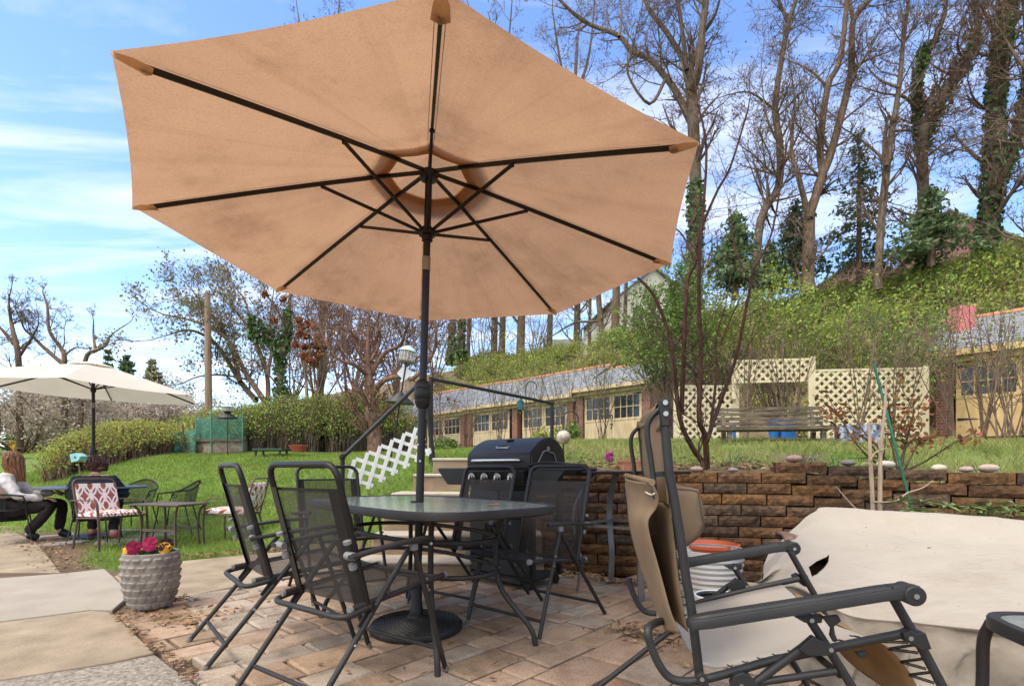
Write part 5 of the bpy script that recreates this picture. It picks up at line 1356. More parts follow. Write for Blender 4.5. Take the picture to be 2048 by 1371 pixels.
# ------------------------------------------------------------------ stones lying on the wall and bed
stones = [(1393,938,0.046,(0.33,0.23,0.19),'reddish oval stone on the wall next to the foot of the bare multi-stemmed shrub'),
 (1466,939,0.036,(0.22,0.19,0.185),'small dark grey stone on the lower left part of the wall'),
 (1589,922,0.056,(0.26,0.17,0.14),'big brown cobble on the raised block in front of the dry grass'),
 (1697,932,0.042,(0.13,0.12,0.12),'blackish flat stone on the wall top left of the saplings'),
 (1770,934,0.055,(0.42,0.37,0.32),'pale speckled stone behind the two bare saplings'),
 (1877,946,0.048,(0.55,0.43,0.31),'smooth light tan stone on the wall right of the green stake'),
 (1933,952,0.04,(0.36,0.26,0.22),'small pinkish stone between the tan one and the daffodil leaves'),
 (1976,956,0.055,(0.40,0.31,0.24),'long brown stone nearest the right end of the wall')]
for k, (px, py, r, c, lab) in enumerate(stones):
    d = 4.25
    for _ in range(8):
        x = (px-1024)*d/F; d = float(np.interp(x, _wx, _wy))+0.13
    q = P(px, py, d); zt = H-(py-Y0)*d/F; yw_ = d
    top = (11 if 2.02 < q.x < 4.6 else 10)*CH+wall_z(q.x)-0.003
    mb = MB(); rg = rng_(k+40); prof = []
    for i in range(9):
        a = math.pi*i/8; prof.append((r*math.sin(a), -r*0.55*math.cos(a)+r*0.52))
    f_ = noise; ph = rg.uniform(0, 9)
    mb.lathe(prof, (q.x, q.y, top), 18, fn=lambda rr, z, a, ph=ph: rr*(1+0.18*math.cos(a+ph)*math.cos(a+ph)+0.07*math.sin(3*a+ph)+0.05*math.sin(z*60+ph)))
    o = mb.build('stone', mat('stone %d' % k, c, rough=0.85, var=0.25, scale=20, bump=0.4, bscale=60), angle=80); tag(o, lab, 'stone', 'stones on the retaining wall')

# ------------------------------------------------------------------ terracotta pot, glass globe, sprinkler things on the bed
q = P(1262,965,4.62); zt = H-(918-Y0)*4.62/F
pt_ = thing('terracotta_pot', 'square terracotta pot with ribs on the wall behind the lounge chair', 'plant pot', (q.x,q.y,0.8))
m_terr = mat('terracotta', (0.42,0.19,0.10), rough=0.85, var=0.2, scale=12, bump=0.3)
mb = MB(); ht = zt-0.80; rows = []
for k, z in ((0.082,0),(0.10,ht*0.85),(0.108,ht*0.85),(0.112,ht),(0.096,ht),(0.09,ht*0.7)):
    rows.append([V((q.x+x*k, q.y+y*k, 0.80+z)) for x, y in ((-1,-.9),(-.9,-1),(.9,-1),(1,-.9),(1,.9),(.9,1),(-.9,1),(-1,.9))])
mb.grid(rows, wrap=True); mb.build('pot_body', m_terr, pt_)
mb = MB(); mb.quad(*[V((q.x+x*0.09, q.y+y*0.09, zt-0.03)) for x, y in ((-1,-1),(1,-1),(1,1),(-1,1))]); mb.build('potting_soil', mat('pot soil', (0.06,0.04,0.03), rough=1), pt_)
q = P(1127,874,5.2)
gl_ = thing('glass_globe', 'pale crackled glass garden globe on a thin stake behind the grill lid', 'garden globe', (q.x,q.y,gz(q.x,q.y)))
mb = MB(); r = 0.072; mb.lathe([(r*math.sin(math.pi*i/12), -r*math.cos(math.pi*i/12)) for i in range(13)], q, 24)
mb.build('globe', mat('crackled glass', (0.34,0.26,0.18), rough=0.3, var=0.4, scale=14, base2=(0.62,0.54,0.44), spec=0.6, bump=0.4, bscale=30), gl_)
mb = MB(); mb.tube([q-V((0,0,r)), V((q.x,q.y,gz(q.x,q.y)-.05))], 0.006, 8); mb.build('stake', m_blk, gl_)
# red bowl and green tray on the lawn crest
q = T(597, 13.0); q.z = P(597,903,13.0).z; mb = MB(); mb.lathe([(0,0),(0.14,0),(0.23,0.14),(0.25,0.16),(0.23,0.165),(0.15,0.06),(0,0.05)], q, 24, close=False); tag(mb.build('clay_bowl', mat('red clay', (0.42,0.10,0.06), rough=0.7)), 'wide red clay bowl on top of the lawn in front of the hedge', 'bowl')
q = T(543, 13.2); z_ = P(543,899,13.2).z
lt = thing('garden_tray', 'low dark green garden tray on legs left of the red bowl', 'tray', q)
mb = MB(); mb.box((q.x,q.y,z_), (0.75,0.5,0.05)); mb.build('tray', mat('dark green paint', (0.012,0.05,0.03), rough=0.5), lt, bevel=0.01)
for sx in (-1,1):
    for sy in (-1,1): mb = MB(); mb.box((q.x+sx*.3,q.y+sy*.2,(z_+q.z)/2-.03), (0.04,0.04,max(z_-q.z,.05)+.02)); mb.build('leg', m_iron, lt)

# ------------------------------------------------------------------ bird feeders
def feeder(px, ptop, pcage, pbaf, pbase, d, label, wpx, lean=0.0, roofc=(0.42,0.62,0.55)):
    g_ = T(px, d); r = thing('bird_feeder', label, 'bird feeder', g_)
    zt, zc, zb_ = P(0,ptop,d).z, P(0,pcage,d).z, P(0,pbaf,d).z; w = wpx*d/F/2; x, y = g_.x, d
    def lx(z): return V((x+lean*(z-g_.z), y, z))
    mb = MB(); mb.tube([lx(g_.z-0.1), lx(zt-0.02)], 0.011, 8); mb.build('pole', m_blk, r)
    M_ = Matrix.Rotation(lean*1.1, 3, 'Y'); hh = zt-zc
    mb = MB(); mb.lathe([(w*1.15,0),(w*1.12,hh*0.05),(w*0.75,hh*0.24),(0.02,hh*0.36)], lx(zc+hh*0.66), 20, M_); mb.build('roof', mat('mint metal', roofc, rough=0.5, var=0.15), r)
    mb = MB(); mb.lathe([(0,0),(w*0.55,0),(w*0.55,hh*0.62),(0,hh*0.62)], lx(zc+hh*0.05), 18, M_); mb.build('seed_tube', mat('seed', (0.34,0.26,0.18), rough=0.5, var=0.5, scale=60), r)
    mb = MB()
    for k in range(14):
        a = k*math.tau/14; mb.tube([lx(zc)+M_@V((w*math.cos(a), w*math.sin(a), 0)), lx(zc)+M_@V((w*math.cos(a), w*math.sin(a), hh*0.66))], 0.0035, 5)
    for k in range(6): mb.tube([lx(zc)+M_@V((w*math.cos(a), w*math.sin(a), hh*0.66*k/5)) for a in [j*math.tau/20 for j in range(20)]], 0.0035, 5, closed=True)
    mb.build('wire_cage', mat('white wire', (0.6,0.6,0.58), rough=0.5), r)
    mb = MB(); mb.lathe([(0,-0.02),(w*0.9,-0.02),(w*1.05,0.0),(w,0.01),(0,0.01)], lx(zc), 20, M_); mb.build('seed_tray', m_clip, r)
    return r, lx, w
r, lx, w = feeder(779, 692, 722, 805, 900, 6.6, 'mint-roofed caged bird feeder on a leaning black pole left of the umbrella pole', 30, lean=0.16)
zb_ = P(0,806,6.6).z; mb = MB(); mb.lathe([(0.185,0),(0.183,0.008),(0.02,0.145),(0.012,0.16)], lx(zb_), 28, Matrix.Rotation(0.08,3,'Y')); mb.build('baffle', m_gm, r)
c_ = lx(P(0,746,6.6).z); mb = MB(); mb.prism([c_+V((-0.10,0.0,0)), c_+V((0,0,-0.10)), c_+V((0.10,0,0)), c_+V((0,0,0.11))], (0,0.01,0)); mb.build('squirrel_guard', mat('galvanised', (0.5,0.5,0.5), rough=0.5, metal=0.4), r)
r, lx, w = feeder(455, 809, 822, 835, 905, 14.0, 'caged bird feeder with a black cone baffle beside the green mesh pen', 20)
zb_ = P(0,836,14.0).z; mb = MB(); mb.lathe([(0.26,0),(0.255,0.01),(0.09,0.13),(0.02,0.20)], lx(zb_), 28); mb.build('baffle', m_gm, r)
# blue bird house
q = P(150,914,9.6); bh = thing('bird_house', 'pale turquoise bird house with a round hole in front of the low hedge', 'bird house', T(158,9.6))
m_turq = mat('turquoise paint', (0.26,0.52,0.53), rough=0.6)
M_ = Matrix.Rotation(math.radians(78), 3, 'Y')
mb = MB(); mb.prism([q+M_@V(p) for p in ((-0.075,0,-0.09),(0.075,0,-0.09),(0.075,0,0.04),(0,0,0.11),(-0.075,0,0.04))], (0,0.16,0)); mb.build('house_box', m_turq, bh, bevel=0.004)
mb = MB(); mb.tube([q+V((0,-0.003,0)), q+V((0,0.002,0))], 0.018, 16); mb.build('entrance_hole', m_iron, bh)
mb = MB(); mb.tube([q+V((0.02,0.05,-0.07)), T(170,9.5)], 0.012, 8); mb.build('stake', m_old, bh)

# ------------------------------------------------------------------ green mesh pen and slatted screen
def netmat(name, c, a, sc_):
    m, nt, out = _nodes(name); L = nt.links
    p = N_(nt, 'ShaderNodeBsdfPrincipled', Roughness=0.7); n = noise_node(nt, 5, 4); r = ramp(nt, n.outputs['Fac'], [(0.3, sc(c, 0.7)), (0.7, sc(c, 1.3))]); L.new(r.outputs[0], p.inputs[0])
    t = nt.nodes.new('ShaderNodeBsdfTransparent'); mx = N_(nt, 'ShaderNodeMixShader', Fac=a); L.new(t.outputs[0], mx.inputs[1]); L.new(p.outputs[0], mx.inputs[2]); L.new(mx.outputs[0], out.inputs[0]); return m
m_pan = mat('rusty wire panel', (0.24,0.19,0.14), rough=0.9, var=0.5, scale=9)
m_net = netmat('green netting', (0.03,0.15,0.105), 0.58, 40)
d = 15.5
pen = thing('mesh_pen', 'garden pen of sagging dark green netting on thin stakes above a low board frame', 'mesh pen', T(440,d))
corners = [(392,d-0.2),(422,d-0.9),(485,d-0.6),(495,d+0.9),(400,d+1.1)]
tops = [832,826,829,835,834]; bots = [880,878,879,878,878]
C3 = [(P(c[0],t,c[1]), P(c[0],b,c[1])) for c, t, b in zip(corners, tops, bots)]
mb = MB()
for (a, b), (c, e_) in zip(C3, C3[1:]+C3[:1]):
    rows = []
    for i in range(7):
        t = i/6; rows.append([a.lerp(c, j/8).lerp(b.lerp(e_, j/8), t)-V((0,0,(1-t)*0.10*math.sin(math.pi*j/8))) for j in range(9)])
    mb.grid(rows)
mb.build('netting', m_net, pen)
for (a, b) in C3:
    mb = MB(); mb.tube([a+V((0,0,0.06)), V((b.x,b.y,gz(b.x,b.y)-.1))], 0.018, 8); mb.build('stake', mat('green stake', (0.10,0.22,0.15), rough=0.6), pen)
for (a, b), (c, e_) in list(zip(C3, C3[1:]+C3[:1]))[:3]:
    mb = MB(); mb.beam(V((b.x,b.y,b.z-0.02)), V((e_.x,e_.y,e_.z-0.02)), 0.05, 0.07); mb.beam(V((b.x,b.y,gz(b.x,b.y)+.04)), V((e_.x,e_.y,gz(e_.x,e_.y)+.04)), 0.05, 0.09); mb.build('board_frame', m_old, pen)
for (a, b), (c, e_) in list(zip(C3, C3[1:]+C3[:1]))[:3]:
    q0, q1 = V((b.x,b.y+.03,gz(b.x,b.y))), V((e_.x,e_.y+.03,gz(e_.x,e_.y))); mb = MB(); mb.prism([q0, q1, V((e_.x,e_.y+.03,e_.z-.05)), V((b.x,b.y+.03,b.z-.05))], (0,.015,0)); mb.build('lower_panel', m_pan, pen)
scn = thing('slatted_screen', 'rolled green slatted garden screen leaning left of the mesh pen', 'screen', T(350,15.0))
m_slat = mat('green slats', (0.08,0.25,0.19), rough=0.7, var=0.25, scale=3)
pts_ = [P(314,0,14.6), P(334,0,15.2), P(350,0,14.8), P(368,0,15.2), P(391,0,14.9)]; tp = [866,864,867,864,857]; mb = MB()
for k in range(17):
    t = k/16; row = []
    for (p, ty) in zip(pts_, tp):
        zt = P(0,ty,p.y).z; zb_ = P(0,912,p.y).z; row.append(V((p.x, p.y, zt+(zb_-zt)*t+0.02*math.sin(p.x*3+k))))
    for a, b in zip(row, row[1:]): mb.beam(a, b, 0.012, 0.028, (0,0,1))
mb.build('slats', m_slat, scn, smooth=False)
for px_, ty in ((318,845),(365,848),(387,846)):
    mb = MB(); a = P(px_,ty,15.0); mb.tube([a, V((a.x+0.05,a.y,gz(a.x,a.y)))], 0.025, 8); mb.build('stake', m_old, scn)
# black wire hurdle on the far lawn
hd = thing('wire_hurdle', 'low black wire hurdle on the far lawn at the left edge', 'fence', T(55,20))
for a, b in (((32,920),(46,916)),((46,916),(88,916))):
    mb = MB(); mb.tube([P(*a,20), P(*b,20)], 0.02, 6); mb.build('rail', m_iron, hd)
for px_ in (34,47,86): mb = MB(); q = P(px_,916,20); mb.tube([q, V((q.x,q.y,gz(q.x,q.y)-.1))], 0.02, 6); mb.build('post', m_iron, hd)

# ------------------------------------------------------------------ utility pole and cables
d = 24; up = thing('utility_pole', 'plain brown wooden utility pole rising out of the hedge', 'utility pole', T(418,d))
a = T(418,d); b = P(415,585,d); m_pole = mat('pole wood', (0.27,0.18,0.115), rough=0.9, var=0.3, scale=2, stretch=(8,8,0.5), bump=0.3)
mb = MB(); mb.tube([a-V((0,0,.3)), a.lerp(b,.5), b], [0.165,0.15,0.12], 14); mb.build('pole', m_pole, up)
c_ = P(433,705,d-0.1); mb = MB(); mb.tube([c_+V((0.06*math.cos(k*.52),0,0.26*math.sin(k*.52)+0.02*(k%3))) for k in range(12)], 0.03, 6, closed=True); mb.build('cable_loop', m_iron, up)
for k, (x0, y0, x1, y1, d0, d1, lab) in enumerate(((2200,80,1480,372,15,30,'upper overhead cable crossing before the bare trees at the right'),(2200,150,1480,398,15,30,'middle overhead cable crossing before the bare trees at the right'),(2200,205,1420,420,15,32,'lowest overhead cable crossing before the bare trees at the right'))):
    A, B = P(x0,y0,d0), P(x1,y1,d1); mb = MB(); mb.tube([A.lerp(B,t/20)-V((0,0,0.5*math.sin(math.pi*t/20))) for t in range(21)], 0.011 if k < 2 else 0.016, 5)
    tag(mb.build('overhead_cable', m_iron), lab, 'cable', 'overhead cables')

# ------------------------------------------------------------------ houses on the hill
def house(c, w, dp, zb, h, roof, rz, mw, mr, label, wins=(), name='house', cat='house'):
    r = thing(name, label, cat, (c[0], c[1], 0), 'houses on top of the bank', rz)
    mb = MB(); mb.prism([(-w/2,-dp/2,zb),(w/2,-dp/2,zb),(w/2,-dp/2,zb+h),(0,-dp/2,zb+h+roof),(-w/2,-dp/2,zb+h)] if roof else [(-w/2,-dp/2,zb),(w/2,-dp/2,zb),(w/2,-dp/2,zb+h),(-w/2,-dp/2,zb+h)], (0,dp,0)); lpart(mb, 'wall', mw, r, smooth=False)
    if roof:
        mb = MB(); k = roof/(w/2)
        mb.prism([(-w/2-0.4,-dp/2-0.4,zb+h-0.4*k+0.03),(0,-dp/2-0.4,zb+h+roof+0.03),(0,-dp/2-0.4,zb+h+roof+0.2),(-w/2-0.4,-dp/2-0.4,zb+h-0.4*k+0.2)], (0,dp+0.8,0))
        mb.prism([(w/2+0.4,-dp/2-0.4,zb+h-0.4*k+0.03),(w/2+0.4,-dp/2-0.4,zb+h-0.4*k+0.2),(0.002,-dp/2-0.4,zb+h+roof+0.2),(0.002,-dp/2-0.4,zb+h+roof+0.03)], (0,dp+0.8,0)); lpart(mb, 'roof', mr, r, smooth=False)
    for (x, z, ww, wh) in wins:
        mb = MB(); y = -dp/2-0.03
        mb.box((x,y,z+wh/2+0.05),(ww+0.24,0.08,0.12)); mb.box((x,y,z-wh/2-0.05),(ww+0.24,0.08,0.12)); mb.box((x-ww/2-0.06,y,z),(0.12,0.08,wh)); mb.box((x+ww/2+0.06,y,z),(0.12,0.08,wh)); mb.box((x,y+0.005,z),(ww,0.05,0.06)); mb.box((x,y+0.005,z+wh/4),(0.05,0.05,wh/2-.06)); 
        f_ = lpart(mb, 'window', m_trim, r, smooth=False)
        mb = MB(); mb.box((x,-dp/2-0.012,z),(ww,0.02,wh)); lpart(mb, 'pane', m_pane, r, f_, smooth=False)
    return r
m_trim = mat('white trim', (0.75,0.74,0.70), rough=0.6, var=0.05)
m_sid = brickmat('white siding', (0.66,0.67,0.66), (0.62,0.63,0.63), (0.42,0.43,0.43), 30, 0.16, msize=0.012, var=0.1)
m_crm = mat('cream stucco', (0.66,0.62,0.50), rough=0.85, var=0.08, scale=1)
m_rfg = brickmat('grey shingle', (0.22,0.22,0.23), (0.17,0.17,0.18), (0.09,0.09,0.09), 0.4, 0.2, vert=False, msize=0.01, var=0.25)
c_ = P(1262,600,50); house((c_.x+1.2,53), 8.5, 9, 8.6, 7.6, 3.4, math.radians(8), m_crm, m_rfg, 'tall cream house with a white sash window, glimpsed at the umbrella right corner', [(-1.6,15.0,1.0,1.9),(1.2,15.0,1.0,1.9),(-1.6,11.6,1.0,1.8)])
c_ = P(1165,660,62); house((c_.x,66), 14, 8, 9, 5.6, 2.6, math.radians(90), m_sid, m_rfg, 'long white sided house behind the thin trunks under the umbrella edge', [(2,12.5,1,1.6),(-2,12.5,1,1.6)])
c_ = P(985,715,58); house((c_.x,60), 6, 6, 9.5, 2.6, 1.7, math.radians(70), m_sid, m_rfg, 'small white outbuilding with a grey roof right of the ivy trunks', name='shed', cat='shed')
m_br2 = brickmat('dark red brick', (0.26,0.10,0.08), (0.20,0.08,0.07), (0.3,0.26,0.23), 0.24, 0.08, msize=0.01)
c_ = P(2010,430,42); house((c_.x+1.2,46), 9, 9, 9.5, 9.0, 4.2, math.radians(-62), m_br2, m_rfg, 'red brick house with a steep grey roof behind the ivy-clad trunk at the right', [(-2.4,16.5,1.1,1.8),(0.6,16.5,1.1,1.8),(2.8,16.5,1.1,1.8)])
c_ = P(1790,480,50); house((c_.x,54), 10, 8, 9.5, 9.2, 2.6, math.radians(-50), m_br2, m_rfg, 'brick house with pale trim hidden behind the evergreens at the right', [(-3,15,1.1,1.8),(0,15,1.1,1.8),(3,15,1.1,1.8)])
c_ = P(1560,540,55); house((c_.x,58), 16, 8, 9.5, 6.6, 2.6, math.radians(80), m_sid, m_rfg, 'white house screened by the dark conifers on the bank', [(-3,14,1.1,1.8),(0,14,1.1,1.8),(3,14,1.1,1.8)])
wf = thing('board_fence', 'grey vertical board fence above the garage ridge', 'fence', T(1252,40))
mb = MB(); q0 = P(1215,735,39); q1 = P(1290,735,41); zt = P(0,690,40).z; zb_ = P(0,760,40).z
for k in range(18): c_ = q0.lerp(q1, k/17); mb.box((c_.x,c_.y,(zt+zb_)/2), (0.15,0.03,zt-zb_+0.05*(k%2)))
mb.beam(V((q0.x,q0.y+.05,zt-.4)), V((q1.x,q1.y+.05,zt-.4)), .05, .1); mb.build('boards', m_old, wf, smooth=False)
# low stone-and-timber building far left, a parked red car beyond the blossom trees
c_ = P(105,895,68); house((c_.x,70), 5, 4, gz(c_.x,70)-0.5, 1.6, 0.6, 0.3, mat('tan wall', (0.45,0.33,0.24), rough=0.9), m_rfg, 'small tan outbuilding at the far end of the left lawn', name='shed', cat='shed')

# shepherd's hooks
def hook(px, ytop, d, label, hang=None):
    g_ = T(px, d); zt = P(0, ytop, d).z; r = thing('shepherd_hook', label, 'garden hook', g_)
    R = 0.09; pts_ = [V((g_.x,d,g_.z-.1)), V((g_.x,d,zt-R))]+[V((g_.x+R-R*math.cos(a), d, zt-R+R*math.sin(a))) for a in [k*math.pi/8 for k in range(1,9)]]+[V((g_.x+2*R,d,zt-R-.05))]
    mb = MB(); mb.tube(pts_, 0.0075, 7); mb.build('hook_pole', m_iron, r)
    return r
hook(1126, 822, 6.2, 'thin black shepherd hook behind the pale glass globe'); hook(538, 798, 15.5, 'thin black shepherd hook in front of the long clipped hedge'); hook(1052, 762, 9.0, 'tall thin black shepherd hook under the sloping handrail right of the umbrella pole')
q = P(1041,808,6.65); hf = thing('hanging_feeder', 'small teal bird feeder hanging from the sloping black handrail', 'bird feeder', q)
mb = MB(); mb.lathe([(0,-.07),(.035,-.065),(.04,.02),(.05,.03),(.02,.06),(0,.065)], q, 14); mb.build('feeder_body', mat('teal glaze', (0.03,0.14,0.17), rough=.4, var=.4, scale=20), hf)
mb = MB(); mb.tube([q+V((0,0,.06)), q+V((0,0,.14))], .004, 5); mb.build('wire', m_iron, hf)
# ------------------------------------------------------------------ group at the left: white parasol, bistro table, chairs, two people
GZ = -0.082
wu = thing('market_umbrella', 'off-white market umbrella above the two seated people at the left', 'umbrella', (-5.97,7.4,GZ))
m_wcan = mat('off white canvas', (0.66,0.60,0.51), rough=0.9, var=0.05, scale=3, trans=0.3)
wa = V((-5.97,7.4,2.40)); WR = 1.45; WROT = Matrix.Rotation(math.radians(2.6), 3, 'Y'); r0 = math.radians(151.5)
def wc(r, th, dz=0): return wa+WROT@V((WR*r*math.sin(th), WR*r*math.cos(th), -0.40*r**1.1+dz))
mb = MB()
for k in range(6):
    t0 = r0+k*math.pi/3; t1 = t0+math.pi/3; rows = []
    for i in range(9):
        r = 0.12+0.88*i/8; rows.append([wc(r,t0).lerp(wc(r,t1), j/8)-V((0,0,0.03*math.sin(math.pi*j/8)*r)) -(((wc(r,(t0+t1)/2)-wa)*V((1,1,0)).x if False else V((0,0,0)))) for j in range(9)])
    mb.grid(rows)
cp = mb.build('canopy', m_wcan, wu, angle=14)
mb = MB()
for k in range(6):
    t0 = r0+k*math.pi/3; t1 = t0+math.pi/3
    mb.grid([[wc(r,t0,dz).lerp(wc(r,t1,dz), j/4) for j in range(5)] for r, dz in ((0,0.02),(0.1,0.025),(0.2,0.02))])
mb.build('vent_cap', m_wcan, wu, angle=14)
wrun = V((-5.97,7.4,2.02))
for k in range(6):
    th = r0+k*math.pi/3; mb = MB(); mb.beam(wc(0.03,th,-.02), wc(0.96,th,-.02), 0.014, 0.02); mb.build('rib', m_brz, wu)
    mb = MB(); mb.beam(wrun, wc(0.42,th,-.03), 0.012, 0.016); mb.build('strut', m_brz, wu)
mb = MB(); mb.tube([(-5.97,7.4,0.3),(-5.97,7.4,2.38)], 0.021, 14); mb.build('pole', m_brz, wu)
mb = MB(); mb.lathe([(0.022,-.04),(0.034,-.03),(0.034,.02),(0.022,.03)], wrun, 16); mb.build('runner', m_brz, wu)
mb = MB(); mb.tube([(-5.97,7.4,1.76),(-5.97,7.4,1.83)], 0.024, 14); mb.build('tilt_collar', m_clip, wu)
mb = MB(); mb.lathe([(0.022,-.07),(0.04,-.06),(0.045,0),(0.04,.05),(0.022,.06)], (-5.97,7.4,1.12), 18); mb.tube([(-5.93,7.37,1.12),(-5.90,7.34,1.12),(-5.90,7.34,1.07)], 0.01, 6); mb.build('crank_housing', m_brz, wu)
bt2 = thing('bistro_table', 'round black metal bistro table under the off-white umbrella', 'table', (-5.97,7.4,GZ))
mb = MB(); mb.lathe([(0.024,0.615),(0.63,0.615),(0.65,0.622),(0.65,0.64),(0.63,0.646),(0.024,0.646)], (-5.97,7.4,0), 40, close=False); mb.build('table_top', mat('blue grey table top', (0.10,0.115,0.14), rough=0.35, var=0.5, scale=30), bt2)
mb = MB(); mb.lathe([(0.28,GZ),(0.28,GZ+.03),(0.05,GZ+.06),(0.035,GZ+.1),(0.035,0.615)], (-5.97,7.4,0), 24, close=False); mb.build('pedestal', m_iron, bt2)
for k in range(4):
    a = k*math.pi/2+0.5; mb = MB(); cx, cy = math.cos(a), math.sin(a)
    mb.tube(spline([(-5.97+cx*.03,7.4+cy*.03,0.40),(-5.97+cx*.22,7.4+cy*.22,0.5),(-5.97+cx*.42,7.4+cy*.42,0.60)], 5), 0.012, 8); mb.build('scroll_bracket', m_iron, bt2)
# barrel chair of expanded mesh
m_xmesh = textile('expanded metal mesh', (0.03,0.03,0.032), 0.55)
def make_barrel():
    r = thing('mesh_chair', 'black barrel-backed metal mesh chair', 'chair', (0,0,0), 'black mesh bistro chairs')
    rim = []
    for k in range(25):
        a = math.radians(-205+k*(230/24)); rim.append(a)
    # a = 90deg is forward (+y); the back shell spans behind
    rows = []
    for i in range(6):
        t = i/5; rad = 0.22+0.07*t; row = []
        for k in range(21):
            a = math.radians(180+180*k/20); h = 0.80-0.16*abs(math.cos(a))**2*1.0
            row.append(V((rad*math.cos(a)*1.02, rad*math.sin(a)*0.95, 0.42+(h-0.42)*t)))
        rows.append(row)
    mb = MB(); mb.grid(rows); mb.build('back_shell', m_xmesh, r)
    mb = MB(); mb.tube([rows[-1][0]+V((0,0.16,-0.02))]+rows[-1]+[rows[-1][-1]+V((0,0.16,-0.02))], 0.011, 8); mb.build('rim', m_iron, r)
    mb = MB(); mb.lathe([(0,0.43),(0.12,0.425),(0.23,0.432)], (0,0.02,0), 28, close=False); mb.build('seat', m_xmesh, r)
    mb = MB(); mb.tube([V((0.23*math.cos(a), 0.02+0.23*math.sin(a), 0.43)) for a in [j*math.tau/28 for j in range(28)]], 0.009, 8, closed=True); mb.build('seat_ring', m_iron, r)
    for sx in (-1, 1):
        mb = MB(); mb.tube(spline([(sx*0.295,0.16,0.62),(sx*0.27,0.19,0.52),(sx*0.215,0.19,0.43),(sx*0.23,0.22,0.2),(sx*0.25,0.25,0)], 5), 0.009, 8); mb.build('leg', m_iron, r)
        mb = MB(); mb.tube(spline([(sx*0.16,-0.14,0.43),(sx*0.19,-0.19,0.2),(sx*0.22,-0.25,0)], 5), 0.009, 8); mb.build('leg', m_iron, r)
        mb = MB(); c_ = V((sx*0.285,0.14,0.55)); mb.tube([c_+V((0,0.035*math.cos(a)*(1-a/9),0.035*math.sin(a)*(1-a/9))) for a in [j*0.5 for j in range(15)]], 0.006, 6); mb.build('scroll', m_iron, r)
    return r
bc_ = make_barrel()
def put(o, x, y, face, label): 
    o['label'] = label; o.location = (x,y,GZ); o.rotation_euler = (0,0,math.radians(face-90)); return o
for (x, y, fc, lab) in ((-5.64,7.00,112,'black mesh barrel chair in which the dark-haired person sits'),(-4.98,7.75,195,'empty black mesh barrel chair right of the bistro table'),(-6.05,8.35,-85,'black mesh barrel chair on the far side of the bistro table')):
    dup(bc_, (x,y,GZ), math.radians(fc-90), lab)
put(bc_, -6.70, 6.90, 40, 'black mesh barrel chair at the left edge under the woman in white')
# patterned cushion
m, nt, out = _nodes('red lattice cushion'); L = nt.links
p = N_(nt, 'ShaderNodeBsdfPrincipled', Roughness=0.9); p.inputs['Specular IOR Level'].default_value = 0.1
tc = nt.nodes.new('ShaderNodeTexCoord'); acc = None
def math_(op, a, b=None):
    n = N_(nt, 'ShaderNodeMath', _operation=op)
    for i, v in enumerate((a, b)):
        if v is None: continue
        if isinstance(v, (int, float)): n.inputs[i].default_value = v
        else: L.new(v, n.inputs[i])
    return n.outputs[0]
sp = nt.nodes.new('ShaderNodeSeparateXYZ'); L.new(tc.outputs['Object'], sp.inputs[0])
yz = math_('ADD', sp.outputs[1], sp.outputs[2])
def rings(ox, oz, two):
    fx = math_('SUBTRACT', math_('FRACT', math_('ADD', math_('DIVIDE', sp.outputs[0], 0.15), ox)), 0.5)
    fz = math_('SUBTRACT', math_('FRACT', math_('ADD', math_('DIVIDE', yz, 0.19), oz)), 0.5)
    d = math_('SQRT', math_('ADD', math_('MULTIPLY', fx, fx), math_('MULTIPLY', fz, fz)))
    o1 = math_('LESS_THAN', math_('ABSOLUTE', math_('SUBTRACT', d, 0.47)), 0.055); o2 = math_('LESS_THAN', math_('ABSOLUTE', math_('SUBTRACT', d, 0.24)), 0.045) if two else o1
    return math_('MAXIMUM', o1, o2)
f_ = math_('MAXIMUM', rings(0, 0, True), rings(0.5, 0.5, False))
n1 = noise_node(nt, 20, 3); r1 = ramp(nt, n1.outputs['Fac'], [(0.3, (0.27,0.075,0.06)), (0.7, (0.36,0.13,0.105))])
c = mixc(nt, f_, r1.outputs[0], (0.78,0.66,0.60)); L.new(c, p.inputs['Base Color']); L.new(p.outputs[0], out.inputs[0]); m_cush = m
m_brn = mat('brown metal', (0.10,0.065,0.05), rough=0.5, var=0.2, scale=10)
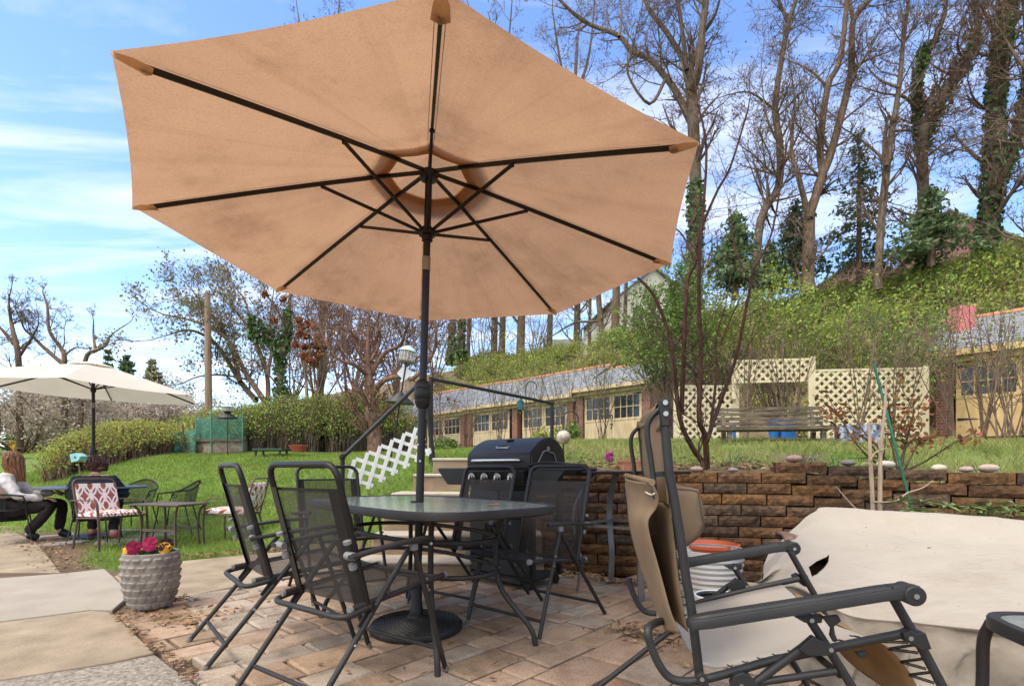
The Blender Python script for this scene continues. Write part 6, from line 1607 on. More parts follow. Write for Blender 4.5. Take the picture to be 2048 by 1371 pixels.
def make_cushchair():
    r = thing('cushioned_chair', 'brown metal garden chair with red patterned cushions', 'chair', (0,0,0), 'brown metal chairs with red cushions')
    mb = MB(); mb.tube(fillet([(-0.24,-0.24,0.40),(-0.24,-0.36,0.86),(0.24,-0.36,0.86),(0.24,-0.24,0.40)], 0.09, 6), 0.012, 10); mb.build('back_frame', m_brn, r)
    mb = MB(); mb.tube(fillet([(-0.25,0.24,0.40),(-0.25,-0.25,0.38),(0.25,-0.25,0.38),(0.25,0.24,0.40)], 0.03, 4, closed=True), 0.012, 8, closed=True); mb.build('seat_frame', m_brn, r)
    for sx in (-1, 1):
        mb = MB(); pts_ = fillet([(sx*0.27,-0.30,0.60),(sx*0.28,0.22,0.605),(sx*0.275,0.26,0.30),(sx*0.27,0.25,0.0)], 0.07, 6)
        for a, b in zip(pts_, pts_[1:]): mb.beam(a, b, 0.026, 0.014, V((1,0,0)).cross(b-a), 0.002)
        mb.build('arm', m_brn, r)
        mb = MB(); mb.tube([(sx*0.25,-0.22,0.38),(sx*0.26,-0.30,0.0)], 0.013, 8); mb.build('leg', m_brn, r)
    def pad(name, o0, ax_, ay__, w, h, th):
        o0, ax_, ay__ = V(o0), V(ax_).normalized(), V(ay__).normalized(); nz_ = ax_.cross(ay__); rows = []
        for s in (1, -1):
            pass
        mb = MB(); prof_ = []
        N1 = 9
        top = [[o0+ax_*w*(i/(N1-1)-.5)+ay__*h*(j/(N1-1))+nz_*th*(0.35+0.65*(max(0,1-abs(2*i/(N1-1)-1)**6)*max(0,1-abs(2*j/(N1-1)-1)**6))**0.5) for i in range(N1)] for j in range(N1)]
        bot = [[o0+ax_*w*(i/(N1-1)-.5)+ay__*h*(j/(N1-1))-nz_*th*0.3 for i in range(N1)] for j in range(N1)]
        mb.grid(top); b0 = len(mb.v); mb.grid(bot)
        idx_ = [(0,i) for i in range(N1)]+[(j,N1-1) for j in range(1,N1)]+[(N1-1,i) for i in range(N1-2,-1,-1)]+[(j,0) for j in range(N1-2,0,-1)]
        for a, b in zip(idx_, idx_[1:]+idx_[:1]):
            mb._f((a[0]*N1+a[1], b[0]*N1+b[1], b0+b[0]*N1+b[1], b0+a[0]*N1+a[1]))
        return mb.build(name, m_cush, r, angle=60)
    pad('seat_cushion', (0,-0.24,0.42), (1,0,0), (0,1,0.02), 0.48, 0.52, 0.05)
    pad('back_cushion', (0,-0.235,0.45), (1,0,0), (0,-0.25,1), 0.45, 0.36, 0.05).rotation_euler = (0,0,0)
    return r
cc_ = make_cushchair()
dup(cc_, (-3.72,6.95,gz(-3.72,6.95)-0.01), math.radians(183-90), 'brown chair with red cushions facing left, partly behind the edge-on folding chair')
cc_['label'] = 'brown chair with red ring-patterned cushions in front of the dark-haired person'
cc_.location = (-5.02,6.5,-0.095); cc_.rotation_euler = (0,0,math.radians(-23-90))
# brown side table
sd_t = thing('end_table', 'low brown metal side table between the two red-cushioned chairs', 'side table', (-4.28,6.5,-0.09))
e_, n_2 = V((0.97,-0.22,0)), V((0.22,0.97,0)); o_ = V((-4.28,6.5,0))
mb = MB(); mb.prism([o_+e_*a*.36+n_2*b*.24+V((0,0,0.44)) for a, b in ((-1,-1),(1,-1),(1,1),(-1,1))], (0,0,0.024)); mb.build('table_top', m_brn, sd_t, bevel=0.006)
for a in (-1,1):
    for b in (-1,1):
        mb = MB(); pts_ = spline([o_+e_*a*.33+n_2*b*.21+V((0,0,.44)), o_+e_*a*.27+n_2*b*.18+V((0,0,.36)), o_+e_*a*.25+n_2*b*.17+V((0,0,.15)), o_+e_*a*.27+n_2*b*.18+V((0,0,-0.10))], 4)
        for q, w2 in zip(pts_, pts_[1:]): mb.beam(q, w2, 0.028, 0.012, e_, 0.003)
        mb.build('leg', m_brn, sd_t)
for b in (-1,1): mb = MB(); mb.beam(o_+e_*-.25+n_2*b*.17+V((0,0,.14)), o_+e_*.25+n_2*b*.17+V((0,0,.14)), .012, .03); mb.build('rail', m_brn, sd_t)

# ------------------------------------------------------------------ people: one skinned surface each, with hair and clothes as its children
def skin(name, nodes, edges, m, parent=None, sub=2, root=0):
    me = bpy.data.meshes.new(name); me.from_pydata([n[0] for n in nodes], edges, [])
    o = bpy.data.objects.new(name, me); C.objects.link(o)
    md = o.modifiers.new('skin', 'SKIN'); md.use_smooth_shade = True
    for i, n in enumerate(nodes):
        r = n[1]; r = r if isinstance(r, tuple) else (r, r)
        me.skin_vertices[0].data[i].radius = r; me.skin_vertices[0].data[i].use_root = (i == root)
    ms = o.modifiers.new('sub', 'SUBSURF'); ms.levels = sub; ms.render_levels = sub
    bpy.context.view_layer.update()
    me2 = bpy.data.meshes.new_from_object(o.evaluated_get(bpy.context.evaluated_depsgraph_get()))
    bpy.data.objects.remove(o); me2.materials.clear(); me2.materials.append(m)
    me2.polygons.foreach_set('use_smooth', [True]*len(me2.polygons))
    o2 = bpy.data.objects.new(name, me2); C.objects.link(o2)
    if parent: attach(o2, parent)
    return o2
m_skin = mat('skin', (0.55,0.33,0.24), rough=0.55, var=0.08, scale=20)
def head(c, r, fwd, tilt, parent, hairm, style):
    """ellipsoid head with nose, ears, eyes, mouth (children of the body) and hair shell"""
    fwd = V(fwd).normalized(); up = V((0,0,1)); up = (up+fwd*tilt).normalized(); x = fwd.cross(up).normalized(); c = V(c)
    M3 = Matrix((x, fwd, up)).transposed()
    mb = MB(); rows = []
    for i in range(17):
        t = math.pi*i/16; z = -math.cos(t); rr = math.sin(t)
        row = []
        for k in range(24):
            a = math.tau*k/24; X = rr*math.cos(a)*0.78; Y = rr*math.sin(a)*0.98
            if z < 0: X *= 1+0.30*z*max(0, math.sin(a)); Y *= 1-0.10*(-z)
            if abs(math.cos(a)) < 0.28 and Y > 0 and -0.35 < z < 0.1: Y += 0.16*(1-abs(math.cos(a))/0.28)*(1-abs((z+0.18)/0.28)) if abs((z+0.18)/0.28) < 1 else 0
            row.append(c+M3@V((X*r, Y*r, z*r*1.25)))
        rows.append(row)
    mb.grid(rows, wrap=True); ho = mb.build('head', m_skin, parent)
    for sx in (-1, 1):
        mb = MB(); mb.lathe([(r*0.2*math.sin(math.pi*i/6), -r*0.28*math.cos(math.pi*i/6)) for i in range(7)], c+M3@V((sx*r*0.78, -0.05*r, -0.1*r)), 8); mb.build('ear', m_skin, ho)
        mb = MB(); mb.lathe([(r*0.09*math.sin(math.pi*i/6), -r*0.06*math.cos(math.pi*i/6)) for i in range(7)], c+M3@V((sx*r*0.3, 0.90*r, 0.12*r)), 8); mb.build('eye', m_iron, ho)
    mb = MB(); mb.tube([c+M3@V((-.2*r, .86*r, -.55*r)), c+M3@V((0, .93*r, -.57*r)), c+M3@V((.2*r, .86*r, -.55*r))], 0.006, 6); mb.build('mouth', mat('lips', (0.45,0.15,0.13), rough=0.5), ho)
    mb = MB(); rows = []; rg = rng_(len(style))
    low = {'long': 3.1, 'short': 1.02}[style]
    for i in range(13):
        t = i/12; row = []
        for k in range(33):
            s = -1+2*k/32; a = -math.pi/2+s*math.radians(118 if t < .5 else 112)    # behind and beside, open at the face
            if t < 0.45: ph = t/0.45*math.pi*0.5; rr = math.sin(ph); z = math.cos(ph)
            else: rr = 1.0+(0.12 if style == 'long' else -0.25)*(t-.45); z = -(t-0.45)/0.55*low
            wob = 1.20+0.05*math.sin(k*2.7+i*0.7)+0.03*math.sin(k*5.1+i)
            fr = 0.35*math.cos(math.pi*0.5*t/0.45) if t < 0.45 else 0
            yy = rr*math.sin(a)*wob
            if t < 0.45 and abs(s) > 0.7: pass
            if style == 'long' and z < -0.8: yy = yy*(1-0.25*min(1,(-z-.8))); 
            row.append(c+M3@V((rr*math.cos(a)*0.92*wob*r, yy*r*1.02, z*r*(1.33 if z > 0 else 1.0)+0.01)))
        rows.append(row)
    mb.grid(rows); mb.build('hair', hairm, parent, solid=0.012, sub=1)
    lk = MB(); rg = rng_(91)
    for q_ in range(46):
        k = rg.randint(1, 31); i0 = rg.randint(1, 5); pts_ = []
        for i in range(i0, 13):
            p = rows[i][k]; o_ = (p-c); o_.z = 0
            pts_.append(p+(o_.normalized() if o_.length > 1e-4 else V((0,0,0)))*(0.008+rg.uniform(-.004,.008))+V((rg.uniform(-.006,.006), rg.uniform(-.006,.006), 0)))
        if len(pts_) > 2: lk.tube(pts_, [0.007+0.005*math.sin(math.pi*min(1,j/len(pts_)+.15)) for j in range(len(pts_))], 5)
    if style == 'short': lk.lathe([(0.045*math.sin(math.pi*j/8), -0.04*math.cos(math.pi*j/8)) for j in range(9)], c+M3@V((0.07,-0.085,-0.055)), 12)
    lk.build('hair_locks', hairm, parent)
    return M3
def hand(wrist, d, palmn, parent, curl=0.5, s=1.0):
    d = V(d).normalized(); n = V(palmn); n = (n-d*n.dot(d)).normalized(); x = d.cross(n); w0 = V(wrist)
    skin('palm', [(w0, 0.024*s), (w0+d*0.045*s, (0.036*s, 0.016*s)), (w0+d*0.085*s, (0.036*s, 0.014*s))], [(0,1),(1,2)], m_skin, parent, 1)
    for k, (off, ln) in enumerate(((-0.028,0.070),(-0.010,0.080),(0.009,0.074),(0.027,0.058))):
        b = w0+d*0.085*s+x*off*s; d1 = (d+n*curl*0.5).normalized(); d2 = (d+n*curl*1.4).normalized(); m1 = b+d1*ln*0.5*s
        skin('finger', [(b, 0.0085*s), (m1, 0.008*s), (m1+d2*ln*0.5*s, 0.0065*s)], [(0,1),(1,2)], m_skin, parent, 1)
    b = w0+d*0.025*s-x*0.03*s; t1 = b+(d*0.6-x*0.8).normalized()*0.035*s
    skin('thumb', [(b, 0.010*s), (t1, 0.0095*s), (t1+(d-x*0.2).normalized()*0.03*s, 0.007*s)], [(0,1),(1,2)], m_skin, parent, 1)
# woman in white at the left edge, facing right
px0, py0 = -6.76, 6.95
c1, s1 = math.cos(math.radians(28)), math.sin(math.radians(28))
def q(a, b, z): return (px0+a*c1-b*s1, py0+a*s1+b*c1, z)       # a forward (+x), b to her left (+y)
def person(name, label, N, handdirs, tops, pants, shoes, hairm, style, headc, fwd, tilt, topm, pantm, shoem, topr=1.18):
    root = thing(name, label, 'person', (N['pelvis'][0][0], N['pelvis'][0][1], GZ))
    keys_ = list(N); ix = {k: i for i, k in enumerate(keys_)}
    E = [('pelvis','waist'),('waist','chest'),('chest','neck'),('neck','nape')]
    EX = set(tops) if 'neck' in tops else set()
    for s in 'lr': E += [('pelvis','hip_'+s),('hip_'+s,'knee_'+s),('knee_'+s,'ankle_'+s),('ankle_'+s,'toe_'+s),('chest','sh_'+s),('sh_'+s,'elbow_'+s),('elbow_'+s,'wrist_'+s)]
    body = skin('body', [N[k] for k in keys_], [(ix[a], ix[b]) for a, b in E], m_skin, root, 2, ix['pelvis'])
    def sub_(nm, ks, m, f, add=0.0, ends=None):
        kk = list(ks); jx = {k: i for i, k in enumerate(kk)}
        nn = []
        for k in kk:
            r = N[k][1]; r = r if isinstance(r, tuple) else (r, r)
            if k == 'neck': nn.append((V(N[k][0])-V((0,0,.028)), (.066,.066))); continue
            nn.append((N[k][0], (r[0]*f+add, r[1]*f+add)))
        ee = [(jx[a], jx[b]) for a, b in E if a in jx and b in jx]
        o_ = skin(nm, nn, ee, m, root, 3, 0); tx = bpy.data.textures.get('cloth_folds') or bpy.data.textures.new('cloth_folds', 'CLOUDS'); tx.noise_scale = 0.09; dm = o_.modifiers.new('folds', 'DISPLACE'); dm.texture = tx; dm.strength = 0.035; dm.mid_level = 0.5; return o_
    sub_('top', tops, topm, topr, 0.012); sub_('trousers', pants, pantm, 1.14, 0.010)
    for s in 'lr': sub_('shoe', ['ankle_'+s, 'toe_'+s], shoem, 1.15, 0.012)
    head(headc, 0.094, fwd, tilt, root, hairm, style)
    for s in 'lr': hand(N['wrist_'+s][0], handdirs[s][0], handdirs[s][1], root)
    return root
N1 = dict(pelvis=(q(0,0,0.38),0.13), waist=(q(-0.03,0,0.53),0.115), chest=(q(0.0,0,0.70),(0.15,0.115)), neck=(q(0.035,0,0.845),0.058), nape=(q(0.055,0,0.90),0.05),
  hip_l=(q(0.06,0.10,0.36),0.095), knee_l=(q(0.56,0.12,0.42),0.062), ankle_l=(q(0.50,0.13,0.02),0.042), toe_l=(q(0.64,0.13,-0.045),0.034),
  hip_r=(q(0.06,-0.10,0.36),0.095), knee_r=(q(0.52,-0.16,0.40),0.062), ankle_r=(q(0.24,-0.17,0.02),0.042), toe_r=(q(0.37,-0.17,-0.045),0.034),
  sh_l=(q(0.03,0.17,0.76),0.06), elbow_l=(q(0.20,0.22,0.53),0.045), wrist_l=(q(0.44,0.13,0.56),0.03), sh_r=(q(0.03,-0.17,0.76),0.06), elbow_r=(q(0.17,-0.24,0.52),0.045), wrist_r=(q(0.42,-0.15,0.50),0.03))
m_hair1 = mat('auburn hair', (0.16,0.065,0.03), rough=0.5, var=0.4, scale=12, stretch=(8,8,0.6), base2=(0.30,0.14,0.06))
m_card = mat('white knit', (0.66,0.60,0.58), rough=0.95, var=0.1, scale=14, bump=0.4, bscale=60)
m_dkt = mat('dark trousers', (0.018,0.012,0.011), rough=0.9); m_bsh = mat('black shoe', (0.01,0.01,0.01), rough=0.5)
person('person', 'seated woman with long auburn hair, white cardigan and dark trousers at the left edge', N1, {'l': ((1,-0.1,-0.1),(0,0,-1)), 'r': ((1,0.1,-0.15),(0,0,-1))},
  ['pelvis','waist','chest','neck','sh_l','sh_r','elbow_l','elbow_r','wrist_l','wrist_r','hip_l','hip_r'], ['pelvis','hip_l','hip_r','knee_l','knee_r','ankle_l','ankle_r'], None, m_hair1, 'long', q(0.085,0,1.0), (0.35,0.93,-0.05), -0.1, m_card, m_dkt, m_bsh, 1.12)
px0, py0 = -5.66, 7.02
ca, sa = math.cos(math.radians(112)), math.sin(math.radians(112))
def q(a, b, z): return (px0+a*ca-b*sa, py0+a*sa+b*ca, z)
N2 = dict(pelvis=(q(0,0,0.36),0.135), waist=(q(-0.02,0,0.50),0.125), chest=(q(0.03,0,0.66),(0.165,0.12)), neck=(q(0.08,0,0.80),0.062), nape=(q(0.10,0,0.86),0.055),
  hip_l=(q(0.06,0.10,0.35),0.095), knee_l=(q(0.50,0.14,0.42),0.064), ankle_l=(q(0.40,0.14,0.02),0.044), toe_l=(q(0.53,0.15,-0.045),0.034),
  hip_r=(q(0.06,-0.10,0.35),0.095), knee_r=(q(0.48,-0.14,0.42),0.064), ankle_r=(q(0.12,-0.18,0.02),0.044), toe_r=(q(0.24,-0.19,-0.045),0.034),
  sh_l=(q(0.05,0.205,0.725),0.075), elbow_l=(q(0.16,0.32,0.50),0.055), wrist_l=(q(0.38,0.17,0.62),0.032), sh_r=(q(0.05,-0.205,0.725),0.075), elbow_r=(q(0.16,-0.32,0.50),0.055), wrist_r=(q(0.38,-0.17,0.62),0.032))
m_hair2 = mat('dark brown hair', (0.045,0.018,0.012), rough=0.4, var=0.5, scale=14, stretch=(8,8,0.8), base2=(0.11,0.04,0.025))
m_navy = mat('navy jersey', (0.012,0.016,0.030), rough=0.9, var=0.2)
person('person', 'seated person with short dark hair in a navy top, seen from behind under the umbrella', N2, {'l': ((ca,sa,0.1),(0,0,-1)), 'r': ((ca,sa,0.1),(0,0,-1))},
  ['pelvis','waist','chest','neck','sh_l','sh_r','elbow_l','elbow_r','wrist_l','wrist_r'], ['pelvis','hip_l','hip_r','knee_l','knee_r','ankle_l','ankle_r'], None, m_hair2, 'short', q(0.125,0,0.945), (ca,sa,-0.05), -0.2, m_navy, m_dkt, mat('pink shoe', (0.55,0.10,0.13), rough=0.6), 1.10)
# ------------------------------------------------------------------ vegetation
def barkmat(name, c, c2, st=(6,6,0.9), sc_=3, bump=0.5):
    return mat(name, c, rough=0.92, var=0.3, scale=sc_, bump=bump, bscale=14, stretch=st, base2=c2, spec=0.15)
m_bark = barkmat('grey brown bark', (0.085,0.062,0.045), (0.20,0.15,0.105))
m_barkw = barkmat('warm bark', (0.105,0.07,0.048), (0.23,0.155,0.105))
m_barkd = barkmat('dark bark', (0.07,0.052,0.04), (0.17,0.125,0.092))
m_twig = mat('twig', (0.12,0.085,0.06), rough=0.9, var=0.3, scale=3, base2=(0.22,0.16,0.115), spec=0.15)
m_twigr = mat('reddish twig', (0.16,0.09,0.065), rough=0.9, var=0.3, scale=3, base2=(0.28,0.165,0.12), spec=0.15)
m_twigd = mat('dark twig', (0.05,0.035,0.028), rough=0.9, var=0.4, scale=6, base2=(0.11,0.075,0.055), spec=0.15)
m_bud = mat('olive bud', (0.21,0.20,0.085), rough=0.8, var=0.25, scale=2, island=0.35, trans=0.25)
m_budr = mat('rust bud', (0.17,0.085,0.045), rough=0.8, var=0.25, scale=2, island=0.4, trans=0.2)
m_spring = mat('spring leaf', (0.27,0.345,0.06), rough=0.7, var=0.25, scale=1.2, island=0.32, trans=0.35)
m_spring2 = mat('yellow green leaf', (0.33,0.36,0.075), rough=0.7, var=0.2, scale=1.2, island=0.3, trans=0.35)
m_ivy = mat('ivy leaf', (0.09,0.16,0.045), rough=0.5, var=0.3, scale=2, island=0.45, trans=0.15)
m_needle = mat('conifer needle', (0.085,0.14,0.055), rough=0.8, var=0.3, scale=1.5, island=0.4, trans=0.2, base2=(0.15,0.21,0.085))
m_bloss = mat('pale blossom', (0.56,0.45,0.37), rough=0.8, var=0.2, scale=1.5, island=0.25, trans=0.3, base2=(0.62,0.53,0.46))
m_blossk = mat('tan blossom', (0.44,0.35,0.26), rough=0.8, var=0.25, scale=1.5, island=0.3, trans=0.35, base2=(0.55,0.46,0.36))
m_yel = mat('forsythia flower', (0.62,0.42,0.02), rough=0.7, var=0.2, scale=2, island=0.25, trans=0.3)

def rdir(rg): 
    a = rg.uniform(0, math.tau); z = rg.uniform(-1, 1); r = math.sqrt(1-z*z); return V((r*math.cos(a), r*math.sin(a), z))
def grow(mb, p, d, Ln, r, lev, rg, cf, tips):
    ns = cf['seg'][lev]; pts = [p]; d = d.normalized(); rr = [r]; dirs = [d]
    for i in range(ns):
        d = (d+rdir(rg)*cf['wob'][lev]+V((0,0,cf['up'][lev]))).normalized(); p = p+d*(Ln/ns); pts.append(p); dirs.append(d); rr.append(max(r*(1-0.75*(i+1)/ns), cf.get('rmin', 0.002)))
    mb.tube(pts, rr, cf['sides'][lev], caps=False)
    if lev+1 < len(cf['seg']):
        for k in range(cf['n'][lev]):
            t = rg.uniform(cf.get('t0', 0.25), 1.0)*ns; i = min(int(t), ns-1); q = pts[i].lerp(pts[i+1], t-i)
            ax = dirs[i].cross(rdir(rg))
            if ax.length < 1e-3: continue
            a = math.radians(rg.uniform(*cf['ang'])); nd = Matrix.Rotation(a, 3, ax.normalized()) @ dirs[i]
            grow(mb, q, nd, Ln*cf['ratio'][lev]*rg.uniform(0.6, 1.25)*(1.15-0.5*t/ns), max(rr[i]*0.6, cf.get('rmin', 0.002)), lev+1, rg, cf, tips)
    if lev >= len(cf['seg'])-2: tips += pts[1:]
def scatter(tips, n, spread, rs):
    t = np.array([tuple(p) for p in tips]); i = rs.randint(0, len(t), n); return t[i]+rs.normal(size=(n,3))*spread
CF_BIG = dict(seg=[5,4,3,2], n=[5,5,4,0], wob=[.22,.28,.3,.3], up=[.10,.10,.06,.03], sides=[5,3,3,3], ratio=[.55,.5,.5,.5], ang=(25,65), rmin=0.007, t0=.2)
CF_FINE = dict(seg=[5,4,3,2], n=[6,5,4,0], wob=[.2,.25,.3,.3], up=[.12,.08,.05,.03], sides=[5,4,3,3], ratio=[.55,.5,.5,.5], ang=(20,60), rmin=0.006, t0=.2)

def tree(name, label, paths, d, seed, mt=m_bark, mtw=m_twig, nb=7, bl=3.2, cf=CF_BIG, leaf=None, nleaf=0, lsz=0.060, lspread=0.2, dwob=0.05, group=None, ivy=None, tall=None, cat='tree'):
    """paths: lists of (px, py) along trunk and limbs plus base and end radius in px; each becomes a round limb at its own depth"""
    rg = rng_(seed); rs = np.random.RandomState(seed); b0 = paths[0][0][0]
    base = P(b0[0], b0[1], d); root = thing(name, label, cat, base, group)
    tr = MB(); tw = MB(); tips = []; ivyp = []
    for pi, (pts, r0, r1) in enumerate(paths):
        dd = d if pi == 0 else d*(1+rg.uniform(-dwob, dwob)*0.35); slope = 0 if pi == 0 else rg.uniform(-dwob, dwob); n = len(pts); p3 = []
        for i, (x, y) in enumerate(pts): p3.append(P(x, y, dd*(1+slope*i/max(n-1,1)+(rg.uniform(-.012,.012) if i else 0))))
        if pi == 0: p3 = [p3[0]-V((0,0,0.6))]+p3
        else: p3[0] = P(pts[0][0], pts[0][1], d*(1+0.0))
        sp_ = spline(p3, 4); N = len(sp_); rad = [(r0+(r1-r0)*i/(N-1))*d/F for i in range(N)]
        if pi == 0:
            for i in range(min(4, N)): rad[i] *= 1.25-0.06*i
        tr.tube(sp_, rad, 10 if r0 > 5 else 6, caps=False)
        L_ = sum((a-b).length for a, b in zip(sp_, sp_[1:]))
        k = max(1, int(nb*L_/6.0))
        for j in range(k):
            t = rg.uniform(0.25 if pi == 0 else 0.1, 1.0); i = min(int(t*(N-1)), N-2); q = sp_[i]; dr = (sp_[i+1]-sp_[i]).normalized()
            ax = dr.cross(rdir(rg)); 
            if ax.length < 1e-3: continue
            nd = Matrix.Rotation(math.radians(rg.uniform(30, 70)), 3, ax.normalized()) @ dr
            grow(tw, q, nd, bl*rg.uniform(0.5, 1.2)*(1.1-0.4*t), rad[i]*0.35, 0, rg, cf, tips)
        grow(tw, sp_[-1], (sp_[-1]-sp_[-2]).normalized(), bl*0.9, rad[-1], 0, rg, cf, tips)
        if ivy and pi < ivy[0]:
            for i in range(N):
                if i/(N-1) <= ivy[1]: ivyp.append((sp_[i], rad[i]))
    tr.build('trunk', mt, root, angle=80, fixn=False)
    if tw.v: tw.build('branches', mtw, root, angle=80, fixn=False)
    if leaf and tips:
        c = scatter(tips, nleaf, lspread, rs); v, f = leaf_arrays(c, lsz, rs, 1.6); np_mesh('foliage', v, f, leaf, root)
    if ivyp:
        n = ivy[2]; i = rs.randint(0, len(ivyp), n); a = rs.uniform(0, 6.28, n); c = np.array([tuple(ivyp[k][0]) for k in i]); rr = np.array([ivyp[k][1] for k in i])*(1+rs.uniform(0, ivy[3], n))
        c[:,0] += np.cos(a)*rr; c[:,1] += np.sin(a)*rr; c[:,2] += rs.uniform(-.5, .5, n)
        v, f = leaf_arrays(c, ivy[4], rs, 1.2); np_mesh('ivy', v, f, m_ivy, root)
    return root
GB = 'bare trees standing on the bank'
tree('bare_tree', 'large bare tree whose limbs spread left over the corner of the tan umbrella', [
  ([(1384,600),(1392,430),(1387,254),(1383,184)],13,11), ([(1383,184),(1396,144),(1404,66),(1413,-10),(1420,-120)],9,5), ([(1384,250),(1352,184),(1330,153),(1299,118),(1264,103),(1238,72),(1194,55),(1159,37),(1120,0),(1090,-40)],7,2.5),
  ([(1383,190),(1374,136),(1334,66),(1295,13),(1270,-60)],7,3), ([(1374,140),(1365,66),(1356,0),(1350,-90)],5,3), ([(1330,160),(1299,208),(1256,149),(1264,105)],3.5,1.5), ([(1238,74),(1243,40),(1240,0)],3,1.5), ([(1404,70),(1430,30),(1446,-30)],4,2), ([(1299,118),(1290,80),(1300,50)],2.5,1)],
  26, 101, m_bark, nb=8, bl=3.0, leaf=m_budr, nleaf=825, lsz=0.060, ivy=(1,0.62,2600,0.5,0.14), group=GB)
tree('bare_tree', 'slim leaning bare tree next to the wide one at the umbrella corner', [
  ([(1509,570),(1522,438),(1557,372),(1559,284),(1550,219),(1561,131),(1577,44),(1592,0),(1610,-80)],9,3.5), ([(1577,46),(1557,0),(1540,-60)],4,2), ([(1550,220),(1500,185),(1455,190)],2.5,1), ([(1559,290),(1535,240),(1524,170)],3,1), ([(1557,372),(1530,400),(1500,330)],3,1)],
  25, 102, m_bark, nb=13, bl=3.0, cf=CF_BIG, leaf=m_budr, nleaf=1210, lsz=0.054, group=GB)
tree('bare_tree', 'V-shaped bare tree with two rising stems in the middle of the bank', [
  ([(1616,556),(1618,433)],12,11), ([(1618,436),(1644,350),(1640,298),(1655,175),(1679,123),(1693,13),(1695,-60)],8,3.5), ([(1618,436),(1596,350),(1583,298),(1590,200)],6,2), ([(1644,350),(1662,306),(1693,188),(1703,131),(1706,44),(1736,0),(1765,-50)],8,4), ([(1655,175),(1620,140),(1580,122)],3,1), ([(1706,135),(1745,115),(1775,105)],3,1), ([(1706,44),(1700,0),(1695,-60)],4,2)],
  24, 103, m_barkw, nb=11, bl=2.8, leaf=m_budr, nleaf=990, lsz=0.054, group=GB)
tree('bare_tree', 'thin straight bare tree between the V-shaped one and the knobbly ivy one', [
  ([(1756,552),(1763,438),(1774,333)],8,7), ([(1774,333),(1763,315),(1735,290),(1705,268)],4,1.5), ([(1774,333),(1784,263),(1798,175),(1806,88),(1815,20),(1822,-60)],6,2.5), ([(1798,175),(1760,160),(1735,135)],3,1), ([(1784,263),(1820,262),(1845,280)],3,1)],
  23, 104, m_bark, nb=14, bl=2.8, leaf=m_budr, nleaf=1430, lsz=0.054, lspread=0.3, group=GB)
tree('bare_tree', 'knobbly forked tree with a shaggy ivy trunk right of the thin straight one', [
  ([(1850,505),(1846,372),(1843,284)],11,10), ([(1843,284),(1835,219),(1839,131),(1862,95),(1889,26),(1895,-60)],8,3), ([(1845,290),(1872,228),(1911,153),(1946,100),(1955,53),(1949,0),(1945,-50)],9,5), ([(1835,219),(1810,195),(1790,190)],4,2), ([(1911,153),(1880,140),(1860,125)],3,1), ([(1930,120),(1915,95),(1920,60)],3,1)],
  24, 105, m_barkw, nb=11, bl=2.5, leaf=m_budr, nleaf=825, lsz=0.054, ivy=(3,0.55,3200,0.5,0.13), group=GB)
tree('ivy_clad_tree', 'massive tree wrapped in ivy at the right edge of the bank', [
  ([(1973,500),(1986,372),(1990,219),(2003,88),(2016,0),(2024,-90)],17,12), ([(1990,372),(2025,306),(2047,197),(2065,90)],8,5), ([(2003,88),(2035,40),(2060,0)],5,2), ([(1990,230),(1950,200),(1935,160)],3,1)],
  23, 106, m_barkd, nb=10, bl=2.6, leaf=m_budr, nleaf=1430, lsz=0.060, lspread=0.4, ivy=(2,0.98,5500,0.30,0.15), group=GB)
tree('bare_tree', 'bare tree cut by the top right corner of the picture', [([(2075,520),(2070,330),(2062,150),(2050,0),(2040,-90)],9,5), ([(2062,150),(2030,110),(2000,60)],4,1.5), ([(2066,250),(2020,240),(1985,260)],4,1.5)], 21, 107, m_bark, nb=14, bl=2.8, leaf=m_budr, nleaf=1650, lsz=0.054, lspread=0.35, group=GB)
# tall trunks behind the umbrella, their tops showing over its upper edge
tall = [(903,705,7,'ivy',48,912),(922,700,7,'ivy',47,932),(905,695,6,None,50,900),(936,705,5,None,52,948),(1003,735,8,None,46,1012),(1041,700,10,None,45,1052),(1099,690,7,None,47,1108),(1178,715,4,None,50,1185),(1206,690,7,None,44,1172),(1229,700,10,None,43,1240),(1246,720,5,None,42,1262)]
labs = ['ivy-covered trunk left of its ivy-covered neighbour behind the umbrella pole','ivy-covered trunk just right of the reddish one behind the umbrella pole','reddish bare trunk between the two ivy-covered trunks','thin pale trunk right of the ivy pair','straight tall trunk above the white outbuilding','thick tall trunk over the middle garages','tall trunk left of the long white house','thinnest distant trunk in front of the long white house','leaning trunk with a dead limb before the long white house','thickest tall trunk beside the cream house','slender trunk in front of the cream house window']
for i, ((x, y, r, iv, d, xt), lab) in enumerate(zip(tall, labs)):
    pt = [(x, y), (x+(xt-x)*.3, y-110), (x+(xt-x)*.5, y-220), (x+(xt-x)*.7, y-310), (x+(xt-x)*.8, y-350)]
    ps = [(pt, r, r*0.45), ([pt[2], (pt[2][0]+30, y-290), (pt[2][0]+40, y-340)], r*.5, 1.2)]
    if i == 8: ps.append(([(1204,640),(1185,643),(1150,645),(1115,665)], 3.5, 1.5))
    tree('tall_tree', 'tall tree, '+lab, ps, d, 120+i, m_barkw if i % 2 else m_bark, nb=2.2, bl=4.5, leaf=m_budr, nleaf=275, lsz=0.096, ivy=(1, 0.34, 3000, 0.35, 0.2) if iv else None, group='tall trunks behind the tan umbrella')
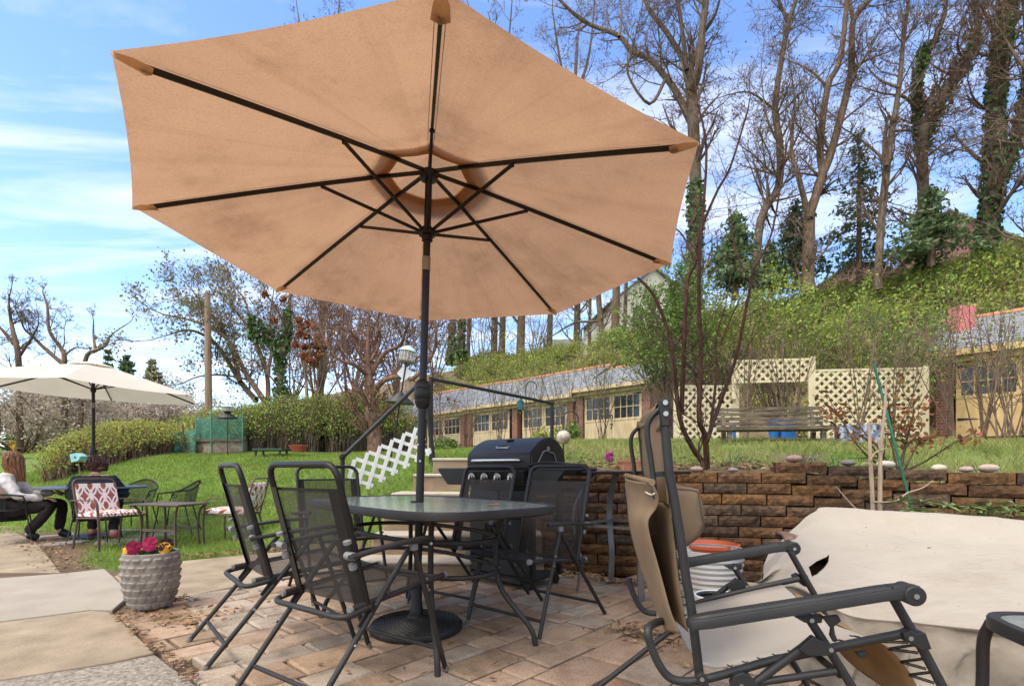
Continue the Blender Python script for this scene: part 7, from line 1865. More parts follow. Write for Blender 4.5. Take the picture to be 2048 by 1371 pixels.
for i, (x, y0, d, lab) in enumerate(((640,60,52,'far tall tree whose twig tips show above the left part of the tan umbrella'),(985,60,54,'far tall tree whose twig tips show above the tan umbrella, right of its top corner'),(1150,128,50,'far tall tree with drooping twigs above the tan umbrella upper right edge'))):
    ps = [([(x, 790), (x+5, 560), (x-4, 300), (x+4, 90)], 9, 3), ([(x-2, 250), (x-30, 120), (x-45, 20)], 4, 1), ([(x, 200), (x+28, 110), (x+40, -10)], 4, 1)]
    tree('tall_tree', lab, ps, d, 140+i, m_bark, nb=4, bl=4.0, leaf=m_bud, nleaf=825, lsz=0.096, lspread=0.4, group='tall trunks behind the tan umbrella')
# multi-stemmed shrub in the bed by the wall
tree('crape_myrtle', 'bare multi-stemmed crape myrtle with peeling bark rooted behind the wall', [
  ([(1407,938),(1406,925),(1383,891),(1359,833),(1347,716),(1336,661),(1308,591),(1281,560)],6.5,2.6), ([(1363,829),(1367,716),(1371,618),(1375,560),(1391,525),(1400,464),(1435,381),(1461,333),(1496,219)],4.8,1.6),
  ([(1414,936),(1410,872),(1398,833),(1402,716),(1398,599),(1400,500),(1413,306),(1396,210)],6.1,1.6), ([(1414,882),(1433,825),(1468,728),(1484,657),(1503,560),(1509,534),(1544,464),(1571,306)],4.9,1.6), ([(1420,860),(1433,747),(1431,685),(1448,620)],3.2,1.3), ([(1350,690),(1375,650),(1395,620)],2.3,1.1), ([(1440,690),(1460,640),(1478,600)],2.2,1.0), ([(1500,560),(1470,500),(1462,430)],2.2,1.0), ([(1391,525),(1365,470),(1340,450)],2.2,1.0)],
  4.36, 150, barkmat('peeling bark', (0.035,0.02,0.015), (0.11,0.055,0.035), (30,30,6), 2, 0.4), m_twigd, nb=34, bl=0.5, cf=dict(seg=[4,3,2], n=[4,3,0], wob=[.25,.3,.3], up=[.10,.06,.03], sides=[4,3,3], ratio=[.55,.5,.5], ang=(25,60), rmin=0.0012, t0=.2), dwob=0.08, cat='shrub')

# ------------------------------------------------------------------ conifers and evergreens on the bank
def conifer(name, label, px, ytop, ybase, d, w, seed, layers=22, leaf=0.10, dens=330, tier=True, m=m_needle, cat='conifer'):
    rs = np.random.RandomState(seed); rg = rng_(seed); b = P(px, ybase, d); t = P(px, ytop, d); Hh = t.z-b.z; root = thing(name, label, cat, b, 'evergreens on the bank')
    mb = MB(); mb.tube([b-V((0,0,.5)), b.lerp(t,.5), t], [0.16,0.09,0.02], 7); mb.build('trunk', m_bark, root, fixn=False)
    cs_ = []; br = MB()
    for i in range(layers):
        f_ = i/(layers-1); z = b.z+Hh*(0.10+0.88*f_); R = w*(1-f_)**0.8*(0.7+0.5*rg.random())
        for k in range(7):
            a = rg.uniform(0, 6.28); L_ = R*rg.uniform(0.55, 1.15); e = V((math.cos(a)*L_, math.sin(a)*L_, -0.22*L_+rg.uniform(-.1,.1)))
            br.tube([V((b.x,b.y,z)), V((b.x,b.y,z))+e], [0.02,0.006], 3, caps=False)
            n = int(dens*L_/w/4)+4; s = rs.uniform(0.2, 1, n)[:,None]; q = np.array([b.x,b.y,z])+np.array(e)*s+rs.normal(size=(n,3))*np.array([.16,.16,.07])*(0.5+s*.7); q[:,2] -= 0.12*s[:,0]**2*L_*.5; cs_.append(q)
    br.build('branches', m_twig, root, fixn=False)
    c = np.concatenate(cs_); v, f = leaf_arrays(c, leaf, rs, 2.2); np_mesh('foliage', v, f, m, root)
conifer('cedar_tree', 'short dark conifer at the right rim of the tan umbrella', 1470, 425, 575, 22, 1.5, 31, dens=200)
conifer('hemlock_tree', 'wispy hemlock between the V-shaped tree and the thin straight tree', 1718, 262, 552, 26, 2.3, 32, layers=20, dens=130, leaf=0.10)
conifer('cedar_tree', 'dark conifer below the fork of the V-shaped tree', 1590, 400, 560, 27, 1.7, 33, dens=140)
conifer('yew_tree', 'broad dark yew at the foot of the knobbly ivy tree', 1862, 375, 510, 22.5, 2.0, 34, layers=14, dens=210, leaf=0.10)
conifer('cedar_tree', 'small ragged conifer left of the V-shaped tree', 1540, 490, 575, 25, 1.2, 35, dens=140)
conifer('pine_tree', 'distant pine tip above the right side of the white umbrella', 252, 712, 860, 60, 3.4, 37, layers=14, dens=240, leaf=0.35)
conifer('spruce_tree', 'narrow distant spruce above the white umbrella crown', 216, 700, 860, 62, 1.8, 38, layers=12, dens=150, leaf=0.3)
conifer('pine_tree', 'distant olive-green pine left of the utility pole', 305, 722, 860, 58, 3.2, 39, layers=12, dens=260, leaf=0.35, m=m_bud)

# ------------------------------------------------------------------ trees at the left
tree('leaning_tree', 'wide fan of leaning limbs with olive buds behind the utility pole', [
  ([(530,812),(526,797),(494,750),(460,687),(429,658),(381,640),(329,629)],7,1.5), ([(512,800),(481,763),(444,703),(418,676),(380,660),(340,668)],6,1.2), ([(536,800),(534,750),(513,687),(486,640),(450,600),(430,575)],5,1.2), ([(481,763),(470,720),(440,650),(400,600),(380,575)],4,1), ([(513,687),(500,640),(490,600),(475,580)],3.5,1), ([(460,690),(430,640),(380,605),(345,600)],3.5,1), ([(534,750),(545,690),(540,640),(545,600)],4,1), ([(500,760),(450,750),(400,752),(360,768)],2.5,1)],
  26, 160, m_barkw, m_twig, nb=8, bl=2.3, cf=CF_FINE, leaf=m_bud, nleaf=8000, lsz=0.075, lspread=0.22, dwob=0.15)
tree('ivy_clad_tree', 'leaning tree with an ivy-clad fork right of the utility pole', [
  ([(563,800),(562,792),(560,724),(573,671),(576,632),(580,590)],8,3), ([(560,724),(552,687),(513,658),(490,650)],4,1.5), ([(560,720),(590,680),(610,640)],3.5,1.2), ([(573,671),(560,630),(540,600)],3,1)],
  22, 161, barkmat('pinkish bark', (0.22,0.13,0.10), (0.38,0.25,0.19)), m_twig, nb=8, bl=2.0, cf=CF_FINE, leaf=m_budr, nleaf=660, lsz=0.048, ivy=(2,0.85,2600,1.3,0.12))
def brush(name, label, px, py, d, seed, h=4.5, n=8, leaf=None, nleaf=0, lsz=0.054, m=m_twigr, spread=0.5, mt=None, group=None, cat='tree', lspread=.2, cf=CF_FINE, r=0.06):
    b = T(px, d) if py is None else P(px, py, d); rg = rng_(seed); rs = np.random.RandomState(seed); root = thing(name, label, cat, b, group); tw = MB(); tips = []
    for k in range(n):
        a = rg.uniform(0, 6.28); dr = V((math.cos(a)*spread*rg.uniform(.3,1.2), math.sin(a)*spread*rg.uniform(.3,1.2), 1)); grow(tw, b+V((rg.uniform(-.2,.2),rg.uniform(-.2,.2),-.2)), dr, h*rg.uniform(.7,1.1), r*rg.uniform(.6,1.2), 0, rg, cf, tips)
    tw.build('branches', mt or m, root, angle=80, fixn=False)
    if leaf is not None:
        c = scatter(tips, nleaf, lspread, rs); v, f = leaf_arrays(c, lsz, rs, 1.5); np_mesh('foliage', v, f, leaf, root)
    return root
gr_ = 'tangled bare trees left of the umbrella pole'
brush('bare_tree', 'reddish bare tree above the hedge right of the ivy-clad fork', 640, 800, 26, 170, h=5.6, n=9, leaf=m_budr, nleaf=2750, lsz=0.054, group=gr_)
brush('bare_tree', 'dense reddish bare tree under the lowest corner of the tan umbrella', 700, 800, 24, 171, h=6.0, n=10, leaf=m_budr, nleaf=3300, lsz=0.054, group=gr_)
brush('bare_tree', 'bare tree with a tangle of twigs right behind the mint bird feeder', 790, 790, 28, 172, h=5.6, n=9, leaf=m_budr, nleaf=1925, lsz=0.054, group=gr_)
brush('bare_tree', 'greyish thin bare tree between the leaning fan and the ivy-clad fork', 590, 800, 34, 173, h=5.5, n=8, leaf=m_bud, nleaf=1375, lsz=0.060, group=gr_, m=m_twig)
brush('bare_tree', 'bare tree showing right of the umbrella pole above the hedge', 868, 760, 34, 174, h=5.5, n=7, group=gr_, m=m_twig)
brush('bare_tree', 'thin bare tree in front of the outbuilding roof', 965, 750, 44, 175, h=6.5, n=7, group=gr_, m=m_twig)
brush('bare_tree', 'thin bare tree between the tall trunks over the garages', 1070, 720, 42, 176, h=5.5, n=7, group=gr_, m=m_twig)
# hydrangea-like shrub with rust seed heads
hy = brush('panicle_hydrangea', 'tall shrub carrying round rust-brown seed heads left of the gnarled tree', 628, 800, 18, 180, h=2.9, n=9, spread=.35, m=m_twig, cat='shrub', cf=dict(seg=[5,3], n=[4,0], wob=[.15,.2], up=[.08,.05], sides=[4,3], ratio=[.45,.4], ang=(15,45), rmin=0.008, t0=.4))
rs = np.random.RandomState(9); cs_ = []
for (x, y) in ((530,588),(566,598),(548,640),(604,652),(616,648),(628,655),(600,668),(612,672),(634,674),(628,690),(610,692),(622,705),(640,698),(590,690),(606,712),(618,720),(636,716),(630,728),(640,708),(598,640),(650,690)):
    c = P(x, y, 18+rs.uniform(-.5,.5)); q = rs.normal(size=(90,3)); q /= np.linalg.norm(q, axis=1)[:,None]; cs_.append(np.array(c)+q*0.13*rs.uniform(.5,1,size=(90,1)))
v, f = leaf_arrays(np.concatenate(cs_), 0.075, rs, 1.2); np_mesh('seed_heads', v, f, mat('rust seed head', (0.24,0.085,0.035), rough=0.9, island=0.35), hy)
# gnarled old tree beside the handrail
tree('gnarled_tree', 'gnarled old tree with peeling trunk behind the handrail', [
  ([(750,900),(748,860),(742,825),(740,790),(736,750)],17,9), ([(740,800),(763,764),(800,752),(825,757),(850,730),(869,699),(872,664),(866,630)],6,1.8), ([(738,760),(742,722),(725,690),(700,660),(690,630)],7,2), ([(738,755),(770,705),(800,690),(815,650)],5,2), ([(736,752),(710,730),(680,720),(660,700)],5,1.5), ([(742,722),(760,680),(755,640),(765,610)],4.5,1.5), ([(760,765),(800,740),(830,720)],6,2), ([(745,830),(720,790),(700,760),(690,720)],5,1.5)],
  15, 181, barkmat('peeling pink bark', (0.115,0.062,0.042), (0.30,0.18,0.125), (5,5,2), 3, 0.9), m_twigr, nb=14, bl=1.7, cf=CF_FINE, leaf=m_budr, nleaf=2750, lsz=0.042, lspread=.15)
# blossom trees at the far left
bl_ = 'pale blossoming trees beyond the left lawn'
for i, (px, d, h, n, lm, nl, lab) in enumerate(((40,30,3.3,9,m_blossk,9000,'tan blossoming tree at the left edge below the white umbrella'),(150,36,3.3,9,m_blossk,9000,'tan blossoming tree left of the white umbrella pole'),(265,38,3.3,9,m_bloss,9000,'pale blossoming tree right of the white umbrella pole'),(352,42,3.6,8,m_bloss,8000,'pale pink blossoming tree beyond the slatted screen'),(330,62,6.2,9,m_blossk,8000,'larger tan tree rising above the white umbrella right tip'),(90,60,5.5,9,m_blossk,8000,'tan tree far behind the left blossom trees'),(-40,40,4.2,8,m_blossk,6000,'tan blossoming tree cut by the left picture edge'),(210,58,5.2,8,m_blossk,7000,'tan tree far behind the white umbrella pole'))):
    brush('blossom_tree', lab, px, None, d, 190+i, h=h*1.3, n=n, leaf=lm, nleaf=nl, lsz=0.10 if d < 50 else .14, spread=1.0, m=m_bark, group=bl_, lspread=.28, r=.08, cf=dict(seg=[5,4,3,2], n=[6,5,3,0], wob=[.28,.3,.3,.3], up=[.02,.0,.0,.0], sides=[5,4,3,3], ratio=[.6,.55,.5,.5], ang=(25,70), rmin=0.008, t0=.25))
dk_ = 'dark bare limbs above the white umbrella'
tree('bare_tree', 'dark bare tree with twisted limbs at the far left', [([(40,880),(37,721),(27,667),(22,642),(19,615)],7,2), ([(30,690),(5,660),(-10,645)],4,1.5), ([(37,715),(60,680),(75,655)],3.5,1.2)], 30, 200, m_barkw, m_twig, nb=10, bl=1.8, cf=CF_FINE, group=dk_)
tree('bare_tree', 'dark bare tree with a hooked limb above the left half of the white umbrella', [([(130,880),(129,729),(124,699),(99,662),(95,615),(88,590)],6,1.5), ([(126,728),(87,694),(65,672),(50,659),(42,642)],4,1.2), ([(128,712),(150,695),(175,697)],2,.8)], 30, 201, m_barkw, m_twig, nb=9, bl=1.6, cf=CF_BIG, group=dk_)
tree('bare_tree', 'dark bare limb curving right above the white umbrella crown', [([(160,880),(169,726),(191,701)],5,3.5), ([(191,701),(187,670),(187,640)],3,1), ([(191,701),(213,689),(223,669),(260,644)],3,.8)], 30, 202, m_barkw, m_twig, nb=3, bl=.9, cf=CF_BIG, group=dk_)
brush('evergreen_shrub', 'dark green shrub at the far end of the left lawn', 45, None, 40, 210, h=1.4, n=8, leaf=m_ivy, nleaf=3500, lsz=0.14, cat='shrub', lspread=.3)
brush('forsythia', 'small yellow forsythia on the far left lawn', 40, None, 34, 211, h=.6, n=8, leaf=m_yel, nleaf=1500, lsz=0.08, cat='shrub', lspread=.15, spread=1.2)

# ------------------------------------------------------------------ hedges: stems rising from a row, leaves thickest at the top
def hedge(name, label, line, w, h, seed, nst, nl, leafm, lsz, sp=0.35, stem=m_twig, top_bias=2.2, cat='hedge', flower=None, nfl=0, ragged=0.15, group=None, kind=None, baseoff=0.0):
    rg = rng_(seed); rs = np.random.RandomState(seed); L2 = [V((a[0], a[1], 0)) for a in line]; cum_ = [0]
    for a, b in zip(L2, L2[1:]): cum_.append(cum_[-1]+(b-a).length)
    hs = [a[2] if len(a) > 2 else h for a in line]
    def at(s):
        i = max(k for k in range(len(cum_)-1) if cum_[k] <= s+1e-9); t = (s-cum_[i])/(cum_[i+1]-cum_[i]); d_ = (L2[i+1]-L2[i]).normalized(); return L2[i].lerp(L2[i+1], t), V((-d_.y, d_.x, 0)), hs[i]+(hs[i+1]-hs[i])*t
    root = thing(name, label, cat, (L2[0].x, L2[0].y, gz(L2[0].x, L2[0].y)), group); mb = MB(); ends = []
    for k in range(nst):
        s = rg.uniform(0, cum_[-1]*0.9999); p, n, hh = at(s); o = rg.uniform(-w/2, w/2); q = p+n*o; z = gz(q.x, q.y)+baseoff; hk = hh*rg.uniform(1-ragged*2.2, 1+ragged*.4)*math.sqrt(max(.12, 1-(abs(o)/(w/2))**2*.75))
        e = V((rg.uniform(-1,1)*sp, rg.uniform(-1,1)*sp, 0)); pts = [V((q.x,q.y,z-.05)), V((q.x,q.y,z))+e*.35+V((0,0,hk*.5)), V((q.x,q.y,z))+e+V((0,0,hk))]
        mb.tube(pts, [0.013,0.009,0.004], 3, caps=False)
        for j in range(3):
            t = rg.uniform(.3,.95); b = pts[1].lerp(pts[2], (t-.5)*2) if t > .5 else pts[0].lerp(pts[1], t*2); mb.tube([b, b+V((rg.uniform(-.3,.3),rg.uniform(-.3,.3),rg.uniform(.1,.45)))*hh*.35], [0.006,0.003], 3, caps=False)
        ends.append((pts, hk))
    mb.build('stems', stem, root, fixn=False)
    i = rs.randint(0, len(ends), nl); t = rs.uniform(0, 1, nl)**(1/top_bias); A = np.array([[tuple(p) for p in e[0]] for e in ends])[i]
    c = np.where((t < .5)[:,None], A[:,0]+(A[:,1]-A[:,0])*(t*2)[:,None], A[:,1]+(A[:,2]-A[:,1])*((t-.5)*2)[:,None])+rs.normal(size=(nl,3))*np.array([.16,.16,.07])
    v, f = leaf_arrays(c, lsz, rs, 1.6, up=.3); np_mesh('foliage', v, f, leafm, root)
    if flower is not None:
        i = rs.randint(0, len(ends), nfl); A = np.array([tuple(e[0][2]) for e in ends])[i]; c = A+rs.normal(size=(nfl,3))*np.array([.15,.15,.06]); v, f = leaf_arrays(c, lsz*.9, rs, 1.2); np_mesh('blossom', v, f, flower, root)
    return root
def tp(px, d): q = T(px, d); return (q.x, q.y)
# low hedge with yellow tips left of the lawn
hedge('low_hedge', 'low rounded hedge with a green top and yellow tips behind the seated pair', [(*tp(105,12.2),.6),(*tp(150,12.4),.82),(*tp(200,13.0),.95),(*tp(262,14.2),.95),(*tp(315,15.4),.9)], 1.6, 1.0, 220, 2600, 26000, m_spring2, 0.028, sp=.2, stem=m_twigr, top_bias=6.5, flower=m_yel, nfl=1500, ragged=.05)
hedge('clipped_hedge', 'long clipped hedge with a bright green top behind the red bowl', [(*tp(478,17.0),1.55),(*tp(560,17.2),1.85),(*tp(640,17.6),2.0),(*tp(720,18.5),2.15),(*tp(800,19.5),2.0)], 2.0, 1.9, 221, 3600, 38000, m_spring, 0.038, sp=.3, stem=m_twig, top_bias=4.6)
hedge('clipped_hedge', 'olive hedge running back behind the green mesh pen', [(*tp(262,30),1.2),(*tp(330,28),1.5),(*tp(400,24),1.9),(*tp(470,20),1.9)], 2.0, 1.8, 222, 1600, 15000, m_spring2, 0.07, sp=.3, stem=m_twig, top_bias=2.4)
# one mass of shrubs covering the bank
rs = np.random.RandomState(77); rg = rng_(77); mb = MB(); cl = []; cl2 = []
def hillpt(t, s): q = GQ+GE*t-GN*s; return q.x, q.y
cnt = 0
while cnt < 420:
    t = rg.uniform(-26, 22); s = rg.uniform(1.6, 15.5) if cnt > 90 else rg.uniform(12.5, 15.5)
    if t > -3 and s < 5.4 and t < 1.2: continue
    if -17 < t < 1.2 and s < 5.6: continue
    if t > gt_of(1868)-0.4 and s < 5.5: continue
    x, y = hillpt(t, s); px = 1024+F*x/y
    if px < 780 or px > 2300: continue
    cnt += 1; z = gz(x, y); R = rg.uniform(.7, 1.5); hh = rg.uniform(.8, 1.7)
    low = rg.random() < .45
    for k in range(44):
        a = rg.uniform(0, 6.28); r = R*math.sqrt(rg.random()); e = V((math.cos(a)*r, math.sin(a)*r, hh*rg.uniform(.6,1.1)*math.sqrt(max(.1,1-(r/R)**2*.7)))); b = V((x+math.cos(a)*.15*r, y+math.sin(a)*.15*r, z-.1))
        mb.tube([b, b+e*.55+V((0,0,.12*hh)), V((x,y,z))+e], [.014,.010,.005], 3, caps=False)
        n = 10 if rg.random() < np.interp(s, [3,9,13], [.25,.6,1.0]) else 3; tt = rs.uniform(.6, 1.05, n)[:,None]; (cl if low else cl2).append(np.array(b)+np.array(V((x,y,z))+e-b)*tt+rs.normal(size=(n,3))*.17)
o = mb.build('hillside_shrubbery', m_twig, fixn=False); tag(o, 'tangle of arching bare stems covering the whole bank', 'shrubbery', kind='stuff')
for nm, c, m_, lab in (('hillside_foliage', cl, m_spring2, 'yellow-green young leaves on the shrubs of the bank'), ('hillside_foliage', cl2, m_spring, 'fresh green young leaves on the shrubs of the bank')):
    c = np.concatenate(c); v, f = leaf_arrays(c, .07, rs, 1.6, up=.2); tag(np_mesh(nm, v, f, m_), lab, 'foliage', kind='stuff')
# clipped green strip along the top of the bank
def hl(px, s):
    k = (px-1024)/F; y = (s/0.7071+24.5)/(1+k); return (k*y, y)
hedge('clipped_hedge', 'bright green hedge line along the top of the bank at the right', [(*hl(1330,13.2),1.6),(*hl(1450,13.0),1.5),(*hl(1600,12.6),1.5),(*hl(1750,12.2),1.5),(*hl(1900,12.0),1.8),(*hl(2100,12.0),2.2),(*hl(2250,12),2.2)], 2.6, 1.5, 230, 2600, 34000, m_spring, 0.075, sp=.35, top_bias=2.4)
hedge('clipped_hedge', 'bright green hedge above the roofs of the middle garages', [(*hl(880,7.5),1.3),(*hl(980,7.5),1.6),(*hl(1080,7.5),2.0),(*hl(1160,7.5),2.5),(*hl(1232,7.5),2.6)], 3.0, 1.5, 231, 2200, 22000, m_spring2, 0.09, sp=.45, top_bias=2.6)
# big single shrubs
def shrub(name, label, px, py, d, R, h, seed, nst, nl, leafm, lsz, bias=1.6, stem=m_twig, thin=False, group=None, arch=1.0):
    b = P(px, py, d) if py else T(px, d); rg = rng_(seed); rs = np.random.RandomState(seed); root = thing(name, label, 'shrub', b, group); tw = MB(); tips = []
    cf = dict(seg=[5,3,2], n=[6,3,0], wob=[.12,.25,.3], up=[.05,.05,.03], sides=[4,3,3], ratio=[.38,.5,.5], ang=(15,50), rmin=0.0035 if thin else 0.005, t0=.25)
    for k in range(nst):
        a = rg.uniform(0, 6.28); r = R/h*math.sqrt(rg.random()); grow(tw, b+V((rg.uniform(-.12,.12)*R, rg.uniform(-.12,.12)*R, -.15)), V((math.cos(a)*r*arch, math.sin(a)*r*arch, 1)), h*rg.uniform(.75,1.08), 0.018, 0, rg, cf, tips)
    tw.build('stems', stem, root, angle=80, fixn=False)
    if nl:
        zz = np.array([p.z for p in tips]); w_ = (np.clip((zz-b.z)/h, .02, 1))**bias; i = rs.choice(len(tips), nl, p=w_/w_.sum()); c = np.array([tuple(p) for p in tips])[i]+rs.normal(size=(nl,3))*.09
        v, f = leaf_arrays(c, lsz, rs, 1.6, up=.2); np_mesh('foliage', v, f, leafm, root)
    return root
m_priv = mat('privet leaf', (0.15,0.23,0.045), rough=0.6, var=0.25, scale=1.5, island=0.4, trans=0.3)
shrub('privet_bush', 'tall leafy green bush below the right corner of the tan umbrella', 1335, 885, 13.6, 1.15, 3.9, 240, 30, 14000, m_priv, 0.042, bias=1.8)
shrub('privet_bush', 'tall half-bare bush right of the leafy one, over the left lattice panel', 1440, 880, 14.3, 1.2, 3.5, 241, 26, 5000, m_spring, 0.042, bias=4)
shrub('privet_bush', 'tall half-bare bush over the bench and the raised lattice strip', 1560, 880, 14.3, 1.4, 3.6, 242, 28, 5000, m_spring, 0.042, bias=4.5)
shrub('privet_bush', 'tall half-bare bush over the widest lattice panel', 1690, 880, 14.3, 1.4, 3.4, 243, 28, 4500, m_spring, 0.042, bias=4.5)
shrub('privet_bush', 'dark-leaved bush between the widest lattice panel and the ochre garage', 1805, 875, 13.2, 1.1, 3.1, 244, 24, 3500, m_priv, 0.042, bias=1.6)
gs = 'bare shrubs in front of the garage doors'
m_st = mat('bare stem', (0.13,0.085,0.055), rough=0.9, var=0.3, scale=5, base2=(0.22,0.15,0.10))
for i, (px, py, d, R, h, n, nl, lab) in enumerate(((1206,902,16.5,.9,3.9,9,500,'bare vase-shaped shrub in front of the numbered garage door'),(1130,900,18,.9,4.1,8,450,'bare shrub before the brick pier left of the numbered door'),(1070,900,19,.9,4.0,8,450,'bare shrub before the doors above the grill lid'),(1000,900,19.5,.9,4.0,8,450,'bare shrub right of the umbrella pole bulb, before the second garage'),(935,900,20,.6,2.5,8,100,'reddish bare shrub against the pier between the two far garages'),(880,895,19,.8,3.6,7,350,'bare shrub before the far garage just right of the umbrella pole'),(812,895,20,.8,3.4,7,250,'bare shrub before the far garage left of the umbrella pole'),
   (1490,888,10.5,.7,2.7,6,60,'bare shrub left of the bench before the lattice'),(1588,885,10.5,.8,2.9,6,60,'bare shrub rising behind the middle of the bench'),(1712,885,10.2,.8,2.8,6,60,'bare shrub before the middle of the widest lattice panel'),(1790,880,10.2,.7,2.4,6,60,'bare shrub before the right end of the widest lattice panel'),
   (1905,868,11.0,.8,2.9,7,120,'bare arching shrub against the left leaf of the ochre garage'),(1960,868,10.6,.9,2.8,8,150,'tangled bare shrub across the middle of the ochre garage'),(2030,868,10.3,.9,2.9,8,200,'bare shrub with green shoots at the right end of the ochre garage'),(2000,872,9.4,.8,2.2,5,80,'leaning bare whips in front of the ochre garage'))):
    shrub('bare_shrub', lab, px, py, d, R, h, 260+i, n, nl, m_spring, .035, stem=m_twigr if 'reddish' in lab else m_st, thin=True, group=gs)
for i, (px, d, R, h, nl, lab) in enumerate(((889,15,.35,.45,1500,'small round green shrub at the foot of the far garage'),(1136,14,.22,.5,900,'dark green clump below the brick pier'),(1095,14,.35,.4,900,'low yellow-green shrub behind the grill lid'))):
    shrub('evergreen_shrub', lab, px, None, d, R, h, 280+i, 14, nl, m_priv if i != 2 else m_spring2, .045, bias=.6, arch=1.4)
# red-leaved rose, its green stake and two bare saplings
q = P(1798,935,4.6); m_rose = mat('bronze rose leaf', (0.36,0.05,0.025), rough=0.55, var=0.4, scale=9, island=0.4, trans=0.3, base2=(0.22,0.16,0.04))
rb = thing('rose_bush', 'leafing rose bush with bronze-red young leaves behind the wall', 'rose bush', q); tw = MB(); tips = []; rg = rng_(300); rs = np.random.RandomState(300)
cf = dict(seg=[5,3], n=[4,0], wob=[.2,.3], up=[.02,.05], sides=[5,4], ratio=[.45,.5], ang=(25,60), rmin=0.003, t0=.3)
for e in ((-.62,-.1,.55),(-.45,.2,.75),(-.2,.2,.85),(.15,.1,.72),(.42,.1,.78),(.55,-.1,.5),(.3,.3,.6),(-.75,.1,.62),(.2,-.1,.4)): grow(tw, q+V((0,0,-.08)), V(e), V(e).length*.85, .012, 0, rg, cf, tips)
tw.build('stems', m_twigd, rb, fixn=False); tips = [t for t in tips if t.z > q.z+.22]; c = scatter(tips, 620, .045, rs); v, f = leaf_arrays(c, .028, rs, 1.5); np_mesh('foliage', v, f, m_rose, rb)
m_gst = mat('green plastic stake', (0.015,0.12,0.06), rough=0.5, var=0.3, scale=8)
a, b = P(1748,728,3.75), P(1828,1035,3.62); mb = MB(); N = 40; pp = [a.lerp(b, i/N) for i in range(N+1)]; mb.tube(pp, [0.0105 if i % 2 else 0.0085 for i in range(N+1)], 10); tag(mb.build('garden_stake', m_gst), 'leaning green ridged plastic garden stake in front of the rose bush', 'stake')
m_sap = mat('pale sapling bark', (0.36,0.27,0.19), rough=0.85, var=0.25, scale=8, stretch=(6,6,1))
sg = thing('bare_sapling', 'pale bare saplings rising behind the cream cover', 'sapling', P(1750,1090,3.3))
for nm, pts, r0, r1 in (('stem',[(1747,1100),(1745,1000),(1741,920),(1739,870),(1737,845)],4.4,2.6),('stem',[(1760,1100),(1760,960),(1762,890),(1770,815),(1772,760)],4.6,2.0)):
    mb = MB(); mb.tube(spline([P(x,y,3.3) for x,y in pts],4), [(r0+(r1-r0)*i/(4*(len(pts)-1)))*3.3/F for i in range(4*(len(pts)-1)+1)], 8); mb.build(nm, m_sap, sg)
for pts in ([(1741,920),(1750,905),(1774,895)],[(1760,900),(1757,885),(1755,873)],[(1748,1003),(1790,1002),(1815,985),(1845,975),(1866,960)],[(1726,1030),(1700,1005),(1672,972)],[(1741,930),(1730,925),(1722,930)]):
    mb = MB(); mb.tube(spline([P(x,y,3.28) for x,y in pts],4), [2.0*3.3/F*(1-.6*i/(4*(len(pts)-1))) for i in range(4*(len(pts)-1)+1)], 6); mb.build('branch', m_sap, sg)
# rhododendron against the wall, daffodils, dry grass
rh = thing('rhododendron', 'low leathery-leaved rhododendron growing against the wall beyond the cover', 'shrub', P(1930,1085,3.05)); tw = MB(); rg = rng_(310); rs = np.random.RandomState(310); cs_ = []; ns_ = []
for k in range(52):
    x, y = rg.uniform(1795,2110), rg.uniform(1000,1075); x += (y-1000)*.1; d = 3.15-.0009*(x-1800)+rg.uniform(-.12,.1); c = P(x, y, d); b = P(1930+(x-1930)*.6, 1095, d+.05); tw.tube([b, b.lerp(c,.6)+V((0,0,-.01)), c], [.006,.004,.003], 4, caps=False)
    for j in range(8):
        a = j*math.tau/8+rg.uniform(-.3,.3); e = V((math.cos(a), math.sin(a)*.9, rg.uniform(-.25,.45))).normalized(); cs_.append((c+e*.045, e))
tw.build('stems', m_twig, rh, fixn=False); mbq = MB()
for c, e in cs_:
    s = e.cross(V((0,0,1))).normalized(); u = s.cross(e); Lf = .05*rg.uniform(.7,1.2)
    mbq.v += [tuple(c-e*Lf), tuple(c+s*.014+u*.002), tuple(c+e*Lf-u*.008), tuple(c-s*.014+u*.002), tuple(c-u*.004)]; n = len(mbq.v)-5; mbq._f((n,n+1,n+4)); mbq._f((n+1,n+2,n+4)); mbq._f((n+2,n+3,n+4)); mbq._f((n+3,n,n+4))
mbq.build('foliage', mat('leathery leaf', (0.15,0.19,0.05), rough=0.4, var=0.3, scale=6, island=0.5, trans=0.2, spec=.5), rh, fixn=False)
def daff(px, py, d, n, h, label, seed):
    b = P(px, py, d); b.z = gz(b.x, b.y); rg = rng_(seed); mb = MB()
    for k in range(n):
        o = V((rg.uniform(-.07,.07), rg.uniform(-.05,.05), -.02)); e = V((rg.uniform(-.06,.06), rg.uniform(-.05,.05), h*rg.uniform(.6,1.1))); s = V((.006,0,0)) if k % 2 else V((.004,.004,0))
        mb.grid([[b+o-s, b+o+s], [b+o+e*.5-s*1.1, b+o+e*.5+s*1.1], [b+o+e*.85+V((e.x*.5,0,0))-s*.8, b+o+e*.85+V((e.x*.5,0,0))+s*.8], [b+o+e+V((e.x,0,-.01))-s*.15, b+o+e+V((e.x,0,-.01))+s*.15]])
    tag(mb.build('daffodil_leaves', mat('daffodil leaf %d' % seed, (0.07,0.15,0.075), rough=0.6, var=.2, trans=.25), fixn=False), label, 'bulb leaves', 'clumps of daffodil leaves')
daff(1954,945,3.9,16,.19,'biggest clump of blue-green daffodil leaves by the right end of the wall',1); daff(1633,932,4.6,9,.17,'thin daffodil leaves right of the dry grass',2); daff(1480,930,4.7,8,.15,'sparse daffodil leaves right of the crape myrtle foot',3); daff(1975,948,4.0,6,.12,'few short daffodil leaves behind the biggest clump',4); daff(1660,925,5.2,6,.13,'short daffodil leaves below the bench right end',5)
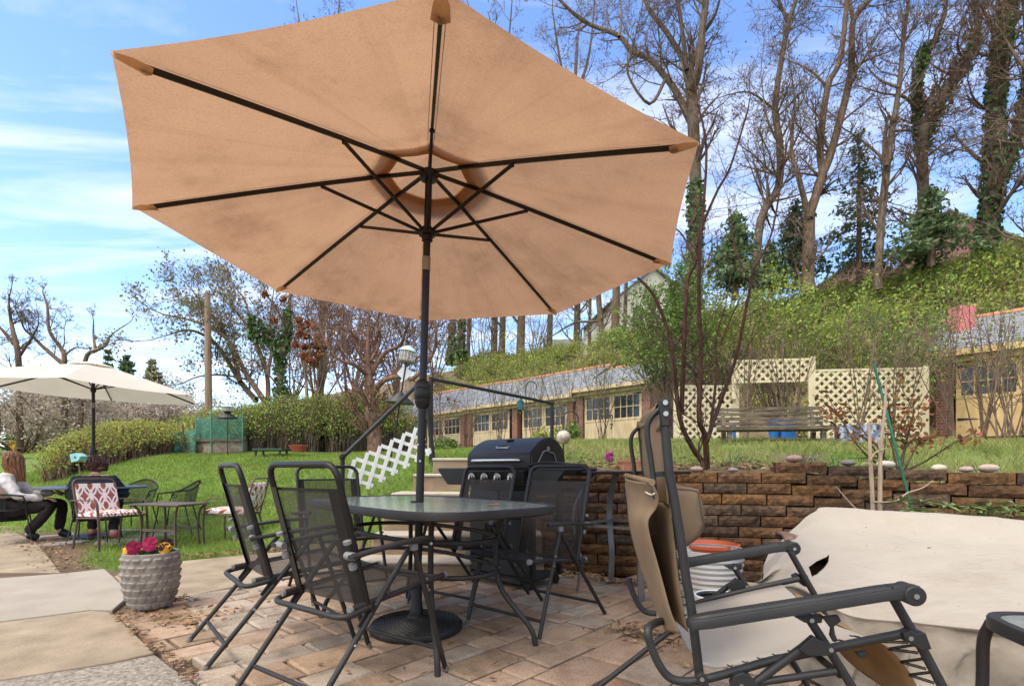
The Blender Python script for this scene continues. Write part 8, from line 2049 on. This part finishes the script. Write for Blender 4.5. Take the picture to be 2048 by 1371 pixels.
rs = np.random.RandomState(55); b = P(1597,925,4.75); b.z = gz(b.x,b.y); mb = MB(); rg = rng_(55)
for k in range(170):
    a = rg.uniform(0, 6.28); r = rg.uniform(.02,.24); e = V((math.cos(a)*r, math.sin(a)*r, rg.uniform(.03,.15))); o = V((math.cos(a)*r*.3, math.sin(a)*r*.3, 0)); mb.tube([b+o, b+o+e*.6+V((0,0,.04)), b+o+e], [.0022,.0018,.001], 3, caps=False)
tag(mb.build('dry_grass_tuft', mat('dry grass', (0.27,0.21,0.16), rough=.9, var=.3, scale=20), fixn=False), 'grey-brown tuft of dead grass behind the big brown cobble', 'dead grass')
hyq = P(1219,916,4.9); hyq.z = gz(hyq.x, hyq.y); hr_ = thing('hyacinth', 'magenta hyacinth in bloom left of the square terracotta pot', 'flower', hyq); zt = P(0,903,4.9).z; rs = np.random.RandomState(3); n = 130
a = rs.uniform(0, 6.28, n); c = np.column_stack([hyq.x+.03*np.cos(a), hyq.y+.03*np.sin(a), rs.uniform(zt-.09, zt, n)]); v, f = leaf_arrays(c, .02, rs, 1.1); np_mesh('bloom', v, f, mat('magenta bloom', (0.42,0.04,0.22), rough=.6, island=.3), hr_)
mb = MB(); mb.tube([hyq, V((hyq.x,hyq.y,zt-.02))], .005, 6); mb.build('stem', m_priv, hr_)

# ------------------------------------------------------------------ grass: blades over lawn and bed
rs = np.random.RandomState(12)
def blades(n, xr, yr, hgt, wd, keep, name, m, label, dens_pow=1.0, lean=.5):
    x = rs.uniform(*xr, n); y = yr[0]+(yr[1]-yr[0])*rs.uniform(0, 1, n)**dens_pow; k = keep(x, y); x, y = x[k], y[k]; z = ground_np(x, y)-.008; n = len(x)
    sc_ = np.clip(y/6, .8, 2.2); h = hgt*rs.uniform(.45, 1.25, n); a = rs.uniform(0, 6.28, n); w_ = wd*sc_; lx, ly = rs.normal(size=n)*lean*h, rs.normal(size=n)*lean*h
    v = np.empty((n,3,3)); v[:,0] = np.column_stack([x-np.cos(a)*w_, y-np.sin(a)*w_, z]); v[:,1] = np.column_stack([x+np.cos(a)*w_, y+np.sin(a)*w_, z]); v[:,2] = np.column_stack([x+lx, y+ly, z+h])
    tag(np_mesh(name, v.reshape(-1,3), np.arange(3*n).reshape(n,3), m), label, 'grass', kind='stuff')
m_gr = mat('grass blade', (0.21,0.31,0.045), rough=0.7, var=0.3, scale=.8, island=0.35, trans=0.35, base2=(0.29,0.38,0.07))
m_gr2 = mat('bed grass', (0.22,0.29,0.06), rough=0.7, var=0.3, scale=1.2, island=0.4, trans=0.3, base2=(0.36,0.35,0.11))
def keep_lawn(x, y):
    yl = np.interp(x, [-40,-9,-6.5,-5.4,-4.5,-3.65,-3.2,-2.5,-1.3,-0.4], [7.6,7.6,7.9,6.7,5.45,4.85,5.05,5.75,4.75,4.3]); v_ = (1024+F*x/y > -30)
    step = (x > np.interp(y, [4,4.9,5.2,5.5,6.6], [-1.25,-1.16,-1.0,-.86,-.86])-.02) & (x < .3) & (y < 6.6)
    return (y > yl+rs.normal(size=len(x))*.14+.05) & v_ & ~step & (x < -.1)
blades(210000, (-13,-.1), (4.6,17), .075, .0042, keep_lawn, 'lawn_grass', m_gr, 'fresh green lawn left of the steps', 1.35)
def keep_bed(x, y):
    yw = np.interp(x, _wx, _wy); nz = vnoise(x, y, 2.4, 8)+.5*vnoise(x, y, 7, 9); return (y > yw+.35+.25*nz) & (nz+.25*np.clip(y-yw-1.2, -1, 1.5) > rs.uniform(-.45, .55, len(x))) & (1024+F*x/y < 2130)
blades(150000, (-.3,13), (3.4,13.5), .095, .0042, keep_bed, 'bed_grass', m_gr2, 'patchy grass and weeds in the bed above the wall', 1.3, .6)
# fallen leaves on lawn and bed
n = 1500; x = rs.uniform(-8, -.8, n); y = rs.uniform(4.6, 12, n); k = keep_lawn(x, y) & (rs.uniform(size=n) < .35); c1 = np.column_stack([x[k], y[k], ground_np(x[k], y[k])+.03])
x = rs.uniform(-.1, 5, 2600); y = np.interp(x, _wx, _wy)+.2+rs.exponential(.5, 2600); c2 = np.column_stack([x, y, ground_np(x, y)+.012])
c = np.concatenate([c1, c2]); v, f = leaf_arrays(c, .034, rs, 1.5); v = v.reshape(-1,4,3); v[:,:,2] = c[:,None,2]+(v[:,:,2]-c[:,None,2])*.35; tag(np_mesh('fallen_leaves', v.reshape(-1,3), f, m_dead), 'brown fallen leaves on the lawn and in the bed', 'leaves', kind='stuff')
